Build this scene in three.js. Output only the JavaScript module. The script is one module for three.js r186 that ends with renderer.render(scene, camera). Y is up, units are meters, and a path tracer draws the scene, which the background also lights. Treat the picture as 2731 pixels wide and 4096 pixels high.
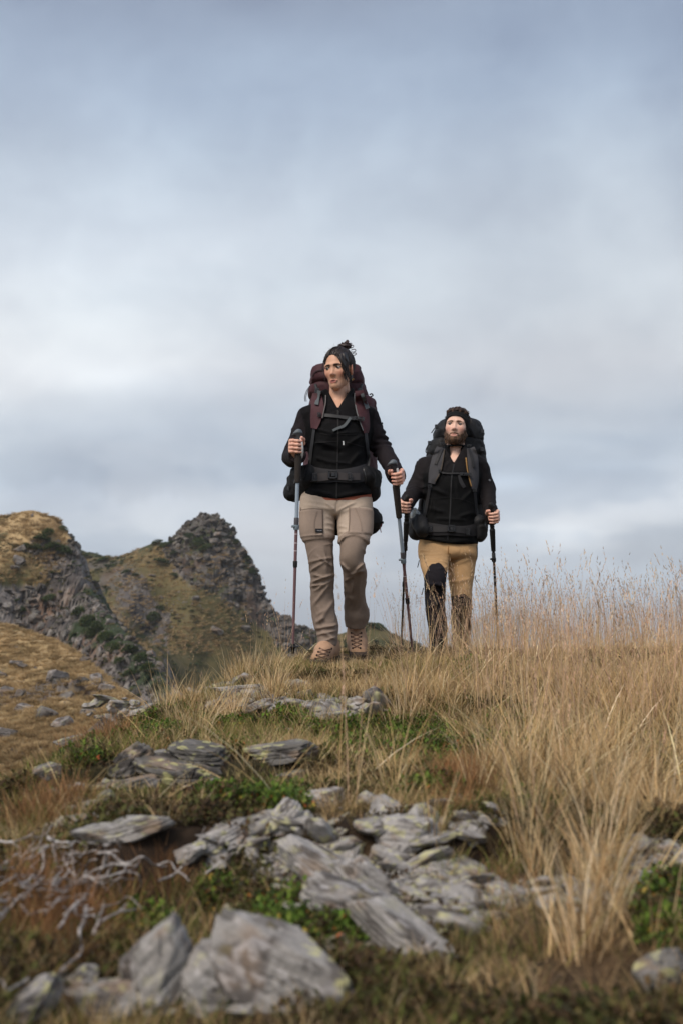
import * as THREE from 'three';
import { mergeGeometries, mergeVertices, toCreasedNormals } from 'three/addons/utils/BufferGeometryUtils.js';
import { RoundedBoxGeometry } from 'three/addons/geometries/RoundedBoxGeometry.js';

// ---------------------------------------------------------------- camera, sky, sun, exposure
const PW = 2731, PH = 4096, FPX = 3982, PITCH = Math.atan(552 / FPX);
const EXPOSURE = 2.4;
const scene = new THREE.Scene();
const camera = new THREE.PerspectiveCamera(2 * Math.atan(PH / 2 / FPX) * 180 / Math.PI, PW / PH, 0.05, 9000);
camera.position.set(0, 0, 0);
camera.rotation.x = PITCH;
camera.focus = 5.35;
camera.userData.fStop = 3.4;
const renderer = new THREE.WebGLRenderer({ antialias: true });
renderer.toneMapping = THREE.LinearToneMapping;
renderer.toneMappingExposure = EXPOSURE;
renderer.shadowMap.enabled = true;

// seeded noise
function rng(seed) { let s = seed >>> 0; return () => { s = (s + 0x6d2b79f5) | 0; let t = Math.imul(s ^ (s >>> 15), 1 | s); t = (t + Math.imul(t ^ (t >>> 7), 61 | t)) ^ t; return ((t ^ (t >>> 14)) >>> 0) / 4294967296; }; }
function hash3(x, y, z) { let h = Math.imul(x, 374761393) ^ Math.imul(y, 668265263) ^ Math.imul(z, 2147483647 - 1274126177); h = Math.imul(h ^ (h >>> 13), 1274126177); h = Math.imul(h ^ (h >>> 16), 2246822519); return ((h ^ (h >>> 15)) >>> 0) / 4294967296; }
function noise(x, y = 0, z = 0) {          // value noise -1 .. 1
  const X = Math.floor(x), Y = Math.floor(y), Z = Math.floor(z); let u = x - X, v = y - Y, w = z - Z;
  u = u * u * u * (u * (u * 6 - 15) + 10); v = v * v * v * (v * (v * 6 - 15) + 10); w = w * w * w * (w * (w * 6 - 15) + 10);
  const l = (a, b, t) => a + (b - a) * t;
  return 2 * l(l(l(hash3(X, Y, Z), hash3(X + 1, Y, Z), u), l(hash3(X, Y + 1, Z), hash3(X + 1, Y + 1, Z), u), v), l(l(hash3(X, Y, Z + 1), hash3(X + 1, Y, Z + 1), u), l(hash3(X, Y + 1, Z + 1), hash3(X + 1, Y + 1, Z + 1), u), v), w) - 1;
}
function fbm(x, y, z, oct = 4, gain = 0.5) { let s = 0, a = 1, n = 0; for (let i = 0; i < oct; i++) { s += a * noise(x, y, z); n += a; a *= gain; x = x * 2.03 + 11.7; y = y * 2.03 + 5.3; z = z * 2.03 + 7.9; } return s / n; }
function ridged(x, y, z, oct = 4) { let s = 0, a = 1, n = 0; for (let i = 0; i < oct; i++) { s += a * (1 - 2 * Math.abs(noise(x, y, z))); n += a; a *= 0.5; x = x * 2.1 + 3.1; y = y * 2.1 + 9.2; z = z * 2.1 + 4.4; } return s / n; }
// blocks: piecewise flat facets, one per jittered cell
function blocks(x, y, z) {
  const X = Math.floor(x), Y = Math.floor(y), Z = Math.floor(z); let best = 1e9, val = 0, second = 1e9;
  for (let i = -1; i <= 1; i++) for (let j = -1; j <= 1; j++) for (let k = -1; k <= 1; k++) {
    const a = X + i, b = Y + j, c = Z + k, px = a + hash3(a, b, c), py = b + hash3(a + 91, b, c), pz = c + hash3(a, b + 57, c);
    const dx = x - px, dy = y - py, dz = z - pz, d = dx * dx + dy * dy + dz * dz;
    if (d < best) { second = best; best = d; val = (hash3(a, b, c + 33) - 0.5) * 1.4 + dx * (hash3(a + 5, b, c) - 0.5) * 1.6 + dy * (hash3(a, b + 5, c) - 0.5) * 1.6 + dz * (hash3(a, b, c + 5) - 0.5) * 1.6; } else if (d < second) second = d;
  }
  const gap = Math.sqrt(second) - Math.sqrt(best);
  return { v: val, gap, d: Math.sqrt(best) };
}
const clamp = (x, a = 0, b = 1) => x < a ? a : x > b ? b : x;
const smooth = (a, b, x) => { const t = clamp((x - a) / (b - a)); return t * t * (3 - 2 * t); };
const mix = (a, b, t) => a + (b - a) * t;
const lin = (c) => { c /= 255; return c <= 0.04045 ? c / 12.92 : ((c + 0.055) / 1.055) ** 2.4; };
const RGB = (r, g, b) => [lin(r), lin(g), lin(b)];       // sRGB 0-255 to linear
const mixc = (a, b, t) => [mix(a[0], b[0], t), mix(a[1], b[1], t), mix(a[2], b[2], t)];
const mulc = (a, k) => [a[0] * k, a[1] * k, a[2] * k];
function curve(pts, x) {                                  // smooth 1-D curve through sorted [x, y]
  if (x <= pts[0][0]) return pts[0][1];
  const n = pts.length; if (x >= pts[n - 1][0]) return pts[n - 1][1];
  let i = 0; while (x > pts[i + 1][0]) i++;
  const p1 = pts[i], p2 = pts[i + 1], p0 = pts[Math.max(0, i - 1)], p3 = pts[Math.min(n - 1, i + 2)], h = p2[0] - p1[0], t = (x - p1[0]) / h;
  const m1 = i ? (p2[1] - p0[1]) / (p2[0] - p0[0]) * h : p2[1] - p1[1], m2 = i + 2 < n ? (p3[1] - p1[1]) / (p3[0] - p1[0]) * h : p2[1] - p1[1];
  const t2 = t * t, t3 = t2 * t; return (2 * t3 - 3 * t2 + 1) * p1[1] + (t3 - 2 * t2 + t) * m1 + (3 * t2 - 2 * t3) * p2[1] + (t3 - t2) * m2;
}
const CP = Math.cos(PITCH), SP = Math.sin(PITCH);
function ray(px, py) { const x = (px - PW / 2) / FPX, y = (PH / 2 - py) / FPX; return new THREE.Vector3(x, y * CP + SP, y * SP - CP); }
function at(px, py, D) { const r = ray(px, py); return r.multiplyScalar(D / -r.z); }                                  // the point seen at a pixel, D metres ahead
function toPx(x, y, z) { const Y = y * CP + z * SP, Z = -(z * CP - y * SP); const yc = y * CP + z * SP, zc = -y * SP + z * CP; return [PW / 2 + x / -zc * FPX, PH / 2 - yc / -zc * FPX, -z]; }

{ // overcast sky: layered soft cloud, greyer overhead, paler towards the horizon
  const w = 2048, h = 1024, data = new Float32Array(w * h * 4);
  const tones = [[-90, 188, 198, 212], [0, 212, 223, 237], [4.3, 211, 222, 235], [7.1, 217, 226, 237], [8.5, 209, 219, 232], [10, 195, 208, 224], [12.9, 209, 219, 231], [15.7, 224, 230, 238], [18.5, 220, 228, 237], [22.6, 212, 222, 234], [25.5, 203, 215, 230], [29, 187, 202, 222], [32, 169, 184, 206], [35, 152, 165, 187], [50, 142, 157, 182], [90, 142, 157, 182]];
  const R = tones.map((t) => [t[0], lin(t[1])]), G = tones.map((t) => [t[0], lin(t[2])]), B = tones.map((t) => [t[0], lin(t[3])]);
  for (let j = 0; j < h; j++) {
    const el = (j + 0.5) / h * 180 - 90, y = Math.sin(el * Math.PI / 180), c = Math.cos(el * Math.PI / 180);
    for (let i = 0; i < w; i++) {
      const th = ((i + 0.5) / w - 0.5) * 2 * Math.PI, x = c * Math.cos(th), z = c * Math.sin(th), o = (j * w + i) * 4;
      const az = Math.atan2(x, -z) * 180 / Math.PI;             // degrees to the right of the view
      const yy = Math.max(y, 0) + 0.16, u = x / yy, v = z / yy;
      const wx = fbm(u * 1.1 + 3, v * 1.1, 1.5, 3), wz = fbm(u * 1.1 - 7, v * 1.1 + 2, 5.5, 3);
      let n1 = fbm(u * 0.8 + wx * .55, v * 1.0 + wz * .55, 2.2, 5, 0.48), n2 = fbm(u * 2.2 + wx * 1.2 + 9, v * 2.6 + wz * 1.2, 8.1, 6, 0.55);
      const e2 = el + n1 * 2.6 + 1.3 * wx * smooth(2, 14, el);
      let r = curve(R, e2), g = curve(G, e2), b = curve(B, e2);
      // billows low over the horizon
      const low = smooth(15, 6, el) * smooth(-3, 2, el);
      const lump = fbm(az * .13 + 2.2, el * .34 + wx * .8, 3.3, 5, .5), puff = smooth(-.12, .2, lump) - .5;
      const n3 = fbm(az * .14 + wx, el * .19 + 3, 6.2, 5, .55), n4 = ridged(az * .3 + n3, el * .42, 9.9, 3); const k = 1 + n1 * .16 + n2 * .12 + n3 * .2 + n4 * .035 + low * puff * .2;
      const blue = clamp(-(n1 * .5 + n2 * .22 + low * puff * .55), -.4, .6);
      r *= k * (1 - blue * .14); g *= k * (1 - blue * .05); b *= 1 + (k - 1) * .85;
      // broad cloud banks: bright to the lower left, a greyer bank to the right and a blue gap low at the right
      const bank = (a0, e0, sa, se, p) => p * Math.exp(-(((az - a0) / sa) ** 2) - (((el - e0) / se) ** 2));
      const edge = 8.6 + 1.1 * fbm(az * .32, 2, 7, 4) + .5 * Math.abs(noise(az * 1.3, 1, 4)), heap = smooth(.25, -.35, el - edge) * smooth(-5, -10, az), gapEdge = 5.6 - .28 * (az - 13) + .5 * fbm(az * .8, 3, 9, 3), gap = smooth(-.5, .5, el - gapEdge) * smooth(13, 16.5, az) * smooth(7.6, 6.2, el);
      const lift = bank(-13, 15.2, 5, 1.1, .15) + bank(-14, 12.4, 6, .9, .06) + bank(-14, 20, 9, 6, .12) + bank(13, 24, 10, 6, -.07) + bank(15, 16, 7, 4, -.10) + bank(9.2, 9.5, 2.2, .45, .3) + bank(11.5, 6.4, 5, .7, .24) + bank(13, 3.6, 5, 1.2, .1) + bank(4, 8.6, 3, .5, .1) + bank(16, 10.2, 3, .35, .1) + bank(-18, 27, 3, 2.5, -.06) + heap * .11 - gap * .26 + .1 * smooth(3, 8, az) * smooth(11, 8, el) - .05 * smooth(-6, -10, az) * smooth(.0, 1.2, el - edge) * smooth(13, 10.5, el);
      r *= 1 + lift * .95; g *= 1 + lift * .95; b *= 1 + lift * .9;
      data[o] = r / EXPOSURE; data[o + 1] = g / EXPOSURE; data[o + 2] = b / EXPOSURE; data[o + 3] = 1;
    }
  }
  const sky = new THREE.DataTexture(data, w, h, THREE.RGBAFormat, THREE.FloatType);
  sky.mapping = THREE.EquirectangularReflectionMapping; sky.magFilter = THREE.LinearFilter; sky.minFilter = THREE.LinearFilter; sky.wrapS = THREE.RepeatWrapping; sky.needsUpdate = true;
  scene.background = sky; scene.environment = sky;
}
const sun = new THREE.DirectionalLight(0xfff1e0, 1.5);    // a bright patch of the overcast, behind the camera to the left
sun.position.set(-9, 17, 7); sun.shadow.radius = 60; sun.castShadow = true;
Object.assign(sun.shadow.camera, { left: -12, right: 12, top: 12, bottom: -12, near: 1, far: 60 }); sun.shadow.mapSize.set(2048, 2048);
sun.target.position.set(0, 0, -5); scene.add(sun, sun.target);

// ---------------------------------------------------------------- naming
const used = new Map();
function numbered(n) { const k = used.get(n) ?? 0; used.set(n, k + 1); return k ? n + '_' + String(k).padStart(3, '0') : n; }
function tag(o, label, category, group, kind) { o.userData = { ...o.userData, label, category }; if (group) o.userData.group = group; if (kind) o.userData.kind = kind; return o; }
function thing(name, label, category, group, pos) { const g = new THREE.Group(); g.name = numbered(name); if (pos) g.position.copy(pos); scene.add(g); return tag(g, label, category, group); }
function part(name, geo, mat, parent, label) { const m = new THREE.Mesh(geo, mat); m.name = numbered(name); m.castShadow = m.receiveShadow = true; if (label) m.userData.label = label; if (parent) { const p = rootOf(parent); m.position.sub(p); } (parent ?? scene).add(m); return m; }
function rootOf(o) { const v = new THREE.Vector3(); for (let q = o; q && q !== scene; q = q.parent) v.add(q.position); return v; }     // parts are modelled in world metres
const M = (c, rough = .85, extra = {}) => new THREE.MeshPhysicalMaterial({ color: new THREE.Color().setRGB(...c), roughness: rough, specularIntensity: .6, ...extra });
const VC = (rough = .85, extra = {}) => new THREE.MeshPhysicalMaterial({ vertexColors: true, roughness: rough, specularIntensity: .45, side: THREE.DoubleSide, ...extra });

// ---------------------------------------------------------------- solid modelling: distance fields meshed with surface nets
const V = (x, y, z) => new THREE.Vector3(x, y, z);
const smin = (a, b, k) => { const h = Math.max(k - Math.abs(a - b), 0) / k; return Math.min(a, b) - h * h * k * .25; };
const smax = (a, b, k) => -smin(-a, -b, k);
function cap(a, b, ra, rb = ra) { const bx = b.x - a.x, by = b.y - a.y, bz = b.z - a.z, l = bx * bx + by * by + bz * bz || 1e-9; return (x, y, z) => { const px = x - a.x, py = y - a.y, pz = z - a.z, t = clamp((px * bx + py * by + pz * bz) / l), dx = px - bx * t, dy = py - by * t, dz = pz - bz * t; return Math.sqrt(dx * dx + dy * dy + dz * dz) - ra - (rb - ra) * t; }; }
function ell(cx, cy, cz, rx, ry, rz) { return (x, y, z) => { const a = (x - cx) / rx, b = (y - cy) / ry, c = (z - cz) / rz, k0 = Math.sqrt(a * a + b * b + c * c), k1 = Math.sqrt(a * a / (rx * rx) + b * b / (ry * ry) + c * c / (rz * rz)); return k1 < 1e-6 ? -Math.min(rx, ry, rz) : k0 * (k0 - 1) / k1; }; }
function rbox(cx, cy, cz, hx, hy, hz, r) { return (x, y, z) => { const a = Math.abs(x - cx) - hx + r, b = Math.abs(y - cy) - hy + r, c = Math.abs(z - cz) - hz + r; return Math.hypot(Math.max(a, 0), Math.max(b, 0), Math.max(c, 0)) + Math.min(Math.max(a, b, c), 0) - r; }; }
function unite(k, ...f) { return (x, y, z) => { let d = f[0](x, y, z); for (let i = 1; i < f.length; i++) d = smin(d, f[i](x, y, z), k); return d; }; }
function placed(f, m) { const e = m.clone().invert().elements; return (x, y, z) => f(e[0] * x + e[4] * y + e[8] * z + e[12], e[1] * x + e[5] * y + e[9] * z + e[13], e[2] * x + e[6] * y + e[10] * z + e[14]); }
// a body lofted through level ovals: rows [py, pxLeft, pxRight, D, half depth]
function loft(rows, n = 2.3, round = .01, slim = 1) {
  const s = rows.map(([py, l, r, D, b]) => { const a = at(l, py, D), c = at(r, py, D); return [(a.y + c.y) / 2, (a.x + c.x) / 2, -D, (c.x - a.x) / 2 * slim, b]; }).sort((a, b) => a[0] - b[0]);
  const col = [1, 2, 3, 4].map((c) => s.map((q) => [q[0], q[c]])), y0 = s[0][0], y1 = s[s.length - 1][0];
  let lastY = NaN, cx, cz, a, b;
  return (x, y, z) => {
    if (y !== lastY) { lastY = y; cx = curve(col[0], y); cz = curve(col[1], y); a = curve(col[2], y); b = curve(col[3], y); }
    const u = Math.abs(x - cx) / a, v = Math.abs(z - cz) / b, k = n === 2 ? Math.sqrt(u * u + v * v) : (u ** n + v ** n) ** (1 / n);
    const g = Math.sqrt((u / a) ** 2 + (v / b) ** 2) / (Math.sqrt(u * u + v * v) || 1e-6), d = (k - 1) / (g || 1);
    const e = Math.max(y - y1, y0 - y);
    return smax(clamp(d, -.3, 9), e, round);
  };
}
// ridges and hollows of cloth drawn as strokes over the front: [x1, y1, x2, y2, half width, height mm] in pixels at D
function strokes(list, D, zFront) {
  const s = list.map(([x1, y1, x2, y2, w, h]) => { const a = at(x1, y1, D), b = at(x2, y2, D); return { ax: a.x, ay: a.y, bx: b.x - a.x, by: b.y - a.y, w: .8 * w / FPX * D, h: 1.55 * h / 1000 }; });
  return (x, y, z) => { let o = 0; for (const q of s) { const px = x - q.ax, py = y - q.ay, t = clamp((px * q.bx + py * q.by) / (q.bx * q.bx + q.by * q.by)), d = Math.hypot(px - q.bx * t, py - q.by * t) / q.w; if (d < 3) o += q.h * Math.exp(-d * d) * smooth(-.15, .25, t) * smooth(1.15, .75, t) ; } return o * smooth(zFront - .06, zFront, z); };
}
function solid(f, lo, hi, cell, color) {
  const nx = Math.ceil((hi.x - lo.x) / cell) + 2, ny = Math.ceil((hi.y - lo.y) / cell) + 2, nz = Math.ceil((hi.z - lo.z) / cell) + 2, N = 6, val = new Float32Array(nx * ny * nz);
  const id = (i, j, k) => (j * nz + k) * nx + i, reach = N * cell * .87 * 1.5 + .012;
  for (let bj = 0; bj < ny; bj += N) for (let bk = 0; bk < nz; bk += N) for (let bi = 0; bi < nx; bi += N) {
    const d = f(lo.x + (bi + N / 2) * cell, lo.y + (bj + N / 2) * cell, lo.z + (bk + N / 2) * cell), skip = Math.abs(d) > reach;
    for (let j = bj; j < Math.min(bj + N, ny); j++) for (let k = bk; k < Math.min(bk + N, nz); k++) for (let i = bi; i < Math.min(bi + N, nx); i++) val[id(i, j, k)] = skip ? d : f(lo.x + i * cell, lo.y + j * cell, lo.z + k * cell);
  }
  const vert = new Int32Array(nx * ny * nz).fill(-1), pos = [], idx = [];
  for (let j = 0; j < ny - 1; j++) for (let k = 0; k < nz - 1; k++) for (let i = 0; i < nx - 1; i++) {
    let n = 0, X = 0, Y = 0, Z = 0, first = val[id(i, j, k)] < 0, any = false;
    for (let c = 1; c < 8 && !any; c++) if ((val[id(i + (c & 1), j + (c >> 1 & 1), k + (c >> 2))] < 0) !== first) any = true;
    if (!any) continue;
    for (let c = 0; c < 8; c++) for (let ax = 0; ax < 3; ax++) if (!(c >> ax & 1)) {
      const d = c | 1 << ax, va = val[id(i + (c & 1), j + (c >> 1 & 1), k + (c >> 2))], vb = val[id(i + (d & 1), j + (d >> 1 & 1), k + (d >> 2))];
      if ((va < 0) !== (vb < 0)) { const t = va / (va - vb); X += (c & 1) + (ax === 0 ? t : 0); Y += (c >> 1 & 1) + (ax === 1 ? t : 0); Z += (c >> 2) + (ax === 2 ? t : 0); n++; }
    }
    vert[id(i, j, k)] = pos.length / 3; pos.push(lo.x + (i + X / n) * cell, lo.y + (j + Y / n) * cell, lo.z + (k + Z / n) * cell);
  }
  const quad = (a, b, c, d, flip) => { if (a < 0 || b < 0 || c < 0 || d < 0) return; flip ? idx.push(a, c, b, a, d, c) : idx.push(a, b, c, a, c, d); };
  for (let j = 1; j < ny - 1; j++) for (let k = 1; k < nz - 1; k++) for (let i = 1; i < nx - 1; i++) {
    const s = val[id(i, j, k)] < 0;
    if (s !== (val[id(i + 1, j, k)] < 0)) quad(vert[id(i, j - 1, k - 1)], vert[id(i, j, k - 1)], vert[id(i, j, k)], vert[id(i, j - 1, k)], !s);
    if (s !== (val[id(i, j + 1, k)] < 0)) quad(vert[id(i - 1, j, k - 1)], vert[id(i - 1, j, k)], vert[id(i, j, k)], vert[id(i, j, k - 1)], !s);
    if (s !== (val[id(i, j, k + 1)] < 0)) quad(vert[id(i - 1, j - 1, k)], vert[id(i, j - 1, k)], vert[id(i, j, k)], vert[id(i - 1, j, k)], !s);
  }
  const g = new THREE.BufferGeometry();
  g.setAttribute('position', new THREE.Float32BufferAttribute(pos, 3)); g.setIndex(idx); g.computeVertexNormals();
  if (color) paint(g, color);
  return g;
}
function paint(g, color) {
  const p = g.attributes.position, n = g.attributes.normal, c = new Float32Array(p.count * 3);
  for (let i = 0; i < p.count; i++) c.set(color(p.getX(i), p.getY(i), p.getZ(i), n.getX(i), n.getY(i), n.getZ(i)), i * 3);
  g.setAttribute('color', new THREE.BufferAttribute(c, 3)); return g;
}
function tint(g, c) { const n = g.attributes.position.count, a = new Float32Array(n * 3); for (let i = 0; i < n; i++) a.set(c, i * 3); g.setAttribute('color', new THREE.BufferAttribute(a, 3)); return g; }
function join(list) { const c = list.some((g) => g.attributes.color); return mergeGeometries(list.map((g) => { const q = g.index ? g.toNonIndexed() : g.clone(); for (const k of Object.keys(q.attributes)) if (!['position', 'normal', ...(c ? ['color'] : [])].includes(k)) q.deleteAttribute(k); if (c && !q.attributes.color) tint(q, [1, 1, 1]); return q; })); }
// a tube of changing radius through points; flat < 1 squashes it in z
function tube(pts, radii, seg = 24, sides = 7, col) {
  const cv = new THREE.CatmullRomCurve3(pts, false, 'centripetal'), pos = [], idx = [], fr = cv.computeFrenetFrames(seg, false), rad = (t) => Array.isArray(radii) ? radii[Math.min(radii.length - 2, Math.floor(t * (radii.length - 1)))] + (radii[Math.min(radii.length - 1, Math.floor(t * (radii.length - 1)) + 1)] - radii[Math.min(radii.length - 2, Math.floor(t * (radii.length - 1)))]) * ((t * (radii.length - 1)) - Math.min(radii.length - 2, Math.floor(t * (radii.length - 1)))) : radii;
  for (let i = 0; i <= seg; i++) { const t = i / seg, c = cv.getPoint(t), r = rad(t); for (let k = 0; k < sides; k++) { const a = k / sides * 2 * Math.PI, n = fr.normals[i], b = fr.binormals[i], x = Math.cos(a) * r, y = Math.sin(a) * r; pos.push(c.x + n.x * x + b.x * y, c.y + n.y * x + b.y * y, c.z + n.z * x + b.z * y); } }
  for (let i = 0; i < seg; i++) for (let k = 0; k < sides; k++) { const a = i * sides + k, b = i * sides + (k + 1) % sides, c = a + sides, d = b + sides; idx.push(a, b, d, a, d, c); }
  for (const [o, f] of [[0, 1], [seg * sides, 0]]) for (let k = 1; k < sides - 1; k++) f ? idx.push(o, o + k + 1, o + k) : idx.push(o, o + k, o + k + 1);
  const g = new THREE.BufferGeometry(); g.setAttribute('position', new THREE.Float32BufferAttribute(pos, 3)); g.setIndex(idx); g.computeVertexNormals(); if (col) tint(g, col); return g;
}
// a lathe about the line a -> b: profile [share along, radius]
function turned(a, b, profile, sides = 16) {
  const L = a.distanceTo(b), g = new THREE.LatheGeometry(profile.map(([t, r]) => new THREE.Vector2(Math.max(r, 1e-5), t * L)), sides);
  g.applyQuaternion(new THREE.Quaternion().setFromUnitVectors(V(0, 1, 0), b.clone().sub(a).normalize())); g.translate(a.x, a.y, a.z); return g;
}
// webbing that lies on a body seen from the front: rows [px, py, width px]; follows the field f
function ribbon(f, rows, D, thick, { lift = .002, seg = 40, across = 6, blur = 3, bulge = 0 } = {}) {
  const cx = new THREE.CatmullRomCurve3(rows.map(([x, y, w]) => V(x, y, w)), false, 'centripetal'), grid = [];
  for (let i = 0; i <= seg; i++) {
    const t = i / seg, p = cx.getPoint(t), q = cx.getTangent(t), l = Math.hypot(q.x, q.y) || 1, nx = -q.y / l, ny = q.x / l, row = [];
    for (let k = 0; k <= across; k++) { const s = (k / across - .5) * p.z, r = ray(p.x + nx * s, p.y + ny * s); r.multiplyScalar(1 / -r.z); let d = D - .5, hit = false; for (let it = 0; it < 90; it++) { const v = f(r.x * d, r.y * d, -d); if (v < lift) { hit = true; break; } d += Math.max(v - lift, .0008) * .8; if (d > D + .5) break; } row.push({ r, d: hit ? d : NaN, e: 1 - (2 * k / across - 1) ** 2 }); }
    grid.push(row);
  }
  let last = D; for (const row of grid) { const ok = row.filter((c) => c.d === c.d); const m = ok.length ? ok.reduce((s, c) => s + c.d, 0) / ok.length : last; last = m; for (const c of row) if (!(c.d === c.d)) c.d = m; }
  for (let b = 0; b < blur; b++) for (let k = 0; k <= across; k++) { const d = grid.map((r) => r[k].d); for (let i = 1; i < seg; i++) grid[i][k].d = (d[i - 1] + d[i] * 2 + d[i + 1]) / 4; }
  const pos = [], idx = [], W1 = across + 1;
  for (const side of [0, 1]) for (const row of grid) for (const c of row) { const d = c.d - side * (thick + bulge * c.e) + (1 - side) * .004; pos.push(c.r.x * d, c.r.y * d, -d); }
  const o = (seg + 1) * W1, Q = (a, b, c, d) => idx.push(a, b, c, a, c, d);
  for (let i = 0; i < seg; i++) for (let k = 0; k < across; k++) { const a = i * W1 + k; Q(o + a, o + a + 1, o + a + W1 + 1, o + a + W1); Q(a, a + W1, a + W1 + 1, a + 1); }
  for (let i = 0; i < seg; i++) { const a = i * W1, b = a + across; Q(a, o + a, o + a + W1, a + W1); Q(b, b + W1, o + b + W1, o + b); }
  for (let k = 0; k < across; k++) { Q(k, k + 1, o + k + 1, o + k); const a = seg * W1 + k; Q(a, o + a, o + a + 1, a + 1); }
  let g = new THREE.BufferGeometry(); g.setAttribute('position', new THREE.Float32BufferAttribute(pos, 3)); g.setIndex(idx); return toCreasedNormals(g, .9);
}
// a point on the front of field f at a pixel
function onFront(f, px, py, D, lift = 0) { const r = ray(px, py); r.multiplyScalar(1 / -r.z); let d = D - .5; for (let i = 0; i < 200; i++) { const v = f(r.x * d, r.y * d, -d); if (v < lift) break; d += Math.max(v - lift, .0006) * .8; if (d > D + .5) { d = D; break; } } return r.multiplyScalar(d); }
function slab(w, h, t, r, pos, rx = 0, ry = 0, rz = 0) { const g = new RoundedBoxGeometry(w, h, t, 2, Math.min(r, w / 2.1, h / 2.1, t / 2.1)); g.applyMatrix4(new THREE.Matrix4().compose(pos, new THREE.Quaternion().setFromEuler(new THREE.Euler(rx, ry, rz)), V(1, 1, 1))); return g; }
// ---------------------------------------------------------------- the hill: one sheet from under the camera to the horizon
const PROFILE = [[-4000, -160], [-60, -24], [-10, -3], [-3, -1.0], [0, -.60], [1, -.5], [1.3, -.46], [2, -.39], [3, -.30], [4, -.2], [4.8, -.115], [5.2, -.085], [5.6, -.05], [6.1, -.045], [6.9, -.07], [8, -.2], [10, -.9], [14, -3.2], [20, -8], [40, -22], [80, -40], [200, -62], [5000, -90]];
const EDGE = [[-10, -2.6], [0, -1.5], [1.3, -1.0], [2, -.86], [3, -.84], [4.5, -.68], [6, -.28], [7, .0], [8.5, .5], [12, 1.6]];
function groundY(x, z) {
  const D = -z, s = curve(EDGE, clamp(D, -10, 12)) - x, near = smooth(40, 12, Math.hypot(x, z));
  let y = curve(PROFILE, D);
  if (s > -.3) { const q = Math.max(0, s + .3); y -= near * (1.15 * (Math.sqrt(q * q + .25) - .5)); }
  const feet = Math.exp(-(((x + .09) / .16) ** 2) - (((D - 5.2) / .2) ** 2)) + Math.exp(-(((x - .09) / .16) ** 2) - (((D - 5.5) / .25) ** 2));
  y += near * (1 - clamp(feet)) * (.06 * fbm(x * 1.3, z * 1.3, 3.3, 3) + .034 * fbm(x * 3.6, z * 3.6, 7.7, 3) + .02 * Math.max(0, fbm(x * 2.6 + 9, z * 2.6, 1.1, 2)));
  // rock ledges step the slope
  for (const [D0, A, x0, x1] of [[3.62, .05, -.9, .6], [2.58, .075, -1.2, -.05], [1.95, .07, -.5, .75], [4.45, .04, -.7, .3]]) { const Dw = D + .22 * fbm(x * 1.9 + D0, 3, 5, 3) + .1 * x; y += A * near * smooth(x0 - .25, x0 + .1, x) * smooth(x1 + .25, x1 - .1, x) * (smooth(D0 - .05, D0 + .05, Dw) - clamp(Dw - D0 + .5)); }
  y += (1 - near) * 4 * fbm(x * .01, z * .01, 4.4, 4);
  return y;
}
function groundHit(px, py) { const r = ray(px, py); r.multiplyScalar(1 / -r.z); let a = .5, d = .55; for (; d < 14; d += .02) { if (r.y * d < groundY(r.x * d, -d)) break; a = d; } for (let i = 0; i < 12; i++) { const m = (a + d) / 2; r.y * m < groundY(r.x * m, -m) ? d = m : a = m; } return r.multiplyScalar(d); }
const SOIL = RGB(40, 31, 24), THATCH = RGB(82, 66, 48), MOSS = RGB(48, 46, 30), HUMUS = RGB(28, 23, 19);
function soilColor(x, z) { const a = fbm(x * 2.3, z * 2.3, 2.2, 4), b = fbm(x * 9, z * 9, 5.1, 3), c = fbm(x * 1.1 + 4, z * 1.1, 8.8, 3); let col = mixc(SOIL, THATCH, smooth(-.15, .25, a + b * .5)); col = mixc(col, MOSS, smooth(.1, .3, c + b * .4) * .8); col = mixc(col, HUMUS, smooth(.12, .4, b - a * .4)); return mulc(col, 1 + .25 * noise(x * 60, z * 60, 1)); }
{
  const radii = [], ang = [];
  for (let r = .25; r < 9; r *= 1.0095) radii.push(r);
  for (let r = 9; r < 5200; r *= 1.07) radii.push(r);
  for (let a = -180; a < -27; a += 4.5) ang.push(a);
  for (let a = -27; a < 27; a += .3) ang.push(a);
  for (let a = 27; a <= 180.01; a += 4.5) ang.push(Math.min(a, 180));
  ang[ang.length - 1] = 180;
  const pos = [], col = [], idx = [], nA = ang.length;
  for (const r of radii) for (const a of ang) { const t = a * Math.PI / 180, x = Math.sin(t) * r, z = -Math.cos(t) * r; pos.push(x, groundY(x, z), z); const far = smooth(9, 25, r); col.push(...mixc(soilColor(x, z), mixc(RGB(120, 104, 70), RGB(92, 92, 58), smooth(-.2, .2, fbm(x * .03, z * .03, 1, 4))), far)); }
  for (let i = 0; i < radii.length - 1; i++) for (let k = 0; k < nA - 1; k++) { const a = i * nA + k; idx.push(a, a + 1, a + nA + 1, a, a + nA + 1, a + nA); }
  pos.push(0, groundY(0, 0), 0); col.push(...SOIL); const c = pos.length / 3 - 1; for (let k = 0; k < nA - 1; k++) idx.push(c, k + 1, k);
  const g = new THREE.BufferGeometry(); g.setAttribute('position', new THREE.Float32BufferAttribute(pos, 3)); g.setAttribute('color', new THREE.Float32BufferAttribute(col, 3)); g.setIndex(idx); g.computeVertexNormals();
  tag(part('hill', g, VC(.95)), 'stony grassy hillside that rises from the foreground to the two hikers', 'hill', null, 'structure');
}

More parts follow.
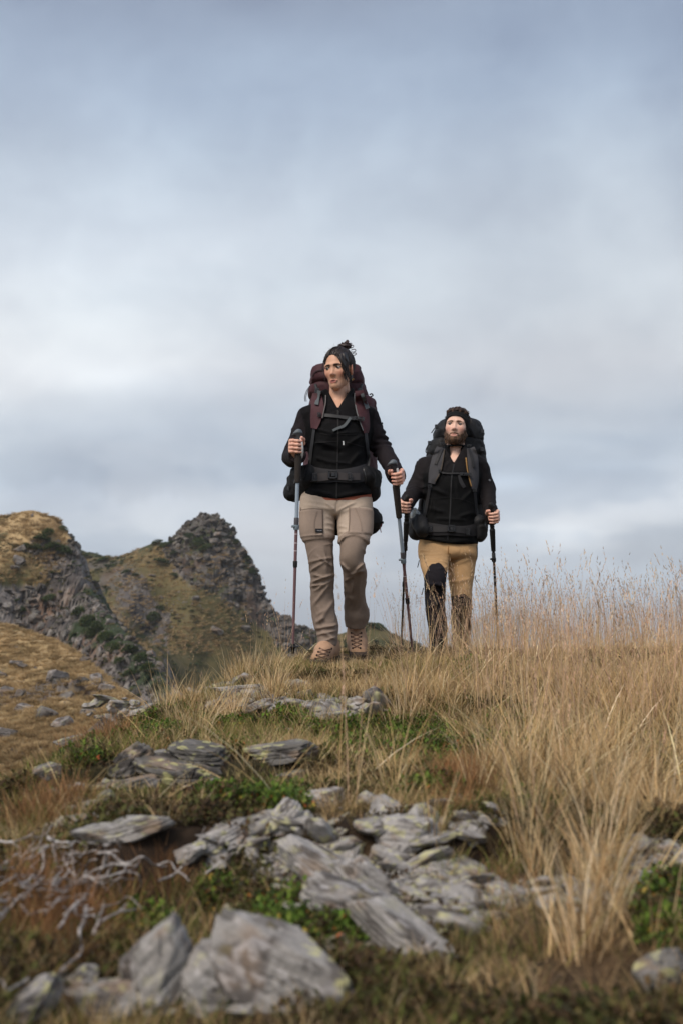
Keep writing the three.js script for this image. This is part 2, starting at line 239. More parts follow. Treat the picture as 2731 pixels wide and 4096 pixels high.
// ---------------------------------------------------------------- mountains: ridges with a slope towards the viewer and one behind
const GOLD = RGB(168, 146, 110), OCHRE = RGB(118, 100, 72), OLIVE = RGB(78, 76, 48), JUNIPER = RGB(42, 56, 32), STONE = RGB(112, 107, 105), STONE_DARK = RGB(66, 63, 63), RUST = RGB(112, 84, 62);
function mountain(name, label, ridge, { NU, NV, len, back, tilt, dir, shape, color }) {
  const px = ridge.map((r) => r[0]), py = ridge.map((r) => [r[0], r[1]]), dd = ridge.map((r) => [r[0], r[2]]), x0 = px[0], x1 = px[px.length - 1], pos = [], info = [], idx = [];
  for (let i = 0; i <= NU; i++) {
    const p = mix(x0, x1, i / NU), R = at(p, curve(py, p), curve(dd, p));
    for (let j = 0; j <= NV; j++) {
      const t = j / NV * (len + back) - back, q = typeof dir === 'function' ? dir(p) : dir, k = typeof tilt === 'function' ? tilt(p, t) : tilt;
      const x = R.x + q[0] * t, z = R.z + q[1] * t, y = R.y - (t > 0 ? k * (Math.sqrt(t * t + 4) - 2) : .8 * -t);
      const s = shape(x, y, z, t, p); pos.push(x + s.x, y + s.y, z + s.z); info.push(s);
    }
  }
  for (let i = 0; i < NU; i++) for (let j = 0; j < NV; j++) { const a = i * (NV + 1) + j, b = a + NV + 1; idx.push(a, a + 1, b + 1, a, b + 1, b); }
  const g = new THREE.BufferGeometry(); g.setAttribute('position', new THREE.Float32BufferAttribute(pos, 3)); g.setIndex(idx); g.computeVertexNormals();
  const n = g.attributes.normal, col = new Float32Array(pos.length);
  for (let i = 0; i < info.length; i++) col.set(color(pos[i * 3], pos[i * 3 + 1], pos[i * 3 + 2], Math.abs(n.getY(i)), info[i]), i * 3);
  g.setAttribute('color', new THREE.BufferAttribute(col, 3));
  const m = part(name, g, VC(.95)); tag(m, label, 'mountain', null, 'structure');
  return { mesh: m, NU, NV, info, sample(u, v) { const i = Math.round(u * NU), j = Math.round(v * NV), o = i * (NV + 1) + j; return { p: V(pos[o * 3], pos[o * 3 + 1], pos[o * 3 + 2]), n: V(n.getX(o), n.getY(o), n.getZ(o)), ...info[o] }; } };
}
const turf = (x, y, z, s = 1) => { const a = fbm(x * .11 * s, y * .16 * s, z * .11 * s, 4), b = fbm(x * .5 * s, y * .7 * s, z * .5 * s, 3); let c = mixc(OCHRE, GOLD, smooth(-.3, .35, a + b * .7)); return mixc(c, OLIVE, smooth(.0, .35, -a * .8 + b * .5 + .05)); };
const stone = (x, y, z, s = 1) => { const a = fbm(x * .4 * s, y * .4 * s, z * .4 * s, 4), b = blocks(x * .55 * s, y * .55 * s, z * .55 * s); let c = mixc(STONE_DARK, STONE, smooth(-.4, .4, a + b.v * .4)); c = mixc(c, RUST, smooth(.15, .5, fbm(x * .2 * s, y * .2 * s, z * .2 * s + 9, 3)) * .6); return mixc(c, RGB(146, 142, 136), smooth(.25, .5, noise(x * 1.1 * s, y * 1.1 * s, z * 1.1 * s)) * .5); };
const rocky = (x, y, z, m, big, small) => { const b = blocks(x / big, y / big * 1.3, z / big), c = blocks(x / small + 5, y / small * 1.3, z / small), r = ridged(x / big * .6, y / big * .6, z / big * .6, 3); const d = m * (b.v * big * .34 - big * .22 * smooth(.16, 0, b.gap) + c.v * small * .36 - small * .2 * smooth(.15, 0, c.gap) + r * big * .16); return d; };
const crag = mountain('mountain', 'far grassy ridge rising to a pointed dark rocky crag', [[60, 2250, 235], [318, 2206, 232], [428, 2225, 230], [490, 2227, 228], [551, 2199, 226], [635, 2168, 222], [681, 2170, 220], [746, 2106, 218], [796, 2068, 216], [834, 2058, 215], [872, 2062, 214], [918, 2106, 213], [949, 2166, 212], [987, 2220, 211], [1025, 2296, 210], [1056, 2365, 209], [1071, 2409, 208], [1094, 2440, 207], [1148, 2470, 205], [1200, 2500, 204], [1344, 2536, 202], [1440, 2506, 201], [1490, 2490, 200], [1530, 2502, 199], [1570, 2535, 198], [1680, 2580, 197], [1950, 2660, 196]], {
  NU: 440, NV: 195, len: 95, back: 22, dir: [-.12, .99], tilt: (p, t) => mix(.62, 1.15, smooth(670, 760, p) * smooth(1180, 1060, p) * smooth(50, 20, t)),
  shape(x, y, z, t, p) {
    const q = toPx(x, y, z), w = 22 * fbm(x * .12, y * .12, z * .12, 3);
    const rock = smooth(-12, 14, p - 690 + w) * smooth(30, -30, q[1] - (2205 + (p - 690) * .84) + w * 1.6) * smooth(1330, 1220, p);
    const scree = smooth(-.05, .2, fbm(x * .05 + 4, y * .05, z * .05, 3) + .5 - Math.abs(q[0] - 560 - (q[1] - 2400) * .45) / 110) * smooth(2255, 2300, q[1]) * smooth(2760, 2640, q[1]);
    const m = Math.max(rock, scree * .45), d = rocky(x, y, z, m, 3.2, 1.2) * .7 * smooth(-1.5, 3, Math.abs(t)), l = .7 * fbm(x * .12, z * .12, 2, 4) + .25 * fbm(x * .6, z * .6, y * .6, 3);
    return { x: d * .3, y: d * .7 + l * smooth(0, 5, Math.abs(t)) + (rock > .5 && Math.abs(t) < 3 ? d * .3 : 0), z: d * .95, rock, scree, px: q };
  },
  color(x, y, z, up, s) {
    let c = turf(x, y, z, .9); c = mixc(c, OCHRE, .35); c = mixc(c, RGB(146, 122, 80), .8 * smooth(.1, .4, noise(x * .5, y * .8, z * .5))); c = mixc(c, OLIVE, .35 + .45 * smooth(2200, 2380, s.px[1])); c = mulc(c, .9); c = mixc(c, RGB(72, 70, 42), .7 * smooth(.0, .3, fbm(x * .22, y * .3, z * .22 + 3, 4)));
    const patch = fbm(x * .16 + 3, y * .16, z * .16, 4);
    const st = mixc(stone(x, y, z, .8), STONE_DARK, .42);
    c = mixc(c, st, smooth(.3, .55, s.scree + .35 * noise(x * .9, y * .9, z * .9)));
    c = mixc(c, st, .75 * smooth(600, 430, s.px[0]) * smooth(2222, 2260, s.px[1]) * smooth(-.15, .15, fbm(x * .2, y * .2, z * .2 + 6, 4)));
    c = mixc(c, st, smooth(.35, .6, s.rock + .15 * noise(x * .6, y * .6, z * .6)));
    if (s.rock > .3) { c = mixc(c, mixc(JUNIPER, OLIVE, .45), smooth(.05, .2, patch + .55 * up - .38) * .85); c = mixc(c, mixc(JUNIPER, OLIVE, .3), smooth(60, 30, Math.hypot((s.px[0] - 780) * .8, s.px[1] - 2150)) * smooth(-.3, 0, patch + .1) * .8); }
    return mixc(c, JUNIPER, smooth(.26, .36, fbm(x * .1 + 7, y * .13, z * .1, 3) - s.rock * .3) * .8);
  },
});
const spur = mountain('mountain', 'nearer rocky spur at the left with golden grass on its hump', [[-260, 2150, 150], [-120, 2102, 147], [0, 2072, 144], [80, 2053, 141], [134, 2042, 139], [176, 2053, 137], [230, 2080, 135], [258, 2118, 134], [300, 2168, 132], [316, 2206, 131], [330, 2285, 128], [375, 2372, 122], [430, 2450, 115], [500, 2525, 107], [570, 2605, 99], [640, 2690, 91], [700, 2765, 84], [790, 2860, 76]], {
  NU: 310, NV: 210, len: 72, back: 16, dir: (p) => [mix(-.2, -.5, smooth(280, 420, p)), .93], tilt: (p, t) => mix(.66, .95, smooth(180, 330, p)),
  shape(x, y, z, t, p) {
    const q = toPx(x, y, z), w = .5 * fbm(x * .09, y * .09, z * .09, 4);
    const band = smooth(190, 60, Math.abs(q[0] - (130 + (q[1] - 2160) * .86)) - 80 + 200 * w) * smooth(2100, 2190, q[1] + 160 * w);
    const bould = smooth(-.1, .12, w + .42 - Math.abs(q[1] - 2430 - q[0] * .3) / 300 ) * smooth(2290, 2370, q[1]);
    const rock = clamp(band + bould * .8) * (1 - .95 * smooth(60, -40, q[0] - 90 - (q[1] - 2180) * .55 + 160 * w) * smooth(2360, 2320, q[1])), d = rocky(x, y, z, Math.max(rock, .08), 2.3, .9) * .7 * smooth(-1, 2, Math.abs(t)), l = .5 * fbm(x * .16, z * .16, 6, 4) + .22 * fbm(x * .8, z * .8, y * .8, 3);
    return { x: d * .3, y: d * .7 + l * smooth(0, 4, Math.abs(t)), z: d * .9, rock, px: q };
  },
  color(x, y, z, up, s) {
    let c = mixc(turf(x, y, z, 1.3), GOLD, .5 * smooth(2330, 2150, s.px[1]) * smooth(330, 150, s.px[0]));
    c = mixc(c, RUST, .35 * smooth(.1, .4, fbm(x * .3, y * .3, z * .3 + 4, 3)));
    c = mixc(c, stone(x, y, z, 1.1), smooth(.3, .6, s.rock + .3 * noise(x * .7, y * .7, z * .7)));
    const patch = fbm(x * .17 + 1, y * .2, z * .17, 4), diag = Math.abs(s.px[0] - (120 + (s.px[1] - 2110) * .82)) / 120;
    return mixc(c, JUNIPER, smooth(.12, .22, patch + .18 - diag * .2) * smooth(2090, 2110, s.px[1]) * .9);
  },
});
const mound = mountain('mountain', 'golden grass shoulder with scattered boulders below the spur at the left edge', [[-420, 2440, 62], [-100, 2470, 60], [0, 2492, 58], [100, 2520, 56], [180, 2548, 54], [280, 2592, 51], [345, 2642, 48], [430, 2715, 44], [520, 2790, 40], [640, 2880, 36], [800, 2990, 31]], {
  NU: 300, NV: 220, len: 40, back: 9, dir: [-.35, .94], tilt: .27,
  shape(x, y, z, t) {
    const q = toPx(x, y, z), l = .34 * fbm(x * .35, z * .35, 1, 4) + .16 * fbm(x * 1.2, z * 1.2, 3, 3) + .22 * Math.max(0, fbm(x * .22, z * .5, 8, 3)) + .05 * noise(x * 5, z * 5, y * 5);
    const rock = smooth(.16, .3, fbm(x * .22 + 2, z * .22, 5, 4) + .12 * noise(x, z, 3)) * smooth(2600, 2680, q[1]), d = rocky(x, y, z, rock, 1.3, .5);
    return { x: 0, y: (l + d * .6) * smooth(-.5, 2.5, Math.abs(t)), z: d * .3, rock, px: q };
  },
  color(x, y, z, up, s) { let c = mixc(turf(x, y, z, 3), GOLD, .45); c = mixc(c, OLIVE, .5 * smooth(.15, .4, fbm(x * .5, z * .8, 2, 4))); c = mixc(c, mulc(GOLD, 1.12), smooth(.2, .5, noise(x * 2.2, z * 4, 4)) * .6); return mixc(c, stone(x, y, z, 2.4), smooth(.35, .65, s.rock + .3 * noise(x * 2.4, y * 2.4, z * 2.4))); },
});
mountain('mountain', 'low brown ridge just above the tall grass at the right edge', [[2280, 2680, 110], [2360, 2628, 108], [2400, 2600, 106], [2432, 2591, 105], [2462, 2600, 104], [2490, 2616, 103], [2512, 2634, 102], [2560, 2628, 101], [2640, 2630, 100], [2700, 2636, 99], [2800, 2660, 98], [2960, 2720, 97]], {
  NU: 160, NV: 60, len: 40, back: 10, dir: [.3, .95], tilt: .55,
  shape(x, y, z, t) { return { x: 0, y: (.8 * fbm(x * .12, z * .12, 3, 4) + .3 * fbm(x * .6, z * .6, 1, 3)) * smooth(-.5, 4, Math.abs(t)), z: 0, rock: 0, px: toPx(x, y, z) }; },
  color(x, y, z, up, s) { return mixc(mixc(turf(x, y, z, 1), RUST, .45), mixc(OLIVE, HUMUS, .5), smooth(-6, 14, s.px[0] - 2462 + 12 * noise(y * .6, z * .3, x * .2)) * smooth(2560, 2500, s.px[0]) * .8); },
});
mountain('mountain', 'faint blue mountain far off in the haze behind the man and the tall grass', [[1500, 2650, 7000], [1700, 2590, 7000], [1800, 2535, 7000], [1880, 2490, 7000], [1930, 2462, 7000], [1978, 2444, 7000], [2050, 2430, 7000], [2110, 2436, 7000], [2160, 2466, 7000], [2260, 2506, 7000], [2380, 2540, 7000], [2600, 2590, 7000], [2900, 2640, 7000]], {
  NU: 160, NV: 50, len: 1400, back: 300, dir: [0, 1], tilt: .5,
  shape(x, y, z, t) { return { x: 0, y: 22 * ridged(x * .0016, z * .0016, 3, 5) * smooth(0, 160, Math.abs(t)) + 6 * noise(x * .02, 1, 1), z: 0, px: 0 }; },
  color(x, y, z) { return mixc(RGB(92, 98, 84), RGB(128, 124, 118), smooth(-.2, .3, fbm(x * .004, y * .006, z * .004, 4))); },
});
scene.fog = new THREE.FogExp2(new THREE.Color().setRGB(.84, .9, .97), .00026);
// ---------------------------------------------------------------- people: heads and hands
const EYES = .004;
function frameAt(pos, yaw, pitch, roll, s = 1) { return new THREE.Matrix4().compose(pos, new THREE.Quaternion().setFromEuler(new THREE.Euler(pitch, yaw, roll, 'YXZ')), V(s, s, s)); }
// a head in its own frame: x to its left, y up, z out of the face, eyes at y = 0
function headField(h) {
  const base = unite(.03, ell(0, .034, -.014, .073, .086, .094), ell(0, -.026, .03, .059 * (.5 + .5 * h.jaw), .082, .058), cap(V(-.052 * h.jaw, -.056, .004), V(-.011, -.098, .055), .02, .0175 * h.jaw + .001), cap(V(.052 * h.jaw, -.056, .004), V(.011, -.098, .055), .02, .0175 * h.jaw + .001), ell(0, -.096, .066, .02 * h.jaw, .0155, .0155));
  const cheeks = unite(.02, ell(-.037, -.024, .054, .02, .019, .018), ell(.037, -.024, .054, .02, .019, .018));
  const brow = unite(.012, cap(V(-.044, .016, .066), V(-.012, .018, .083), .0105, .009), cap(V(.044, .016, .066), V(.012, .018, .083), .0105, .009));
  const nose = unite(.01, cap(V(0, .002, .0795), V(0, -.03, .0945), .0065, .0085), ell(0, -.0355, .0965, .0092 * h.nose, .0085, .0102), ell(-.01 * h.nose, -.0385, .0872, .0062, .006, .0085), ell(.01 * h.nose, -.0385, .0872, .0062, .006, .0085));
  const sockets = [ell(-.032, .001, .094, .0175, .0125, .0175), ell(.032, .001, .094, .0175, .0125, .0175)];
  const lids = [-1, 1].map((s) => unite(.003, cap(V(s * .0205, .0072, .0772), V(s * .043, .0056, .0712), .0042, .0042), cap(V(s * .021, -.0088, .076), V(s * .042, -.0076, .0708), .004, .0038)));
  const upper = unite(.005, cap(V(-.0225, -.0715, .081), V(-.005, -.0695, .0885), .0034, .0052), cap(V(.0225, -.0715, .081), V(.005, -.0695, .0885), .0034, .0052)), lower = cap(V(-.013, -.0795, .084), V(.013, -.0795, .084), .0062, .0062);
  const gapY = -.0738, open = h.open ?? .0016;
  const ear = [-1, 1].map((s) => { const m = new THREE.Matrix4().compose(V(s * .075, -.008, -.012), new THREE.Quaternion().setFromEuler(new THREE.Euler(.15, s * .45, s * -.12)), V(1, 1, 1)); const a = placed(ell(0, 0, 0, .0085, .032, .019), m), b = placed(ell(s * .009, .004, .003, .008, .019, .0105), m); return (x, y, z) => smax(a(x, y, z), -b(x, y, z), .004); });
  return (x, y, z) => {
    let d = base(x, y, z); d = smin(d, cheeks(x, y, z), .022); d = smin(d, brow(x, y, z), .014);
    d = smax(d, -sockets[0](x, y, z), .016); d = smax(d, -sockets[1](x, y, z), .016);
    d = smin(d, nose(x, y, z), .011);
    d = smin(d, lids[0](x, y, z), .004); d = smin(d, lids[1](x, y, z), .004);
    d = smin(d, upper(x, y, z), .006); d = smin(d, lower(x, y, z), .007);
    if (z > .05) d = smax(d, -(Math.hypot(Math.max(Math.abs(x) - .012, 0), (y - gapY) / (open / .0016), (z - .098) * .5) - .004), .004);
    if (!h.covered) d = smin(d, Math.min(ear[0](x, y, z), ear[1](x, y, z)), .008);
    return d;
  };
}
function headColor(h, inv) {
  const p = V(0, 0, 0);
  return (X, Y, Z) => {
    p.set(X, Y, Z).applyMatrix4(inv); const { x, y, z } = p, ax = Math.abs(x);
    let c = h.skin;
    c = mixc(c, h.blush, .55 * Math.exp(-(((ax - .044) / .022) ** 2) - (((y + .035) / .02) ** 2)) * smooth(.03, .06, z) + .3 * Math.exp(-((x / .014) ** 2) - (((y + .04) / .014) ** 2)) * smooth(.08, .1, z));
    c = mixc(c, h.blush, .6 * smooth(.07, .078, ax) * smooth(.05, .02, Math.abs(y)));
    if (z > .04) {
      const lip = Math.min(Math.hypot(x / .0235, (y + .0715) / .0052), Math.hypot(x / .0195, (y + .0798) / .0066)); c = mixc(c, h.lip, smooth(1.15, .85, lip) * smooth(.074, .08, z));
      c = mixc(c, RGB(58, 24, 22), smooth(1.1, .7, Math.hypot(x / .017, (y + .0738) / (h.open > .002 ? .0032 : .0015))));
      const by = .0148 + .0022 * Math.sin((ax - .012) / .04 * Math.PI) - .004 * smooth(.036, .05, ax) + (h.browTilt ?? 0) * (ax - .03); c = mixc(c, h.brow, smooth(.0062, .0036, Math.abs(y - by) / (h.browSize ?? 1) / (1.15 - .5 * smooth(.02, .05, ax))) * smooth(.009, .013, ax) * smooth(.052, .044, ax));
      c = mixc(c, h.lash, (h.lashes ?? .85) * smooth(.0055, .003, Math.abs(y - .0058 + .1 * Math.max(0, ax - .032))) * smooth(.0175, .02, ax) * smooth(.046, .043, ax));
    }
    return mulc(c, 1 + .06 * fbm(x * 60, y * 60, z * 60, 2));
  };
}
const eyeMat = new THREE.MeshPhysicalMaterial({ vertexColors: true, roughness: .4 });
function addEyes(parent, frame, gaze, iris, white = RGB(150, 140, 136)) {  // whites are greyed: the shade of the lids is put into their colour
  for (const s of [-1, 1]) {
    const g = new THREE.SphereGeometry(.0136, 28, 20), c = V(s * .0315, -.0005, .0672), dir = V(gaze[0], gaze[1], 1).normalize();
    paint(g, (x, y, z) => { const d = Math.acos(clamp(V(x, y, z).normalize().dot(dir), -1, 1)); return d < .25 ? [.004, .004, .004] : d < .62 ? iris : white; });
    g.translate(c.x, c.y, c.z); g.applyMatrix4(frame); part('eye', g, eyeMat, parent);
  }
}
// a hand closed round an upright grip. Frame: y up the grip, x towards the inner side, z to the front; mirror -1 for the other hand. Palm and wrist lie behind.
function handField(sc, wristDrop = .02) {
  const f = [], k = sc, rows = [[.034, 1, .0085], [.0145, 1.05, .0088], [-.005, 1, .0084], [-.0235, .86, .0075]];
  for (const [y, l, r] of rows) {
    const mcp = V(-.043 * k, y * k, -.012 * k), pip = V(-.0285 * k, (y - .002) * k, .0255 * l * k), dip = V(-.003 * k, (y - .004) * k, .0305 * l * k), tip = V(.0165 * l * k, (y - .004) * k, .0205 * k);
    f.push(unite(.004, cap(mcp, pip, r * 1.13 * k, r * 1.05 * k), cap(pip, dip, r * 1.05 * k, r * .95 * k), cap(dip, tip, r * .95 * k, r * .82 * k), ell(pip.x - .002, pip.y, pip.z + .001, r * 1.12 * k, r * 1.08 * k, r * 1.1 * k)));
  }
  const fingers = (x, y, z) => { let d = f[0](x, y, z); for (let i = 1; i < 4; i++) d = smin(d, f[i](x, y, z), .0025); return d; };
  const palm = unite(.018, cap(V(-.041 * k, .03 * k, -.018 * k), V(-.012 * k, (-.012 - wristDrop * .4) * k, -.078 * k), .0125 * k, .017 * k), cap(V(-.041 * k, -.018 * k, -.018 * k), V(-.016 * k, (-.022 - wristDrop * .5) * k, -.078 * k), .0125 * k, .017 * k), cap(V(-.04 * k, .005 * k, -.02 * k), V(-.014 * k, (-.016 - wristDrop * .5) * k, -.08 * k), .0135 * k, .018 * k));
  const thumb = unite(.006, cap(V(-.006 * k, -.002 * k, -.055 * k), V(.022 * k, .024 * k, -.026 * k), .0165 * k, .0125 * k), cap(V(.022 * k, .024 * k, -.026 * k), V(.024 * k, .041 * k, -.001 * k), .0112 * k, .0102 * k), cap(V(.024 * k, .041 * k, -.001 * k), V(.0165 * k, .049 * k, .0195 * k), .0103 * k, .0085 * k));
  return (x, y, z) => smin(smin(palm(x, y, z), fingers(x, y, z), .008), thumb(x, y, z), .009);
}
const wristLocal = (sc, mirror, drop = .02) => V(-.014 * sc * mirror, (-.016 - drop * .5) * sc, -.08 * sc);
function gripFrame(top, bottom, center) { const y = top.clone().sub(bottom).normalize(), z = V(0, 0, 1).addScaledVector(y, -y.z).normalize(), x = y.clone().cross(z); return new THREE.Matrix4().makeBasis(x, y, z).setPosition(center); }
function handGeometry(frame, mirror, sc, skin, drop) {
  const f0 = handField(sc, drop), f = (x, y, z) => f0(x * mirror, y, z);
  const g = solid(f, V(-.085, -.07, -.125).multiplyScalar(sc), V(.085, .085, .055).multiplyScalar(sc), .0026, (x, y, z) => {
    let c = skin; const X = x * mirror; c = mixc(c, [skin[0] * .98, skin[1] * .72, skin[2] * .66], .55 * smooth(.008, .018, X) * smooth(-.01, .012, z) + .35 * Math.exp(-(((X + .03) / .01) ** 2) - (((z - .024) / .012) ** 2)));
    for (const [yy, l] of [[.03, 1], [.0105, 1.05], [-.009, 1], [-.0275, .86]]) if (z > .0285 * l * sc && Math.abs(X - .01 * l * sc) < .0065 && Math.abs(y - yy * sc) < .0045) c = mixc(skin, RGB(226, 178, 166), .7);
    if (z > .02 * sc && X > .008 * sc && y > .043 * sc) c = mixc(c, RGB(232, 180, 168), .6);
    return mulc(c, 1 + .06 * noise(x * 300, y * 300, z * 300));
  });
  g.applyMatrix4(frame); return g;
}
const skinMat = () => new THREE.MeshPhysicalMaterial({ vertexColors: true, roughness: .55, sheen: .15 });
const W = (px, py, D) => at(px, py, D);
// cloth that gathers: folds across a limb, finer where it is bent
const creases = (x, y, z, fx, fy, ax) => { const w = fbm(x * 9, y * 5, z * 7, 2) * 1.6; return ridged(x * fx + w, (y + ax * x) * fy + w, z * fx, 2); };

// ---------------------------------------------------------------- the woman in front
const KHAKI = RGB(172, 157, 143), KHAKI_DARK = RGB(142, 127, 116), KHAKI_LEG = RGB(130, 116, 105);
const CHARCOAL = RGB(28, 24, 28), BLACK_SHELL = RGB(9, 10, 13), PLUM = RGB(70, 42, 48), WEB_BLACK = RGB(44, 45, 48), WEB_GREY = RGB(82, 88, 92), STEEL_BLUE = RGB(150, 165, 180), MAUVE = RGB(112, 86, 90);
const woman = thing('person', 'woman in black jacket, beige trousers and tan boots walking ahead of the bearded man', 'person', null, W(1350, 2640, 5.3));
const WD = 5.35;
// poles first: hands close on their grips
const wPoleR = { top: W(1196, 1728, 5.02), end: W(1171, 2623, 5.16) }, wPoleL = { top: W(1573, 1850, 5.1), end: W(1652, 2645, 5.65) };
const onLine = (p, d) => p.top.clone().addScaledVector(p.end.clone().sub(p.top).normalize(), d);
const wHandR = gripFrame(wPoleR.top, wPoleR.end, onLine(wPoleR, .078)), wHandL = gripFrame(wPoleL.top, wPoleL.end, onLine(wPoleL, .085));
const wWristR = wristLocal(.97, 1).applyMatrix4(wHandR), wWristL = wristLocal(.97, -1).applyMatrix4(wHandL);
const wHeadPos = W(1354, 1479, 5.35), wHead = frameAt(wHeadPos, -.42, .13, .02, .98);
const wFace = { skin: RGB(204, 158, 132), blush: RGB(204, 132, 112), lip: RGB(172, 104, 96), brow: RGB(52, 38, 34), lash: RGB(18, 12, 12), jaw: .76, nose: .95, white: RGB(150, 140, 136), open: .0034, browTilt: .07, lashes: 1 };
const wTorso = loft([[1590, 1296, 1398, 5.36, .07], [1612, 1262, 1436, 5.37, .09], [1640, 1214, 1484, 5.37, .105], [1690, 1222, 1482, 5.36, .118], [1760, 1236, 1476, 5.35, .128], [1840, 1238, 1468, 5.35, .115], [1900, 1228, 1474, 5.35, .122], [1960, 1217, 1484, 5.35, .132], [2020, 1213, 1487, 5.35, .134]], 2.35);
const wShoulderR = W(1226, 1670, 5.38), wElbowR = W(1172, 1826, 5.36), wShoulderL = W(1474, 1662, 5.38), wElbowL = W(1524, 1790, 5.42);
const wArmR = unite(.03, cap(wShoulderR, wElbowR, .051, .052), cap(wElbowR, wWristR.clone().add(V(.004, -.006, -.03)), .05, .043));
const wArmL = unite(.03, cap(wShoulderL, wElbowL, .05, .048), cap(wElbowL, wWristL.clone().add(V(.0, .01, -.0)), .047, .046));
const neckV = [[1272, 1474], [1442, 1474], [1351, 1632]].map(([a, b]) => W(a, b, 5.25));
const inTri = (x, y, t) => { let m = -1e9; for (let i = 0; i < 3; i++) { const a = t[i], b = t[(i + 1) % 3], ex = b.x - a.x, ey = b.y - a.y, l = Math.hypot(ex, ey); m = Math.max(m, ((x - a.x) * ey - (y - a.y) * ex) / l * 1); } return m; };
const orient = (t) => { const s = (t[1].x - t[0].x) * (t[2].y - t[0].y) - (t[1].y - t[0].y) * (t[2].x - t[0].x); return s > 0 ? t : [t[0], t[2], t[1]]; };
const wV = orient(neckV);
const wCollar = (() => { const o = loft([[1530, 1274, 1420, 5.36, .088], [1565, 1279, 1413, 5.36, .084], [1600, 1281, 1413, 5.36, .08], [1640, 1272, 1424, 5.36, .085]], 2.1), rim0 = W(1344, 1551, 5.3).y; return (x, y, z) => { const d = o(x, y, z), rim = y - rim0 - .11 * (x + .02); return smax(smax(Math.abs(d + .004) - .0075, rim, .006), -(y - W(1344, 1645, 5.3).y), .01); }; })();
const wJacketFolds = strokes([[1262, 1716, 1330, 1738, 7, 5], [1320, 1742, 1430, 1730, 6, 4], [1262, 1770, 1340, 1788, 9, 6], [1450, 1742, 1380, 1790, 9, 6], [1260, 1830, 1320, 1850, 8, 6], [1440, 1810, 1400, 1858, 10, 7], [1300, 1850, 1400, 1858, 8, 6], [1240, 1960, 1330, 1985, 8, 6], [1350, 1990, 1460, 1968, 9, 6], [1256, 1940, 1300, 1946, 7, 4], [1400, 1945, 1450, 1936, 7, 5], [1290, 1800, 1380, 1812, 10, -5]], 5.25, -5.31);
const hemY = (x) => W(1345, 2004, 5.3).y + .34 * Math.abs(x + .03) ** 1.35;
const wJacket = (x, y, z) => {
  let d = smin(wTorso(x, y, z), smin(wArmR(x, y, z), wArmL(x, y, z), .02), .045);
  const q = creases(x, y, z, 7, 15, .6); d -= .006 * q * smooth(.12, .3, Math.abs(x + .02)) + .0042 * creases(x, y, z, 6, 10, -.4);
  d -= wJacketFolds(x, y, z);
  d -= .006 * smooth(.03, .0, Math.hypot(x - wElbowL.x, (y - wElbowL.y) * .5, z - wElbowL.z) - .05) * Math.sin(y * 190);
  d = smax(d, hemY(x) - y + .25 * Math.max(0, -5.4 - z), .008);
  d = smin(d, wCollar(x, y, z), .012);
  const open = Math.max(inTri(x, y, wV), -5.335 - z); d = smax(d, -open, .006);
  d = smax(d, -(Math.hypot((x - W(1350, 1600, 5.35).x) / 1.0, (z + 5.355) / 1.0) - .056 + Math.max(0, W(1350, 1626, 5.3).y - y) * 3), .006);
  // the sleeves are hollow at the cuffs
  d = smax(d, -Math.hypot(x - wWristR.x, y - wWristR.y, z - wWristR.z) + .043, .006); d = smax(d, -Math.hypot(x - wWristL.x + .0, y - wWristL.y, z - wWristL.z - .028) + .046, .006);
  return d;
};
const wBodyField = unite(.03, cap(W(1351, 1655, 5.37), W(1353, 1520, 5.37), .05, .048), cap(W(1352, 1665, 5.37), W(1346, 1950, 5.37), .085, .085), cap(W(1250, 1665, 5.38), W(1452, 1660, 5.38), .045, .045), ell(W(1351, 1650, 5.34).x, W(1351, 1650, 5.34).y, -5.335, .075, .05, .06), cap(wShoulderR, wElbowR, .035, .032), cap(wElbowR, wWristR, .031, .023), cap(wShoulderL, wElbowL, .035, .032), cap(wElbowL, wWristL, .031, .023), cap(W(1275, 2000, 5.35), W(1288, 2240, 5.25), .06, .042), cap(W(1288, 2240, 5.25), W(1308, 2580, 5.28), .04, .03), cap(W(1415, 2000, 5.35), W(1408, 2235, 5.22), .06, .042), cap(W(1408, 2235, 5.22), W(1424, 2530, 5.5), .04, .03), cap(W(1280, 1985, 5.36), W(1412, 1985, 5.36), .075, .075));
{
  const hf = headField(wFace), head = solid(unite(.02, hf, cap(V(0, -.05, -.02), V(-.004, -.135, -.035), .044, .046)), V(-.11, -.135, -.125), V(.11, .13, .13), .0024);
  head.applyMatrix4(wHead); paint(head, headColor(wFace, wHead.clone().invert()));
  const body = solid(wBodyField, V(-.36, -.12, -5.62), V(.38, 1.56, -4.95), .011, () => wFace.skin);
  const hands = [handGeometry(wHandR, 1, .97, RGB(222, 172, 152), .02), handGeometry(wHandL, -1, .97, RGB(222, 170, 150), .02)];
  part('body', join([body, head, ...hands]), skinMat(), woman);
  addEyes(woman, wHead, [-.32, .02], RGB(38, 24, 18));
}
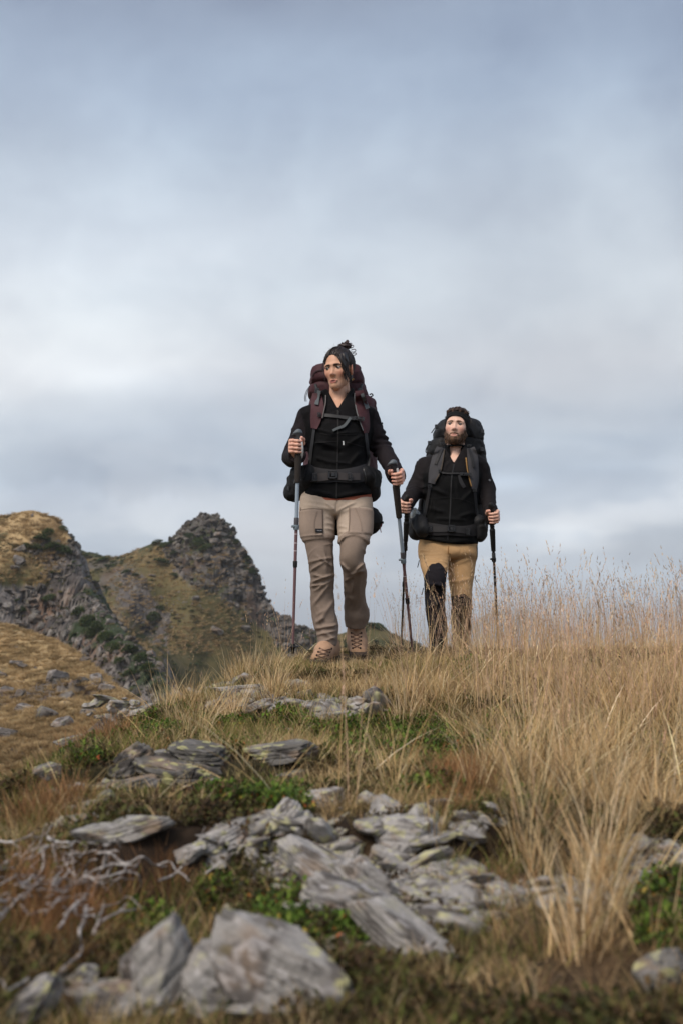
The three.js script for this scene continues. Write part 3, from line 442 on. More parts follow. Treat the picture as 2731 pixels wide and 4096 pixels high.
{ // jacket: softer sleeves and yoke, smooth black front
  const yoke = W(1350, 1705, 5.3).y;
  const g = solid(wJacket, V(-.36, W(0, 2035, 5.2).y, -5.56), V(.36, W(0, 1515, 5.3).y, -4.98), .0066, (x, y, z) => {
    const arm = Math.min(wArmR(x, y, z), wArmL(x, y, z)) < .012 && wTorso(x, y, z) > .004, up = y > yoke - .25 * Math.abs(x + .02) * 0, collar = wCollar(x, y, z) < .003;
    const c = arm ? mixc(CHARCOAL, RGB(35, 31, 35), .5 + .5 * noise(x * 200, y * 60, z * 200)) : collar ? RGB(12, 12, 15) : up ? RGB(16, 15, 18) : BLACK_SHELL;
    return mulc(c, 1 + .08 * noise(x * 150, y * 150, z * 150));
  });
  part('jacket', g, VC(.8, { side: THREE.FrontSide, specularIntensity: .28 }), woman);
  part('zipper', ribbon(wJacket, [[1351, 1640, 5], [1352, 1700, 5], [1351, 1780, 5], [1349, 1860, 5], [1347, 1930, 5], [1346, 1995, 5]], 5.25, .002, { seg: 50, across: 2 }), M(RGB(14, 14, 16), .6), woman);
  part('zipper_pull', slab(.007, .028, .004, .002, onFront(wJacket, 1355, 1656, 5.25).add(V(0, 0, .004))), M(RGB(20, 20, 22), .5), woman);
  part('pocket_zip', ribbon(wJacket, [[1372, 1764, 5], [1373, 1772, 5], [1373, 1780, 5]], 5.25, .0025, { seg: 8, across: 2 }), M(RGB(220, 225, 230), .3), woman);
  for (const r of [[[1280, 1733, 3], [1310, 1739, 3], [1345, 1740, 3], [1380, 1738, 3], [1425, 1736, 3]], [[1262, 1770, 3], [1300, 1768, 3], [1348, 1765, 3]], [[1385, 1768, 3], [1420, 1778, 3], [1455, 1788, 3]]]) part('seam', ribbon(wJacket, r, 5.25, .0022, { seg: 24, across: 2 }), M(RGB(15, 16, 19), .8), woman);
  part('shirt_hem', solid(((a) => (x, y, z) => smax(smax(a(x, y, z), hemY(x) - .011 - .02 * smooth(.02, .13, Math.abs(x + .02)) - y, .004), -(hemY(x) + .02 - y), .004))(loft([[1940, 1217, 1483, 5.35, .126], [2030, 1212, 1487, 5.35, .129]], 2.35)), V(-.24, W(0, 2035, 5.2).y, -5.52), V(.2, W(0, 1920, 5.3).y, -5.18), .006), M(RGB(150, 84, 66), .9), woman);
  part('arm_tab', ribbon(wJacket, [[1524, 1690, 9], [1527, 1698, 9]], 5.34, .003, { seg: 4, across: 2 }), M(RGB(16, 16, 18), .6), woman);
  // the loose blue lining of the rolled sleeve hangs behind the front hand
  const c = W(1180, 1822, 5.17); part('sleeve_lining', solid(((a) => (x, y, z) => smax(Math.abs(a(x, y, z)) - .003, -(y - c.y - .045), .004) - .0015 * Math.sin(x * 240))(ell(c.x + .006, c.y + .012, c.z - .05, .052, .046, .06)), V(c.x - .07, c.y - .06, c.z - .13), V(c.x + .08, c.y + .08, c.z + .04), .005), M(RGB(74, 92, 112), .85), woman);
}
{ // trousers: zip-off legs with raised cargo pockets
  const pelvis = loft([[1945, 1208, 1482, 5.36, .118], [1990, 1203, 1484, 5.36, .128], [2030, 1200, 1487, 5.35, .13], [2070, 1200, 1488, 5.34, .115]], 2.4, .03);
  const legR = loft([[2000, 1206, 1340, 5.35, .11], [2060, 1200, 1342, 5.33, .104], [2110, 1200, 1340, 5.3, .096], [2175, 1215, 1337, 5.27, .086], [2230, 1229, 1336, 5.25, .08], [2283, 1236, 1338, 5.24, .077], [2340, 1238, 1337, 5.26, .077], [2397, 1240, 1339, 5.28, .078], [2440, 1243, 1343, 5.28, .078], [2500, 1253, 1354, 5.28, .08], [2532, 1263, 1353, 5.27, .076], [2565, 1266, 1350, 5.26, .07], [2602, 1270, 1350, 5.25, .068]], 2.2, .01, .955);
  const legL = loft([[2000, 1346, 1485, 5.36, .11], [2060, 1347, 1488, 5.32, .104], [2110, 1349, 1486, 5.26, .096], [2160, 1353, 1478, 5.21, .09], [2205, 1355, 1464, 5.19, .085], [2244, 1354, 1458, 5.19, .08], [2283, 1368, 1469, 5.22, .08], [2321, 1372, 1467, 5.28, .08], [2400, 1374, 1465, 5.38, .078], [2443, 1374, 1478, 5.44, .085], [2474, 1373, 1477, 5.46, .085], [2500, 1379, 1467, 5.48, .08], [2522, 1383, 1463, 5.49, .075]], 2.2, .01, .955);
  const yR = (x) => mix(W(1218, 2163, 5.2).y, W(1338, 2152, 5.2).y, clamp((x - W(1218, 2150, 5.2).x) / .155)), yL = (x) => W(1408, 2140, 5.1).y - 6.2 * (x - W(1412, 2150, 5.1).x) ** 2;
  const foldsR = strokes([[1236, 2250, 1330, 2232, 7, 8], [1240, 2285, 1300, 2250, 7, 7], [1262, 2222, 1332, 2268, 6, 7], [1245, 2330, 1335, 2300, 7, 9], [1250, 2300, 1300, 2312, 6, 6], [1242, 2345, 1300, 2338, 6, 7], [1258, 2365, 1332, 2318, 6, 6], [1252, 2420, 1325, 2330, 9, 7], [1262, 2505, 1345, 2390, 11, 6], [1266, 2460, 1300, 2440, 8, 4], [1256, 2515, 1352, 2500, 8, 9], [1262, 2540, 1348, 2522, 6, 7], [1268, 2575, 1345, 2548, 6, 6], [1272, 2590, 1330, 2590, 6, 6], [1290, 2528, 1346, 2560, 7, 6], [1258, 2490, 1300, 2470, 8, 5], [1296, 2060, 1334, 2070, 6, 4], [1300, 2090, 1336, 2092, 6, 4], [1300, 2112, 1338, 2116, 6, 4], [1296, 2180, 1336, 2174, 5, 3]], 5.2, -5.24);
  const foldsL = strokes([[1362, 2250, 1400, 2290, 7, 9], [1460, 2250, 1420, 2285, 7, 9], [1390, 2300, 1460, 2280, 7, 8], [1378, 2318, 1420, 2300, 6, 6], [1415, 2290, 1412, 2370, 10, 7], [1440, 2290, 1435, 2400, 9, 6], [1376, 2330, 1410, 2440, 9, 5], [1382, 2455, 1472, 2436, 8, 10], [1378, 2480, 1440, 2490, 7, 9], [1390, 2498, 1470, 2468, 7, 8], [1386, 2512, 1455, 2502, 5, 6], [1420, 2440, 1470, 2412, 8, 7], [1452, 2190, 1466, 2214, 5, 4], [1354, 2095, 1392, 2108, 6, 5], [1356, 2122, 1390, 2128, 6, 5], [1354, 2145, 1384, 2140, 6, 4], [1358, 2172, 1372, 2148, 6, 4]], 5.12, -5.26);
  const foldsP = strokes([[1222, 2020, 1330, 2042, 8, 6], [1300, 2012, 1345, 2046, 7, 6], [1352, 2046, 1420, 2012, 7, 6], [1365, 2052, 1460, 2022, 8, 6], [1225, 2000, 1290, 2016, 7, 4], [1348, 2010, 1345, 2050, 5, -6]], 5.25, -5.32);
  const pocket = (x0, x1, y0, y1, D) => { const a = W(x0, y0, D), b = W(x1, y1, D); return (x, y) => Math.max(a.x - x, x - b.x, y - a.y, b.y - y); };
  const pR = pocket(1194, 1291, 2036, 2146, 5.2), pL = pocket(1396, 1500, 2026, 2136, 5.16);
  const R0 = (x, y, z) => { let d = legR(x, y, z); const s = y - yR(x); d -= .0075 * smooth(-.004, .004, s) * smooth(.032, .02, s) + .004 * smooth(.0, .05, s) - .003 * smooth(.0, -.012, s); d -= .009 * smooth(.004, -.004, pR(x, y)) * smooth(-5.37, -5.3, z); d -= foldsR(x, y, z) * smooth(-.008, .03, Math.abs(s + .0)); d -= .0065 * creases(x, y, z, 6, 11, .7) * smooth(.02, -.1, s); return d; };
  const L0 = (x, y, z) => { let d = legL(x, y, z); const s = y - yL(x); d -= .0075 * smooth(-.004, .004, s) * smooth(.032, .02, s) + .004 * smooth(0, .05, s) - .003 * smooth(0, -.012, s); d -= .009 * smooth(.004, -.004, pL(x, y)) * smooth(-5.37, -5.3, z); d -= foldsL(x, y, z); d -= .0065 * creases(x, y, z, 6, 11, -.7) * smooth(-.1, -.2, s); return d; };
  const f = (x, y, z) => smin(smin(R0(x, y, z), L0(x, y, z), .012), pelvis(x, y, z) - foldsP(x, y, z), .02);
  const cuffR = W(1310, 2600, 5.25), cuffL = W(1422, 2522, 5.48);
  const h = (x, y, z) => smax(smax(f(x, y, z), -(Math.max(Math.hypot(x - cuffR.x, z - cuffR.z) - .058, y - cuffR.y - .02)), .005), -(Math.max(Math.hypot(x - cuffL.x, z - cuffL.z) - .058, y - cuffL.y - .02)), .005);
  const split = W(1344, 2100, 5.3).x;
  const g = solid(h, V(-.26, W(0, 2625, 5.15).y, -5.62), V(.22, W(0, 1935, 5.35).y, -5.06), .0055, (x, y, z) => {
    const R = x < split, s = y - (R ? yR(x) : yL(x)), pk = (R ? pR : pL)(x, y) < .003 && s > 0;
    let c = s < 0 ? KHAKI_LEG : pk ? KHAKI_DARK : s < .03 ? KHAKI_DARK : KHAKI; if (s < 0) c = mixc(c, RGB(134, 119, 110), .3);
    return mulc(c, 1 + .05 * noise(x * 160, y * 160, z * 160));
  });
  part('trousers', g, VC(.9, { side: THREE.FrontSide }), woman);
  const dark = M(RGB(128, 114, 103), .9);
  for (const [q, n] of [[[[1262, 2142, 4], [1256, 2115, 4], [1258, 2080, 4], [1268, 2045, 4]], 'pocket_pleat'], [[[1446, 2122, 4], [1442, 2090, 4], [1432, 2060, 4], [1420, 2032, 4]], 'pocket_pleat'], [[[1200, 2040, 2.5], [1240, 2034, 2.5], [1289, 2036, 2.5]], 'pocket_seam'], [[[1290, 2036, 3], [1292, 2090, 3], [1294, 2146, 3]], 'pocket_seam'], [[[1396, 2028, 3], [1397, 2080, 3], [1392, 2134, 3]], 'pocket_seam']]) part(n, ribbon(h, q, 5.2, .0018, { seg: 30, across: 2 }), n === 'pocket_pleat' ? M(RGB(134, 119, 108), .9) : dark, woman);
  // sewn label with its lettering
  const cv = document.createElement('canvas'); cv.width = 128; cv.height = 64; const c2 = cv.getContext('2d'); c2.fillStyle = '#14151c'; c2.fillRect(0, 0, 128, 64); c2.fillStyle = '#c9cbd2'; c2.font = 'bold 19px sans-serif'; c2.textAlign = 'center'; c2.fillText('FORCLAZ', 66, 36);
  const tex = new THREE.CanvasTexture(cv); tex.colorSpace = THREE.SRGBColorSpace; const lp = onFront(h, 1277, 2123, 5.2), lg = new THREE.BoxGeometry(.041, .021, .003); lg.rotateY(.28); lg.translate(lp.x, lp.y, lp.z + .004); part('label_patch', lg, new THREE.MeshStandardMaterial({ map: tex, roughness: .8 }), woman);
  for (const [x, y, D, s] of [[1206, 2022, 5.3, -1], [1486, 2040, 5.3, 1]]) part('zip_cord', tube([W(x, y, D), W(x - s * 2 + s * 3, y + 14, D - .02), W(x + s * 5, y + 34, D - .02)], .0028, 10, 5), M(RGB(66, 50, 44), .8), woman);
}
function boot(parent, toe, heel, ankle, top, colors, lacePx, D) {
  // toe, heel: ends of the sole on the ground; ankle and top: the shaft
  const dir = toe.clone().sub(heel).normalize(), up = V(0, 1, 0), side = dir.clone().cross(up).normalize(), mid = heel.clone().lerp(toe, .55);
  const lift = (p, h) => p.clone().add(V(0, h, 0)), upper = unite(.03, cap(lift(heel.clone().lerp(toe, .08), .042), lift(heel.clone().lerp(toe, .1), .075), .036, .038), cap(lift(mid, .045), lift(heel.clone().lerp(toe, .82), .033), .043, .038), cap(lift(heel.clone().lerp(toe, .3), .07), lift(mid, .05), .042, .043), cap(ankle, top, .048, .05), cap(ankle, lift(mid, .06), .046, .04), ell(toe.x - dir.x * .04, toe.y + .03, toe.z - dir.z * .04, .04, .028, .036));
  const tongue = cap(lift(mid, .085), top.clone().addScaledVector(dir, .02), .02, .024);
  const f = (x, y, z) => smax(smin(upper(x, y, z), tongue(x, y, z), .02) - .002 * ridged(x * 20, y * 20, z * 20, 2), (heel.y + (toe.y - heel.y) * clamp(((x - heel.x) * dir.x + (z - heel.z) * dir.z) / .25)) + .016 - y, .006);
  const lo = V(Math.min(toe.x, heel.x, top.x) - .08, Math.min(toe.y, heel.y) - .01, Math.min(toe.z, heel.z, top.z) - .08), hi = V(Math.max(toe.x, heel.x, top.x) + .08, top.y + .07, Math.max(toe.z, heel.z, top.z) + .08);
  const r = (x, y, z) => (x - toe.x) * dir.x + (z - toe.z) * dir.z;
  const g = part('boot', solid(f, lo, hi, .005, (x, y, z) => mulc(r(x, y, z) > -.035 && y < toe.y + .05 ? colors.cap : colors.upper, 1 + .12 * fbm(x * 60, y * 60, z * 60, 3))), VC(.75, { side: THREE.FrontSide }), parent);
  const sole = (x, y, z) => { const t = clamp(((x - heel.x) * dir.x + (z - heel.z) * dir.z) / .27), w = mix(.034, .046, smooth(.2, .7, t)) * smooth(1.12, .8, t), a = ((x - heel.x) * side.x + (z - heel.z) * side.z), l = ((x - heel.x) * dir.x + (y - heel.y) * dir.y + (z - heel.z) * dir.z), yy = y - mix(heel.y, toe.y, t); return smax(Math.abs(a) - w - .003, smax(Math.max(-l - .04, l - .285), Math.abs(yy - .012) - .012 - .003 * Math.sin(l * 260), .004), .006); };
  part('sole', solid(sole, lo.clone().sub(V(0, .02, 0)), hi, .0055), M(colors.sole, .9), g);
  if (lacePx) {
    const laces = lacePx.map((p) => { const pts = p.map(([x, y]) => onFront(f, x, y, D, .003)); return tube(pts, .0032, 8, 5); });
    part('lace', join(laces), M(colors.lace, .9), g);
    const eyes = lacePx.flatMap((p) => [p[0], p[p.length - 1]]).map(([x, y]) => { const s = new THREE.SphereGeometry(.0055, 8, 6), q = onFront(f, x, y, D, .002); s.translate(q.x, q.y, q.z); return s; });
    part('eyelet', join(eyes), M(RGB(30, 28, 28), .4, { metalness: .6 }), g);
  }
}
{
  const c = { upper: RGB(168, 136, 112), cap: RGB(176, 142, 114), sole: RGB(58, 48, 42), lace: RGB(120, 96, 82) };
  const zz = (l, r, y0, y1, n) => { const o = []; for (let i = 0; i < n; i++) { const a = y0 + (y1 - y0) * i / n, b = y0 + (y1 - y0) * (i + 1) / n, L = l[0] + (l[1] - l[0]) * i / n, R = r[0] + (r[1] - r[0]) * i / n, L2 = l[0] + (l[1] - l[0]) * (i + 1) / n, R2 = r[0] + (r[1] - r[0]) * (i + 1) / n; o.push([[L, a], [(L + R2) / 2, (a + b) / 2], [R2, b]], [[R, a], [(R + L2) / 2, (a + b) / 2], [L2, b]]); } return o; };
  boot(woman, W(1270, 2660, 5.09), W(1325, 2636, 5.33), W(1318, 2594, 5.3), W(1310, 2560, 5.28), c, zz([1280, 1262], [1326, 1306], 2594, 2634, 3), 5.15);
  boot(woman, W(1434, 2634, 5.36), W(1424, 2600, 5.58), W(1426, 2560, 5.54), W(1424, 2520, 5.51), c, zz([1404, 1410], [1444, 1440], 2532, 2592, 4), 5.38);
}
{ // dark hair pulled up into a loose bun, wisps about the face
  const skull = ell(0, .038, -.018, .0795, .0905, .099), face = ell(-.009, -.03, .112, .067, .118, .1), earHole = ell(.08, -.012, -.004, .02, .036, .03), knot = V(.03, .135, -.06);
  const shell = (x, y, z) => {
    const dx = x - knot.x, dy = y - knot.y, dz = z - knot.z, a = Math.atan2(dx, dz), e = Math.atan2(dy, Math.hypot(dx, dz));
    let d = skull(x, y, z) - (.0014 * Math.sin(a * 52 + e * 9 + 5 * noise(x * 22, y * 22, z * 22)) + .0018 * Math.sin(a * 21 + e * 5 + 4 * noise(x * 14, y * 14, z * 14 + 5))) - .003 * fbm(x * 50, y * 50, z * 50, 2);
    d = smin(d, ell(.0, -.04, -.07, .05, .05, .04)(x, y, z), .03); d = smin(d, ell(.052, .03, .045, .022, .055, .035)(x, y, z) - .003 * Math.sin(x * 300 + y * 90), .02); 
    return smax(smax(smax(d, -face(x, y, z), .006), -earHole(x, y, z), .008), -.068 - y, .01);
  };
  const g = solid(shell, V(-.11, -.09, -.135), V(.115, .15, .105), .003, (x, y, z) => mixc(RGB(30, 26, 28), RGB(58, 46, 46), smooth(.1, .8, noise(x * 130, y * 40, z * 130)) * .6)), r = rng(5), loose = [];
  const wisp = (pts, w = .0016) => loose.push(tube(pts.map((p) => V(...p)), [w, w, w * .5], 16, 4, RGB(36, 29, 30)));
  wisp([[.03, .085, .072], [.055, .05, .072], [.062, 0, .066], [.066, -.045, .058], [.07, -.085, .05]], .004); wisp([[.035, .08, .07], [.06, .04, .072], [.06, -.01, .07], [.056, -.04, .068], [.062, -.075, .056]], .003);
  wisp([[.05, .07, .06], [.07, .02, .055], [.072, -.03, .05], [.078, -.07, .04], [.082, -.1, .03]], .0035); wisp([[.045, .08, .065], [.067, .035, .062], [.066, -.02, .06], [.074, -.06, .048]], .003);
  for (let i = 0; i < 46; i++) { const u = r(), v = r(), x = .036 + .03 * u; wisp([[x - .008, .088 - .02 * u, .066 - .02 * u], [x + .006, .055 - .02 * u, .07 - .022 * u], [x + .012 - .004 * v, .01 - .02 * v, .066 - .022 * u], [x + .014 + .008 * v, -.035 - .04 * v, .056 - .02 * u]], .0012 + .0014 * r()); }
  wisp([[-.045, .075, .06], [-.068, .04, .052], [-.078, .0, .046], [-.072, -.03, .046]], .0016); wisp([[-.05, .07, .055], [-.075, .03, .05], [-.085, -.01, .045], [-.08, -.045, .045]], .0012); wisp([[-.04, .08, .066], [-.06, .05, .065], [-.068, .01, .062], [-.062, -.03, .064], [-.06, -.075, .055]], .0016);
  for (let i = 0; i < 34; i++) { const a = r() * 6.28, b = r() * 1.2 + .1; const p = [Math.sin(a) * Math.sin(b) * .085, .038 + Math.cos(b) * .097, -.018 + Math.cos(a) * Math.sin(b) * .104]; const k = (r() - .5) * .03; loose.push(tube([V(...p), V(p[0] + k, p[1] + .006 + r() * .008, p[2] + k * .5), V(p[0] * 1.08 + k * 1.6, p[1] + .004 + r() * .012, p[2] - .02 * r())], .00045, 6, 3, RGB(44, 36, 36))); }
  // locks combed back from the hairline to the knot
  for (let i = 0; i < 420; i++) { const a = (r() - .5) * 5.2, h = a * a > 3.2 ? -.05 + r() * .06 : .07 - .028 * a * a + (r() - .5) * .02, st = V(Math.sin(a) * .076, h, -.012 + Math.cos(a) * .09), en = V(knot.x + (r() - .5) * .03, knot.y - .02, knot.z + (r() - .5) * .03), pts = []; for (let k = 0; k <= 4; k++) { const q = st.clone().lerp(en, k / 4), e = (q.x / .0795) ** 2 + ((q.y - .038) / .0905) ** 2 + ((q.z + .018) / .099) ** 2, f = (1.005 + .045 * r() + .03 * Math.sin(k)) / Math.sqrt(e); pts.push(k === 4 ? q : V(q.x * f, .038 + (q.y - .038) * f, -.018 + (q.z + .018) * f)); } const w = .0014 + .0018 * r(); if (face(pts[0].x, pts[0].y, pts[0].z) < -.002) continue; loose.push(tube(pts, [w * .6, w, w], 9, 4, mixc(RGB(26, 22, 24), RGB(66, 52, 50), r() * r()))); }
  for (let i = 0; i < 26; i++) { const a = r() * 6.28, b = .3 + r() * 1.3, p = V(Math.sin(a) * Math.sin(b) * .084, .038 + Math.cos(b) * .095, -.018 + Math.cos(a) * Math.sin(b) * .103), o = p.clone().sub(V(0, .03, -.02)).normalize(), t = V(r() - .5, r() - .3, r() - .5).multiplyScalar(.03); loose.push(tube([p, p.clone().addScaledVector(o, .006).addScaledVector(t, .4), p.clone().addScaledVector(o, .01).add(t)], .0004, 6, 3, RGB(48, 38, 38))); }
  // bun: looped locks
  for (let i = 0; i < 22; i++) { const a = i * 2.4, R = .016 + .012 * r(), c = V(.026 + (r() - .5) * .02, .128 + r() * .02, -.055 + (r() - .5) * .02), p = []; for (let k = 0; k <= 6; k++) { const t = a + k * .9; p.push(V(c.x + Math.cos(t) * R, c.y + (k - 3) * .003 + Math.sin(t * .7 + i) * .008, c.z + Math.sin(t) * R)); } loose.push(tube(p, [.006, .0065, .003], 18, 5, mixc(RGB(44, 34, 35), RGB(70, 52, 52), r()))); }
  for (const [x, y, x2, y2] of [[.03, .14, .044, .172], [.034, .14, .05, .17], [.04, .136, .054, .164], [.028, .14, .038, .166]]) loose.push(tube([V(x, y, -.055), V((x + x2) / 2 - .004, (y + y2) / 2, -.05), V(x2, y2, -.05)], [.007, .006, .003], 10, 5, RGB(62, 44, 46)));
  for (const [x, y, R] of [[.075, .13, .012], [.088, .105, .011], [.07, .145, .008], [.092, .085, .009]]) { const p = []; for (let k = 0; k <= 8; k++) { const t = -2.4 + k * .62; p.push(V(x - .012 + Math.cos(t) * R * 1.4, y + Math.sin(t) * R * .7, -.05)); } loose.push(tube(p, .0024, 18, 4, RGB(64, 44, 48))); }
  const all = join([g, ...loose]); all.applyMatrix4(wHead); part('hair', all, new THREE.MeshPhysicalMaterial({ vertexColors: true, roughness: .5, sheen: .2, side: THREE.DoubleSide }), woman);
  const er = new THREE.TorusGeometry(.005, .0018, 8, 14); er.translate(.08, -.064, -.006); er.applyMatrix4(wHead); part('earring', er, M(RGB(170, 140, 90), .3, { metalness: .9 }), woman);
}
// ---------------------------------------------------------------- the man behind
const SAND = RGB(178, 145, 106), PANEL = RGB(30, 27, 32), MAN_SHIRT = RGB(29, 26, 28), MAN_SHELL = RGB(11, 12, 14);
const man = thing('person', 'bearded man in black headband and tan trousers with black knees walking behind the woman', 'person', null, W(1795, 2650, 6.85));
const MD = 6.9;
const mPoleR = { top: W(1628, 1986, 6.52), end: W(1601, 2650, 7.06) }, mPoleL = { top: W(1962, 2018, 6.6), end: W(1994, 2645, 7.0) };
const mHandR = gripFrame(mPoleR.top, mPoleR.end, onLine(mPoleR, .07)), mHandL = gripFrame(mPoleL.top, mPoleL.end, onLine(mPoleL, .09));
const mWristR = wristLocal(1.08, 1).applyMatrix4(mHandR), mWristL = wristLocal(1.08, -1).applyMatrix4(mHandL);
const mHead = frameAt(W(1824, 1709, 6.9), -.24, -.07, -.09, 1.09), mInv = mHead.clone().invert();
const mFace = { skin: RGB(222, 182, 163), blush: RGB(216, 146, 130), lip: RGB(196, 138, 124), brow: RGB(104, 80, 64), lash: RGB(60, 44, 38), covered: true, nose: 1.12, browSize: .72, jaw: 1.02, open: .0014, browTilt: .0, lashes: .9 };
const mTorso = loft([[1796, 1784, 1858, 6.92, .09], [1814, 1746, 1898, 6.93, .105], [1840, 1702, 1924, 6.93, .122], [1880, 1690, 1920, 6.92, .138], [1940, 1693, 1912, 6.9, .142], [2000, 1698, 1906, 6.9, .138], [2060, 1692, 1908, 6.9, .138], [2110, 1684, 1908, 6.9, .14], [2150, 1678, 1908, 6.9, .142], [2195, 1676, 1908, 6.9, .143]], 2.4);
const mShR = W(1700, 1866, 6.94), mElR = W(1662, 1958, 6.92), mShL = W(1914, 1868, 6.94), mElL = W(1944, 1960, 6.96);
const mArmR = unite(.03, cap(mShR, mElR, .066, .058), cap(mElR, mWristR.clone().add(V(.004, 0, -.02)), .056, .046)), mArmL = unite(.03, cap(mShL, mElL, .064, .055), cap(mElL, mWristL.clone().add(V(0, .004, -.02)), .053, .044));
const mV = orient([W(1783, 1780, 6.78), W(1858, 1778, 6.78), W(1815, 1850, 6.78)]);
const mCollar = (() => { const o = loft([[1760, 1772, 1868, 6.93, .09], [1800, 1770, 1868, 6.92, .088], [1850, 1760, 1880, 6.92, .1]], 2.1), rim0 = W(1818, 1777, 6.85).y; return (x, y, z) => smax(smax(Math.abs(o(x, y, z) + .004) - .007, y - rim0 - .5 * Math.max(0, -6.92 - z), .006), -(y - W(1818, 1858, 6.85).y), .01); })();
const mFolds = strokes([[1720, 1950, 1790, 1985, 8, 7], [1800, 1930, 1815, 2010, 8, 5], [1822, 1932, 1830, 2010, 7, 5], [1890, 1960, 1840, 2010, 8, 7], [1712, 2030, 1770, 2050, 8, 7], [1890, 2050, 1830, 2070, 8, 7], [1725, 2000, 1740, 2060, 8, 6], [1700, 2150, 1780, 2168, 8, 6], [1800, 2168, 1890, 2160, 8, 6], [1740, 2075, 1860, 2082, 7, 6]], 6.78, -6.82);
const mHem = (x) => W(1790, 2182, 6.85).y + .24 * Math.abs(x - W(1830, 2150, 6.9).x) ** 1.5 + .08 * Math.max(0, W(1760, 2150, 6.9).x - x);
const mJacket = (x, y, z) => {
  let d = smin(mTorso(x, y, z), smin(mArmR(x, y, z), mArmL(x, y, z), .02), .045);
  const cx = W(1805, 2150, 6.9).x; d -= .007 * creases(x, y, z, 6, 13, .6) * smooth(.12, .3, Math.abs(x - cx)) + .0045 * creases(x, y, z, 6, 10, -.4);
  d -= mFolds(x, y, z); d = smax(d, mHem(x) - y, .008); d = smin(d, mCollar(x, y, z), .012);
  d = smax(d, -Math.max(inTri(x, y, mV), -6.86 - z), .006);
  d = smax(d, -(Math.hypot(x - W(1819, 1830, 6.9).x, z + 6.915) - .062 + Math.max(0, W(1818, 1846, 6.85).y - y) * 3), .006);
  d = smax(d, -Math.hypot(x - mWristR.x, y - mWristR.y, z - mWristR.z - .02) + .046, .006); d = smax(d, -Math.hypot(x - mWristL.x, y - mWristL.y, z - mWristL.z - .02) + .046, .006);
  return d;
};
{
  const hf = headField(mFace), head = solid(unite(.02, hf, cap(V(0, -.05, -.02), V(0, -.14, -.03), .056, .058)), V(-.11, -.14, -.125), V(.11, .13, .13), .0026);
  head.applyMatrix4(mHead); { const hc = headColor(mFace, mInv), q = V(0, 0, 0); paint(head, (X, Y, Z) => { q.set(X, Y, Z).applyMatrix4(mInv); const ax = Math.abs(q.x), edge = q.y + .06 - .7 * Math.max(0, ax - .03) - 2.6 * Math.max(0, ax - .055); return mixc(hc(X, Y, Z), RGB(112, 86, 70), .6 * smooth(.008, -.008, edge) * smooth(-.02, .02, q.z) * smooth(-.13, -.11, q.y) * (q.z > .07 && Math.hypot(q.x / .022, (q.y + .076) / .01) < 1 ? 0 : 1)); }); }
  const bf = unite(.03, cap(W(1819, 1900, 6.93), W(1820, 1760, 6.92), .055, .056), cap(W(1806, 1900, 6.93), W(1795, 2120, 6.92), .1, .1), cap(W(1730, 1880, 6.94), W(1890, 1880, 6.94), .05, .05), ell(W(1818, 1858, 6.9).x, W(1818, 1858, 6.9).y, -6.875, .08, .06, .06), cap(mShR, mElR, .042, .036), cap(mElR, mWristR, .035, .026), cap(mShL, mElL, .042, .036), cap(mElL, mWristL, .035, .026), cap(W(1733, 2180, 6.9), W(1738, 2330, 6.68), .066, .048), cap(W(1738, 2330, 6.66), W(1746, 2590, 6.65), .044, .034), cap(W(1850, 2180, 6.9), W(1845, 2395, 6.88), .066, .048), cap(W(1845, 2395, 6.88), W(1842, 2620, 6.98), .044, .034), cap(W(1742, 2150, 6.92), W(1845, 2150, 6.92), .08, .08));
  const body = solid(bf, V(.35, -.12, -7.15), V(1.12, 1.62, -6.4), .012, () => mFace.skin);
  const hands = [handGeometry(mHandR, 1, 1.08, RGB(222, 176, 156), .02), handGeometry(mHandL, -1, 1.08, RGB(222, 176, 156), .02)];
  part('body', join([body, head, ...hands]), skinMat(), man);
  addEyes(man, mHead, [-.25, .12], RGB(50, 46, 44), RGB(104, 94, 90));
  // beard: follows the jaw, broken by the mouth
  const beard = (x, y, z) => {
    const ax = Math.abs(x), nz = fbm(x * 110, y * 60, z * 110, 3), off = .0018 + .0045 * smooth(-.068, -.112, y) * smooth(.07, .03, ax) + .0032 * nz;
    const side = Math.max(y + .069 - .7 * Math.max(0, ax - .03) - 2.6 * Math.max(0, ax - .057), .016 - z + .8 * Math.min(0, y + .035)), moust = Math.max(Math.abs(y + .0615 + .14 * ax) - .0066, ax - .028), mouth = -(Math.hypot(x / .0165, (y + .076) / .0075) - 1) * .0075;
    const lower = smax(y + .085 - .8 * Math.max(0, ax - .02), -(y + .15), .004), reg = Math.min(Math.max(Math.min(lower, smax(side, .024 - ax, .004)), mouth), moust);
    return smax(smax(hf(x, y, z) - off, reg + .0015 * nz, .004), -.02 - z, .006);
  };
  const bg = solid(beard, V(-.1, -.15, -.03), V(.1, .03, .13), .0028, (x, y, z) => mixc(RGB(68, 52, 41), RGB(112, 86, 68), smooth(-.3, .6, noise(x * 160, y * 70, z * 160)) * .8)); bg.applyMatrix4(mHead);
  const r = rng(71), locks = []; for (let i = 0; i < 260; i++) { const a = (r() - .5) * 2.5, v = r(), x = Math.sin(a) * .068, y = -.075 - .05 * v * Math.cos(a * .9), z = -.005 + Math.cos(a) * .075 - .02 * v; locks.push(tube([V(x, y, z), V(x * 1.03, y - .008, z + .004), V(x * 1.04 + (r() - .5) * .006, y - .012, z + .002)], [.002, .0016, .0005], 4, 3, mixc(RGB(66, 50, 40), RGB(120, 92, 70), r()))); }
  const lk = join(locks); lk.applyMatrix4(mHead); part('beard', join([bg, lk]), new THREE.MeshPhysicalMaterial({ vertexColors: true, roughness: .7, specularIntensity: .4, side: THREE.DoubleSide }), man);
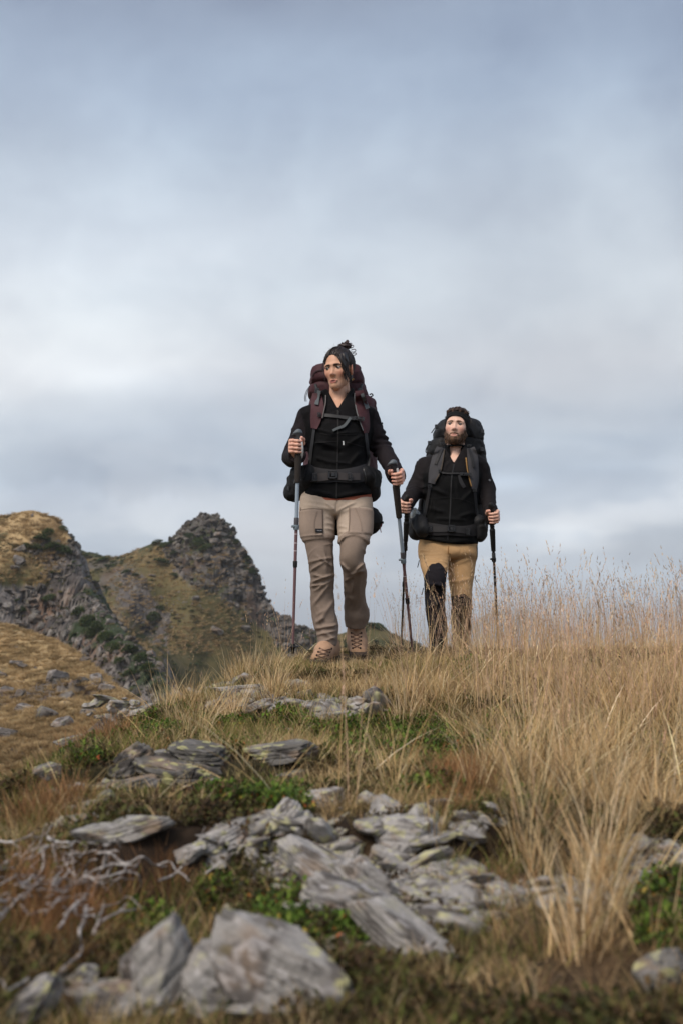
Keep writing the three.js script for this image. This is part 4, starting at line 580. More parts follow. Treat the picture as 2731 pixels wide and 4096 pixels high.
  // headband and the hair that stands over it
  const skull = ell(0, .034, -.014, .0785, .0925, .1), low = (z) => mix(-.055, .052, smooth(-.005, .082, z)), upE = (z) => mix(.045, .1, smooth(-.07, .075, z));
  const hb = (x, y, z) => smax(smax(Math.abs(skull(x, y, z) + .003 - .0022 * Math.sin((y - .3 * z) * 260) * .5) - .0055, low(z) - y, .004), y - upE(z), .004);
  const hg = solid(hb, V(-.1, -.075, -.13), V(.1, .13, .11), .003); hg.applyMatrix4(mHead); part('headband', hg, M(RGB(18, 18, 20), .9, { side: THREE.DoubleSide }), man);
  const hair = (x, y, z) => smax(smax(smin(skull(x, y, z) + .003, ell(-.002, .1, .0, .066, .03, .07)(x, y, z), .02) - .006 * fbm(x * 45, y * 30, z * 45, 3) - .003 * Math.sin(x * 260 + z * 90), upE(z) - .006 - y, .004), -.12 - z, .01);
  const hh = solid(hair, V(-.1, .0, -.13), V(.1, .16, .1), .0032, (x, y, z) => mixc(RGB(48, 36, 32), RGB(86, 66, 56), smooth(0, .7, noise(x * 140, y * 40, z * 140)))); const tuft = [];
  for (let i = 0; i < 300; i++) { const a = r() * 6.28, q = Math.sqrt(r()), x = Math.cos(a) * q * .066, z = Math.sin(a) * q * .07, y = .118 - .035 * q * q; tuft.push(tube([V(x, y - .008, z), V(x * 1.06 + .006, y + .008, z + .003), V(x * 1.14 + .014 * (r() - .3), y + .013 + .012 * r() * (1 - q * .6), z + .008 * (r() - .5))], [.0028, .0024, .0008], 5, 4, mixc(RGB(46, 34, 30), RGB(92, 70, 58), r()))); }
  for (let i = 0; i < 90; i++) { const s = r() < .6 ? 1 : -1, y = .02 + r() * .08, z = -.06 + r() * .09, x = s * Math.sqrt(Math.max(.0001, 1 - ((y - .034) / .0925) ** 2 - ((z + .014) / .1) ** 2)) * .08; if (y < upE(z) - .004) continue; tuft.push(tube([V(x, y, z), V(x * 1.08, y + .003, z), V(x * 1.14, y + .001, z - .004)], [.003, .0024, .0008], 4, 4, mixc(RGB(46, 34, 30), RGB(84, 64, 54), r()))); }
  const hj = join([hh, ...tuft]); hj.applyMatrix4(mHead); part('hair', hj, new THREE.MeshPhysicalMaterial({ vertexColors: true, roughness: .6, specularIntensity: .5, side: THREE.DoubleSide }), man);
}
{
  const yoke = W(0, 1888, 6.8).y, g = solid(mJacket, V(.36, W(0, 2215, 6.8).y, -7.12), V(1.13, W(0, 1750, 6.8).y, -6.45), .0078, (x, y, z) => { const arm = Math.min(mArmR(x, y, z), mArmL(x, y, z)) < .014 && mTorso(x, y, z) > .004; return mulc(arm ? MAN_SHIRT : y > yoke && mCollar(x, y, z) > .003 ? RGB(24, 22, 24) : MAN_SHELL, 1 + .1 * noise(x * 150, y * 150, z * 150)); });
  part('jacket', g, VC(.8, { side: THREE.FrontSide, specularIntensity: .28 }), man);
  part('zipper', ribbon(mJacket, [[1815, 1856, 5], [1806, 1900, 5], [1802, 1960, 5], [1799, 2040, 5], [1794, 2110, 5], [1786, 2176, 5]], 6.78, .0025, { seg: 50, across: 2 }), M(RGB(30, 31, 34), .6), man);
  part('zipper_pull', slab(.009, .022, .004, .002, onFront(mJacket, 1784, 2176, 6.78).add(V(0, 0, .005))), M(RGB(150, 150, 155), .4, { metalness: .7 }), man);
  part('arm_tab', ribbon(mJacket, [[1953, 1918, 7], [1960, 1923, 6]], 6.9, .003, { seg: 4, across: 2 }), M(RGB(120, 122, 128), .6), man);
  for (const r of [[[1715, 1993, 3], [1755, 1992, 3], [1798, 1988, 3]], [[1806, 1992, 3], [1850, 1998, 3], [1895, 2016, 3]], [[1724, 2000, 3], [1720, 2030, 3], [1708, 2060, 3]]]) part('seam', ribbon(mJacket, r, 6.78, .0022, { seg: 20, across: 2 }), M(RGB(12, 12, 14), .8), man);
}
{
  const pelvis = loft([[2130, 1680, 1905, 6.92, .13], [2180, 1673, 1907, 6.92, .142], [2215, 1672, 1908, 6.9, .14], [2240, 1674, 1906, 6.9, .12]], 2.4, .03);
  const legR = loft([[2180, 1674, 1792, 6.9, .12], [2220, 1673, 1793, 6.84, .118], [2260, 1678, 1794, 6.72, .11], [2300, 1690, 1786, 6.64, .1], [2340, 1694, 1782, 6.61, .092], [2380, 1695, 1780, 6.64, .086], [2420, 1697, 1780, 6.63, .085], [2470, 1703, 1784, 6.63, .085], [2510, 1711, 1788, 6.63, .086], [2560, 1714, 1786, 6.63, .085], [2625, 1714, 1776, 6.64, .08]], 2.2, .01, .95);
  const legL = loft([[2180, 1790, 1906, 6.92, .12], [2250, 1789, 1903, 6.92, .115], [2310, 1790, 1895, 6.9, .105], [2360, 1797, 1887, 6.88, .095], [2395, 1802, 1886, 6.87, .09], [2430, 1803, 1887, 6.88, .088], [2470, 1802, 1885, 6.92, .086], [2520, 1806, 1883, 6.95, .086], [2560, 1806, 1877, 6.97, .085], [2600, 1808, 1869, 6.98, .08], [2640, 1810, 1866, 6.98, .078]], 2.2, .01, .95);
  const fR = strokes([[1680, 2190, 1750, 2206, 6, 7], [1680, 2212, 1775, 2214, 6, 8], [1700, 2228, 1785, 2236, 6, 7], [1740, 2226, 1790, 2254, 6, 7], [1690, 2240, 1770, 2246, 5, 6], [1745, 2280, 1788, 2268, 6, 5], [1700, 2340, 1775, 2352, 8, 9], [1702, 2360, 1740, 2338, 6, 7], [1745, 2340, 1778, 2366, 7, 8], [1705, 2440, 1770, 2400, 9, 7], [1715, 2500, 1785, 2470, 9, 7], [1718, 2540, 1788, 2515, 8, 8], [1722, 2570, 1780, 2555, 7, 8]], 6.65, -6.8);
  const fL = strokes([[1800, 2262, 1880, 2236, 9, 4], [1802, 2330, 1880, 2316, 9, 4], [1800, 2385, 1850, 2376, 6, 4], [1815, 2440, 1880, 2420, 9, 7], [1812, 2490, 1876, 2450, 9, 7], [1812, 2520, 1870, 2530, 8, 8], [1815, 2560, 1870, 2545, 7, 8], [1790, 2215, 1806, 2236, 6, 6]], 6.8, -6.9);
  const f = (x, y, z) => smin(smin(legR(x, y, z) - fR(x, y, z), legL(x, y, z) - fL(x, y, z), .012), pelvis(x, y, z), .02) - .003 * creases(x, y, z, 5, 10, .4);
  const sx = W(1789, 2150, 6.8).x, cR = W(1738, 2283, 6.65), cL = W(1852, 2374, 6.8);
  const g = solid(f, V(.4, W(0, 2640, 6.9).y, -7.15), V(1.0, W(0, 2110, 6.9).y, -6.45), .0048, (x, y, z) => {
    let dark; if (x < sx + .004) { const dx = x - W(1735, 2150, 6.65).x; dark = y < W(0, 2256, 6.62).y - (dx < 0 ? 1.15 : .75) * Math.abs(dx) + .03 * Math.sin(Math.min(1, Math.abs(dx) / .07) * Math.PI); if (x > W(1783, 2350, 6.7).x) dark = false; } else { const dx = x - W(1850, 2150, 6.8).x; dark = y < W(0, 2376, 6.8).y - (dx > 0 ? .62 : .2) * Math.abs(dx) && x > W(1801, 2400, 6.88).x; }
    if (y < W(0, 2560, 6.85).y) dark = true;
    if (!dark && x > W(1899, 2150, 6.9).x && y < W(0, 2180, 6.85).y && y > W(0, 2270, 6.85).y) dark = true;
    return mulc(dark ? PANEL : SAND, 1 + .06 * noise(x * 150, y * 150, z * 150));
  });
  part('trousers', g, VC(.88, { side: THREE.FrontSide }), man);
  part('fly_seam', ribbon(f, [[1792, 2184, 3], [1791, 2200, 3], [1792, 2214, 3], [1800, 2215, 3]], 6.8, .002, { seg: 16, across: 2 }), M(RGB(140, 104, 66), .9), man);
  for (const [x, y, D] of [[1675, 2242, 6.75], [1692, 2352, 6.66], [1902, 2302, 6.88]]) part('zip_cord', tube([W(x, y, D), W(x - 3, y + 14, D - .01), W(x + (x > 1800 ? 6 : -7), y + 28, D - .01)], .003, 8, 5), M(RGB(20, 18, 20), .7), man);
  const c = { upper: RGB(52, 46, 42), cap: RGB(44, 40, 38), sole: RGB(26, 24, 24), lace: RGB(70, 62, 56) };
  boot(man, W(1730, 2660, 6.42), W(1746, 2640, 6.68), W(1744, 2600, 6.66), W(1745, 2566, 6.64), c, null, 6.7); boot(man, W(1846, 2652, 6.8), W(1838, 2640, 7.06), W(1839, 2605, 7.01), W(1840, 2570, 6.98), c, null, 6.9);
}

// ---------------------------------------------------------------- backpacks
const wrinkle = (f, a, fx, fy) => (x, y, z) => f(x, y, z) - a * 1.3 * creases(x, y, z, fx, fy, .3) - .003 * ridged(x * 22, y * 22, z * 22, 2);
function strap(name, f, rows, D, thick, mat, parent, o) { return part(name, ribbon(f, rows, D, thick, o), mat, parent); }
function buckle(f, px, py, D, w, h, parent, mat, rz = 0, lift = .016) {
  const p = onFront(f, px, py, D, lift).add(V(0, 0, .003)), s = D / FPX, frame = []; w *= s; h *= s;
  for (const k of [-1, 1]) { frame.push(slab(w * .2, h, .008, .002, V(k * w * .4, 0, 0))); frame.push(slab(w, h * .18, .008, .002, V(0, k * h * .41, 0))); } frame.push(slab(w * .45, h * .5, .01, .003, V(w * .05, 0, .001)));
  const g = join(frame); g.rotateZ(rz); g.translate(p.x, p.y, p.z); return part('buckle', g, mat, parent);
}
{
  const pk = thing('backpack', 'plum hiking backpack with grey lifter tabs worn by the woman', 'backpack', null, W(1360, 1990, 5.65));
  const plum = (x, y, z) => mulc(PLUM, 1 + .1 * noise(x * 120, y * 120, z * 120) + .1 * fbm(x * 14, y * 14, z * 14, 2)), pm = VC(.7, { side: THREE.FrontSide, specularIntensity: .5 }), black = M(WEB_BLACK, .6), grey = M(WEB_GREY, .8), plast = M(RGB(34, 35, 39), .32, { specularIntensity: 1 });
  const body = loft([[1582, 1262, 1474, 5.64, .12], [1610, 1246, 1496, 5.64, .145], [1680, 1234, 1500, 5.64, .16], [1770, 1224, 1502, 5.64, .165], [1860, 1220, 1508, 5.64, .17], [1950, 1216, 1512, 5.64, .165], [1998, 1232, 1500, 5.64, .14]], 2.8, .05);
  const lid = loft([[1468, 1282, 1424, 5.6, .09], [1476, 1258, 1440, 5.6, .115], [1496, 1247, 1447, 5.6, .13], [1530, 1244, 1453, 5.6, .135], [1548, 1250, 1454, 5.6, .125]], 2.8, .025), collar = loft([[1538, 1246, 1456, 5.6, .12], [1556, 1238, 1464, 5.61, .13], [1585, 1237, 1474, 5.62, .135], [1604, 1252, 1478, 5.62, .125]], 2.7, .02);
  part('main_compartment', solid(wrinkle(body, .009, 5, 9), V(-.25, W(0, 2035, 5.4).y, -5.86), V(.26, W(0, 1560, 5.6).y, -5.42), .007, plum), pm, pk);
  part('lid', solid(wrinkle(lid, .008, 5, 11), V(-.2, W(0, 1566, 5.5).y, -5.78), V(.18, W(0, 1455, 5.6).y, -5.42), .006, plum), pm, pk);
  part('gathered_collar', solid((x, y, z) => collar(x, y, z) - .008 * creases(x, y, z, 9, 13, .6), V(-.21, W(0, 1625, 5.5).y, -5.8), V(.21, W(0, 1522, 5.6).y, -5.42), .006, (x, y, z) => mulc(plum(x, y, z), .92)), pm, pk);
  const lf = wrinkle(lid, .008, 5, 11); strap('lid_piping', lf, [[1249, 1504, 5], [1262, 1486, 5], [1300, 1478, 5]], 5.5, .004, M(RGB(44, 28, 32), .8), pk, { seg: 20, across: 2 }); strap('lid_piping', lf, [[1428, 1530, 4], [1452, 1532, 4]], 5.5, .003, M(RGB(44, 28, 32), .8), pk, { seg: 10, across: 2 });
  for (const [x, s] of [[1262, 1], [1446, -1]]) { part('compression_strap', tube([W(x, 1538, 5.46), W(x + s * 6, 1560, 5.44), W(x + s * 10, 1590, 5.43)], .008, 10, 6), black, pk); part('buckle', slab(.026, .03, .012, .003, W(x + s * 7, 1563, 5.43)), plast, pk); }
  // shoulder straps over the jacket
  const left = [[1268, 1572, 36], [1268, 1600, 46], [1270, 1632, 52], [1264, 1668, 46], [1260, 1694, 36], [1256, 1714, 24]], right = [[1436, 1562, 34], [1441, 1600, 46], [1448, 1640, 50], [1457, 1682, 42], [1463, 1712, 30], [1464, 1732, 18]];
  for (const rows of [left, right]) { const g = ribbon(wJacket, rows, 5.25, .013, { seg: 44, across: 8, blur: 6, bulge: .004 }); part('shoulder_strap', paint(g, plum), pm, pk); }
  strap('strap_edge', wJacket, [[1303, 1580, 4], [1302, 1610, 4], [1296, 1640, 4], [1289, 1672, 4]], 5.25, .016, M(RGB(96, 92, 92), .8), pk, { seg: 24, across: 2, blur: 6 }); strap('strap_edge', wJacket, [[1418, 1572, 5], [1420, 1612, 4], [1427, 1650, 4], [1440, 1690, 4], [1452, 1722, 3]], 5.25, .016, M(RGB(110, 112, 114), .8), pk, { seg: 24, across: 2, blur: 6 });
  strap('load_lifter', wJacket, [[1277, 1562, 14], [1271, 1590, 14], [1266, 1618, 16]], 5.22, .005, grey, pk, { lift: .021, seg: 16, across: 3, blur: 5 }); strap('load_lifter', wJacket, [[1447, 1574, 13], [1459, 1606, 15], [1470, 1634, 17]], 5.22, .005, grey, pk, { lift: .021, seg: 16, across: 3, blur: 5 });
  strap('lower_strap', wJacket, [[1256, 1712, 12], [1250, 1760, 12], [1243, 1810, 13], [1238, 1860, 13]], 5.25, .004, black, pk, { lift: .004, seg: 24, across: 3 }); strap('lower_strap', wJacket, [[1462, 1728, 12], [1468, 1780, 12], [1474, 1830, 12], [1470, 1868, 12]], 5.25, .004, black, pk, { lift: .004, seg: 24, across: 3 });
  strap('sternum_strap', wJacket, [[1272, 1659, 13], [1310, 1661, 13], [1355, 1666, 12], [1400, 1672, 14], [1456, 1677, 14]], 5.22, .004, black, pk, { lift: .006, seg: 40, across: 3, blur: 8 }); buckle(wJacket, 1277, 1659, 5.22, 14, 18, pk, plast, 0, .022); buckle(wJacket, 1436, 1675, 5.22, 42, 17, pk, plast, -.1, .02);
  strap('strap_tail', wJacket, [[1402, 1670, 11], [1386, 1692, 11], [1374, 1704, 11], [1352, 1712, 10], [1331, 1722, 9]], 5.2, .003, grey, pk, { lift: .01, seg: 24, across: 3, blur: 6 });
  // hip belt and its pouches
  strap('hip_belt', wJacket, [[1218, 1888, 66], [1262, 1900, 62], [1310, 1903, 54], [1345, 1903, 50], [1395, 1902, 58], [1430, 1898, 64], [1474, 1886, 66]], 5.22, .009, M(RGB(40, 40, 44), .8), pk, { seg: 60, across: 8, blur: 8, bulge: .006 });
  strap('belt_webbing', wJacket, [[1240, 1913, 29], [1290, 1908, 31], [1332, 1903, 30], [1380, 1906, 29], [1440, 1906, 28]], 5.2, .004, M(RGB(52, 49, 51), .7), pk, { lift: .016, seg: 44, across: 3, blur: 8 });
  buckle(wJacket, 1331, 1899, 5.2, 38, 34, pk, plast, 0, .026); buckle(wJacket, 1259, 1909, 5.2, 18, 34, pk, plast, 0, .026); buckle(wJacket, 1399, 1908, 5.2, 18, 33, pk, plast, 0, .026);
  const pouchL = unite(.03, cap(W(1172, 1968, 5.42), W(1188, 1900, 5.38), .05, .036), cap(W(1190, 1900, 5.36), W(1232, 1892, 5.28), .034, .04), cap(W(1175, 1965, 5.42), W(1232, 1955, 5.33), .042, .04), cap(W(1195, 1925, 5.38), W(1232, 1920, 5.28), .045, .045)), pouchR = unite(.03, cap(W(1455, 1892, 5.3), W(1492, 1905, 5.4), .04, .036), cap(W(1492, 1905, 5.4), W(1496, 1968, 5.44), .038, .036), cap(W(1462, 1915, 5.3), W(1482, 1975, 5.38), .045, .04), cap(W(1482, 1930, 5.38), W(1490, 1985, 5.42), .05, .03));
  const pf = (f) => wrinkle(f, .006, 7, 9);
  part('hip_pouch', solid(pf(pouchL), V(-.33, W(0, 2010, 5.3).y, -5.52), V(-.12, W(0, 1835, 5.3).y, -5.2), .0055, (x, y, z) => mulc(RGB(30, 31, 34), 1 + .15 * noise(x * 90, y * 90, z * 90))), VC(.7, { side: THREE.FrontSide }), pk); part('hip_pouch', solid(pf(pouchR), V(.08, W(0, 2030, 5.3).y, -5.52), V(.25, W(0, 1835, 5.3).y, -5.2), .0055, (x, y, z) => mulc(RGB(24, 25, 28), 1 + .15 * noise(x * 90, y * 90, z * 90))), VC(.7, { side: THREE.FrontSide }), pk);
  strap('pouch_zip', pf(pouchL), [[1176, 1935, 4], [1186, 1900, 4], [1204, 1880, 4]], 5.3, .003, plast, pk, { seg: 16, across: 2 }); strap('pouch_tab', pf(pouchL), [[1152, 1962, 9], [1156, 1946, 8]], 5.36, .004, plast, pk, { seg: 6, across: 2 }); strap('pouch_zip', pf(pouchR), [[1452, 1870, 4], [1462, 1910, 4], [1458, 1950, 4]], 5.3, .003, plast, pk, { seg: 16, across: 2 });
  for (const dx of [0, 5]) part('cord', tube([W(1240, 1543, 5.5), W(1226 + dx, 1565, 5.5), W(1219 + dx, 1590, 5.5), W(1221 + dx, 1606, 5.5)], .0022, 12, 5), M(RGB(96, 100, 110), .6), pk);
  part('loop', tube([W(1476, 1578, 5.55), W(1486, 1575, 5.55), W(1490, 1582, 5.55), W(1482, 1586, 5.55)], .004, 12, 5), black, pk);
}
{
  const s = thing('stuff_sack', 'black rolled sack hanging below the backpack behind the beige trousers', 'bag', null, W(1430, 2138, 5.62)), f = unite(.02, cap(W(1290, 2080, 5.62), W(1462, 2080, 5.62), .08, .08), cap(W(1290, 2082, 5.62), W(1478, 2082, 5.62), .066, .066));
  const g = wrinkle(f, .006, 6, 6); part('roll', solid(g, V(-.25, W(0, 2165, 5.6).y, -5.74), V(.27, W(0, 1995, 5.6).y, -5.48), .0065, (x, y, z) => mulc(RGB(22, 22, 25), 1 + .15 * noise(x * 80, y * 80, z * 80))), VC(.7, { side: THREE.FrontSide }), s);
  part('pull_tab', slab(.02, .014, .008, .003, W(1526, 2090, 5.58)), M(RGB(18, 18, 20), .6), s); part('cord', tube([W(1526, 2094, 5.57), W(1520, 2112, 5.56), W(1523, 2130, 5.56)], .0025, 8, 5), M(RGB(120, 58, 58), .7), s);
  part('carry_strap', tube([W(1470, 2010, 5.6), W(1476, 2030, 5.53), W(1478, 2060, 5.535)], .006, 10, 5), M(RGB(18, 18, 20), .7), s);
}
{
  const pk = thing('backpack', 'black hiking backpack worn by the bearded man', 'backpack', null, W(1815, 2150, 7.15));
  const ink = (x, y, z) => mulc(RGB(32, 33, 36), 1 + .12 * noise(x * 100, y * 100, z * 100) + .12 * fbm(x * 12, y * 12, z * 12, 2)), pm = VC(.65, { side: THREE.FrontSide, specularIntensity: .5 }), black = M(RGB(38, 38, 41), .65), plast = M(RGB(34, 35, 38), .32, { specularIntensity: 1 }), greyS = M(RGB(62, 62, 66), .85);
  const lid = loft([[1676, 1780, 1880, 7.14, .08], [1690, 1758, 1908, 7.14, .12], [1712, 1746, 1922, 7.14, .135], [1745, 1734, 1929, 7.14, .14], [1768, 1736, 1928, 7.14, .13]], 2.8, .03), mid = loft([[1758, 1732, 1926, 7.14, .13], [1775, 1716, 1930, 7.15, .14], [1800, 1708, 1934, 7.16, .15], [1830, 1706, 1937, 7.16, .15]], 2.8, .03), body = loft([[1810, 1712, 1936, 7.17, .15], [1880, 1700, 1938, 7.17, .17], [1980, 1686, 1936, 7.17, .175], [2080, 1672, 1932, 7.17, .17], [2150, 1690, 1925, 7.17, .14]], 2.8, .05);
  part('main_compartment', solid(wrinkle(body, .01, 4, 8), V(.5, W(0, 2180, 7).y, -7.4), V(1.07, W(0, 1790, 7.1).y, -6.95), .0085, ink), pm, pk); part('lid', solid(wrinkle(lid, .008, 5, 10), V(.6, W(0, 1785, 7.1).y, -7.32), V(1.05, W(0, 1660, 7.1).y, -6.95), .0075, ink), pm, pk); part('gathered_collar', solid((x, y, z) => mid(x, y, z) - .009 * creases(x, y, z, 8, 12, .6), V(.55, W(0, 1850, 7.1).y, -7.36), V(1.07, W(0, 1740, 7.1).y, -6.95), .0075, ink), pm, pk);
  const left = [[1762, 1790, 34], [1752, 1822, 44], [1742, 1860, 46], [1732, 1900, 40], [1724, 1934, 26]], right = [[1880, 1790, 32], [1888, 1825, 42], [1892, 1870, 42], [1896, 1920, 34], [1896, 1955, 22]];
  for (const rows of [left, right]) strap('shoulder_strap', mJacket, rows, 6.8, .016, greyS, pk, { seg: 40, across: 8, blur: 6, bulge: .004 });
  strap('strap_edge', mJacket, [[1775, 1800, 4], [1768, 1850, 4], [1758, 1890, 4], [1738, 1926, 4]], 6.8, .019, M(RGB(70, 62, 54), .8), pk, { seg: 24, across: 2, blur: 6 }); strap('strap_edge', mJacket, [[1862, 1830, 5], [1866, 1870, 4], [1874, 1910, 4], [1884, 1945, 4]], 6.8, .019, M(RGB(150, 116, 70), .8), pk, { seg: 24, across: 2, blur: 6 });
  strap('load_lifter', mJacket, [[1766, 1790, 12], [1752, 1826, 11], [1740, 1856, 11]], 6.75, .005, black, pk, { lift: .024, seg: 16, across: 3, blur: 5 }); strap('load_lifter', mJacket, [[1874, 1792, 11], [1886, 1830, 12], [1894, 1868, 12]], 6.75, .005, black, pk, { lift: .024, seg: 16, across: 3, blur: 5 });
  buckle(mJacket, 1768, 1774, 6.75, 16, 10, pk, plast, 0, .03); buckle(mJacket, 1875, 1782, 6.75, 16, 10, pk, plast, 0, .03); buckle(mJacket, 1718, 1944, 6.78, 17, 14, pk, plast, .1, .014); buckle(mJacket, 1897, 1960, 6.78, 16, 14, pk, plast, 0, .014);
  strap('sternum_strap', mJacket, [[1750, 1888, 8], [1790, 1893, 5], [1830, 1893, 6], [1878, 1898, 8]], 6.76, .004, black, pk, { lift: .008, seg: 36, across: 3, blur: 8 }); buckle(mJacket, 1756, 1884, 6.76, 11, 13, pk, plast, 0, .026); buckle(mJacket, 1862, 1897, 6.76, 46, 14, pk, plast, -.06, .022);
  strap('strap_tail', mJacket, [[1834, 1900, 9], [1842, 1925, 14], [1856, 1950, 13]], 6.76, .003, black, pk, { lift: .008, seg: 16, across: 3 });
  strap('lower_strap', mJacket, [[1717, 1950, 12], [1708, 2000, 12], [1698, 2050, 13], [1686, 2090, 14]], 6.8, .004, black, pk, { lift: .005, seg: 24, across: 3 }); strap('lower_strap', mJacket, [[1897, 1965, 11], [1902, 2010, 11], [1906, 2060, 11]], 6.84, .004, black, pk, { lift: .005, seg: 24, across: 3 });
  strap('hip_belt', mJacket, [[1678, 2108, 52], [1720, 2116, 50], [1800, 2122, 40], [1870, 2124, 44], [1912, 2116, 52]], 6.76, .01, M(RGB(36, 36, 39), .85), pk, { seg: 56, across: 8, blur: 8, bulge: .006 }); strap('belt_webbing', mJacket, [[1692, 2118, 22], [1800, 2116, 24], [1880, 2126, 22]], 6.75, .004, black, pk, { lift: .018, seg: 40, across: 3, blur: 8 });
  buckle(mJacket, 1803, 2114, 6.75, 30, 28, pk, plast, 0, .026); buckle(mJacket, 1720, 2115, 6.75, 14, 28, pk, plast, 0, .028); buckle(mJacket, 1870, 2126, 6.75, 14, 28, pk, plast, 0, .028);
  const pL = unite(.03, cap(W(1668, 2080, 6.9), W(1664, 2128, 6.9), .05, .05), cap(W(1676, 2086, 6.82), W(1690, 2120, 6.78), .05, .045), cap(W(1652, 2062, 6.98), W(1658, 2110, 6.96), .045, .045)), pR = unite(.03, cap(W(1912, 2090, 6.84), W(1914, 2138, 6.86), .05, .045), cap(W(1920, 2095, 6.95), W(1918, 2140, 6.95), .045, .042));
  part('hip_pouch', solid(wrinkle(pL, .008, 6, 9), V(.42, W(0, 2190, 6.8).y, -7.08), V(.68, W(0, 2010, 6.8).y, -6.66), .007, ink), pm, pk); part('hip_pouch', solid(wrinkle(pR, .008, 6, 9), V(.84, W(0, 2195, 6.8).y, -7.08), V(1.08, W(0, 2030, 6.8).y, -6.7), .007, ink), pm, pk);
  part('side_pocket', solid(wrinkle(unite(.02, cap(W(1648, 2075, 7.0), W(1654, 2110, 7.0), .042, .05)), .005, 6, 9), V(.4, W(0, 2160, 6.8).y, -7.12), V(.6, W(0, 2020, 6.9).y, -6.88), .007, ink), pm, pk);
  part('side_panel', tube([W(1690, 1980, 7.05), W(1682, 2010, 7.05), W(1680, 2046, 7.05)], [.014, .018, .014], 14, 7), M(RGB(74, 74, 78), .8), pk);
  for (const q of [[[1746, 1702], [1738, 1712], [1729, 1724], [1724, 1732]], [[1716, 1770], [1702, 1800], [1704, 1812], [1716, 1806]], [[1926, 1726], [1934, 1732], [1932, 1742], [1926, 1738]], [[1926, 1796], [1934, 1798], [1932, 1808], [1924, 1806]]]) part('cord', tube(q.map(([x, y]) => W(x, y, 7.02)), .004, 14, 5), black, pk);
  for (const [x, y] of [[1744, 1706], [1716, 1772], [1928, 1726], [1926, 1798]]) part('buckle', slab(.024, .03, .014, .004, W(x, y, 7.0)), plast, pk);
}
{ // bottle in the side pocket of the man's pack
  const b = thing('water_bottle', 'translucent white plastic water bottle in the pocket at the bearded man\'s hip', 'bottle', null, W(1660, 2090, 6.96)), base = W(1664, 2112, 6.98), top = W(1659, 2044, 6.84);
  part('body', turned(base, top, [[0, 0], [0, .034], [.1, .037], [.72, .037], [.84, .034], [.9, .026], [.92, .02]], 28), new THREE.MeshPhysicalMaterial({ color: 0xd4dde2, roughness: .35, transmission: .35, thickness: .01 }), b);
  part('cap', turned(base.clone().lerp(top, .9), top.clone().add(top.clone().sub(base).multiplyScalar(.14)), [[0, 0], [0, .022], [.4, .022], [.45, .012], [.9, .012], [1, .009], [1, 0]], 24), M(RGB(196, 204, 210), .4), b);
}

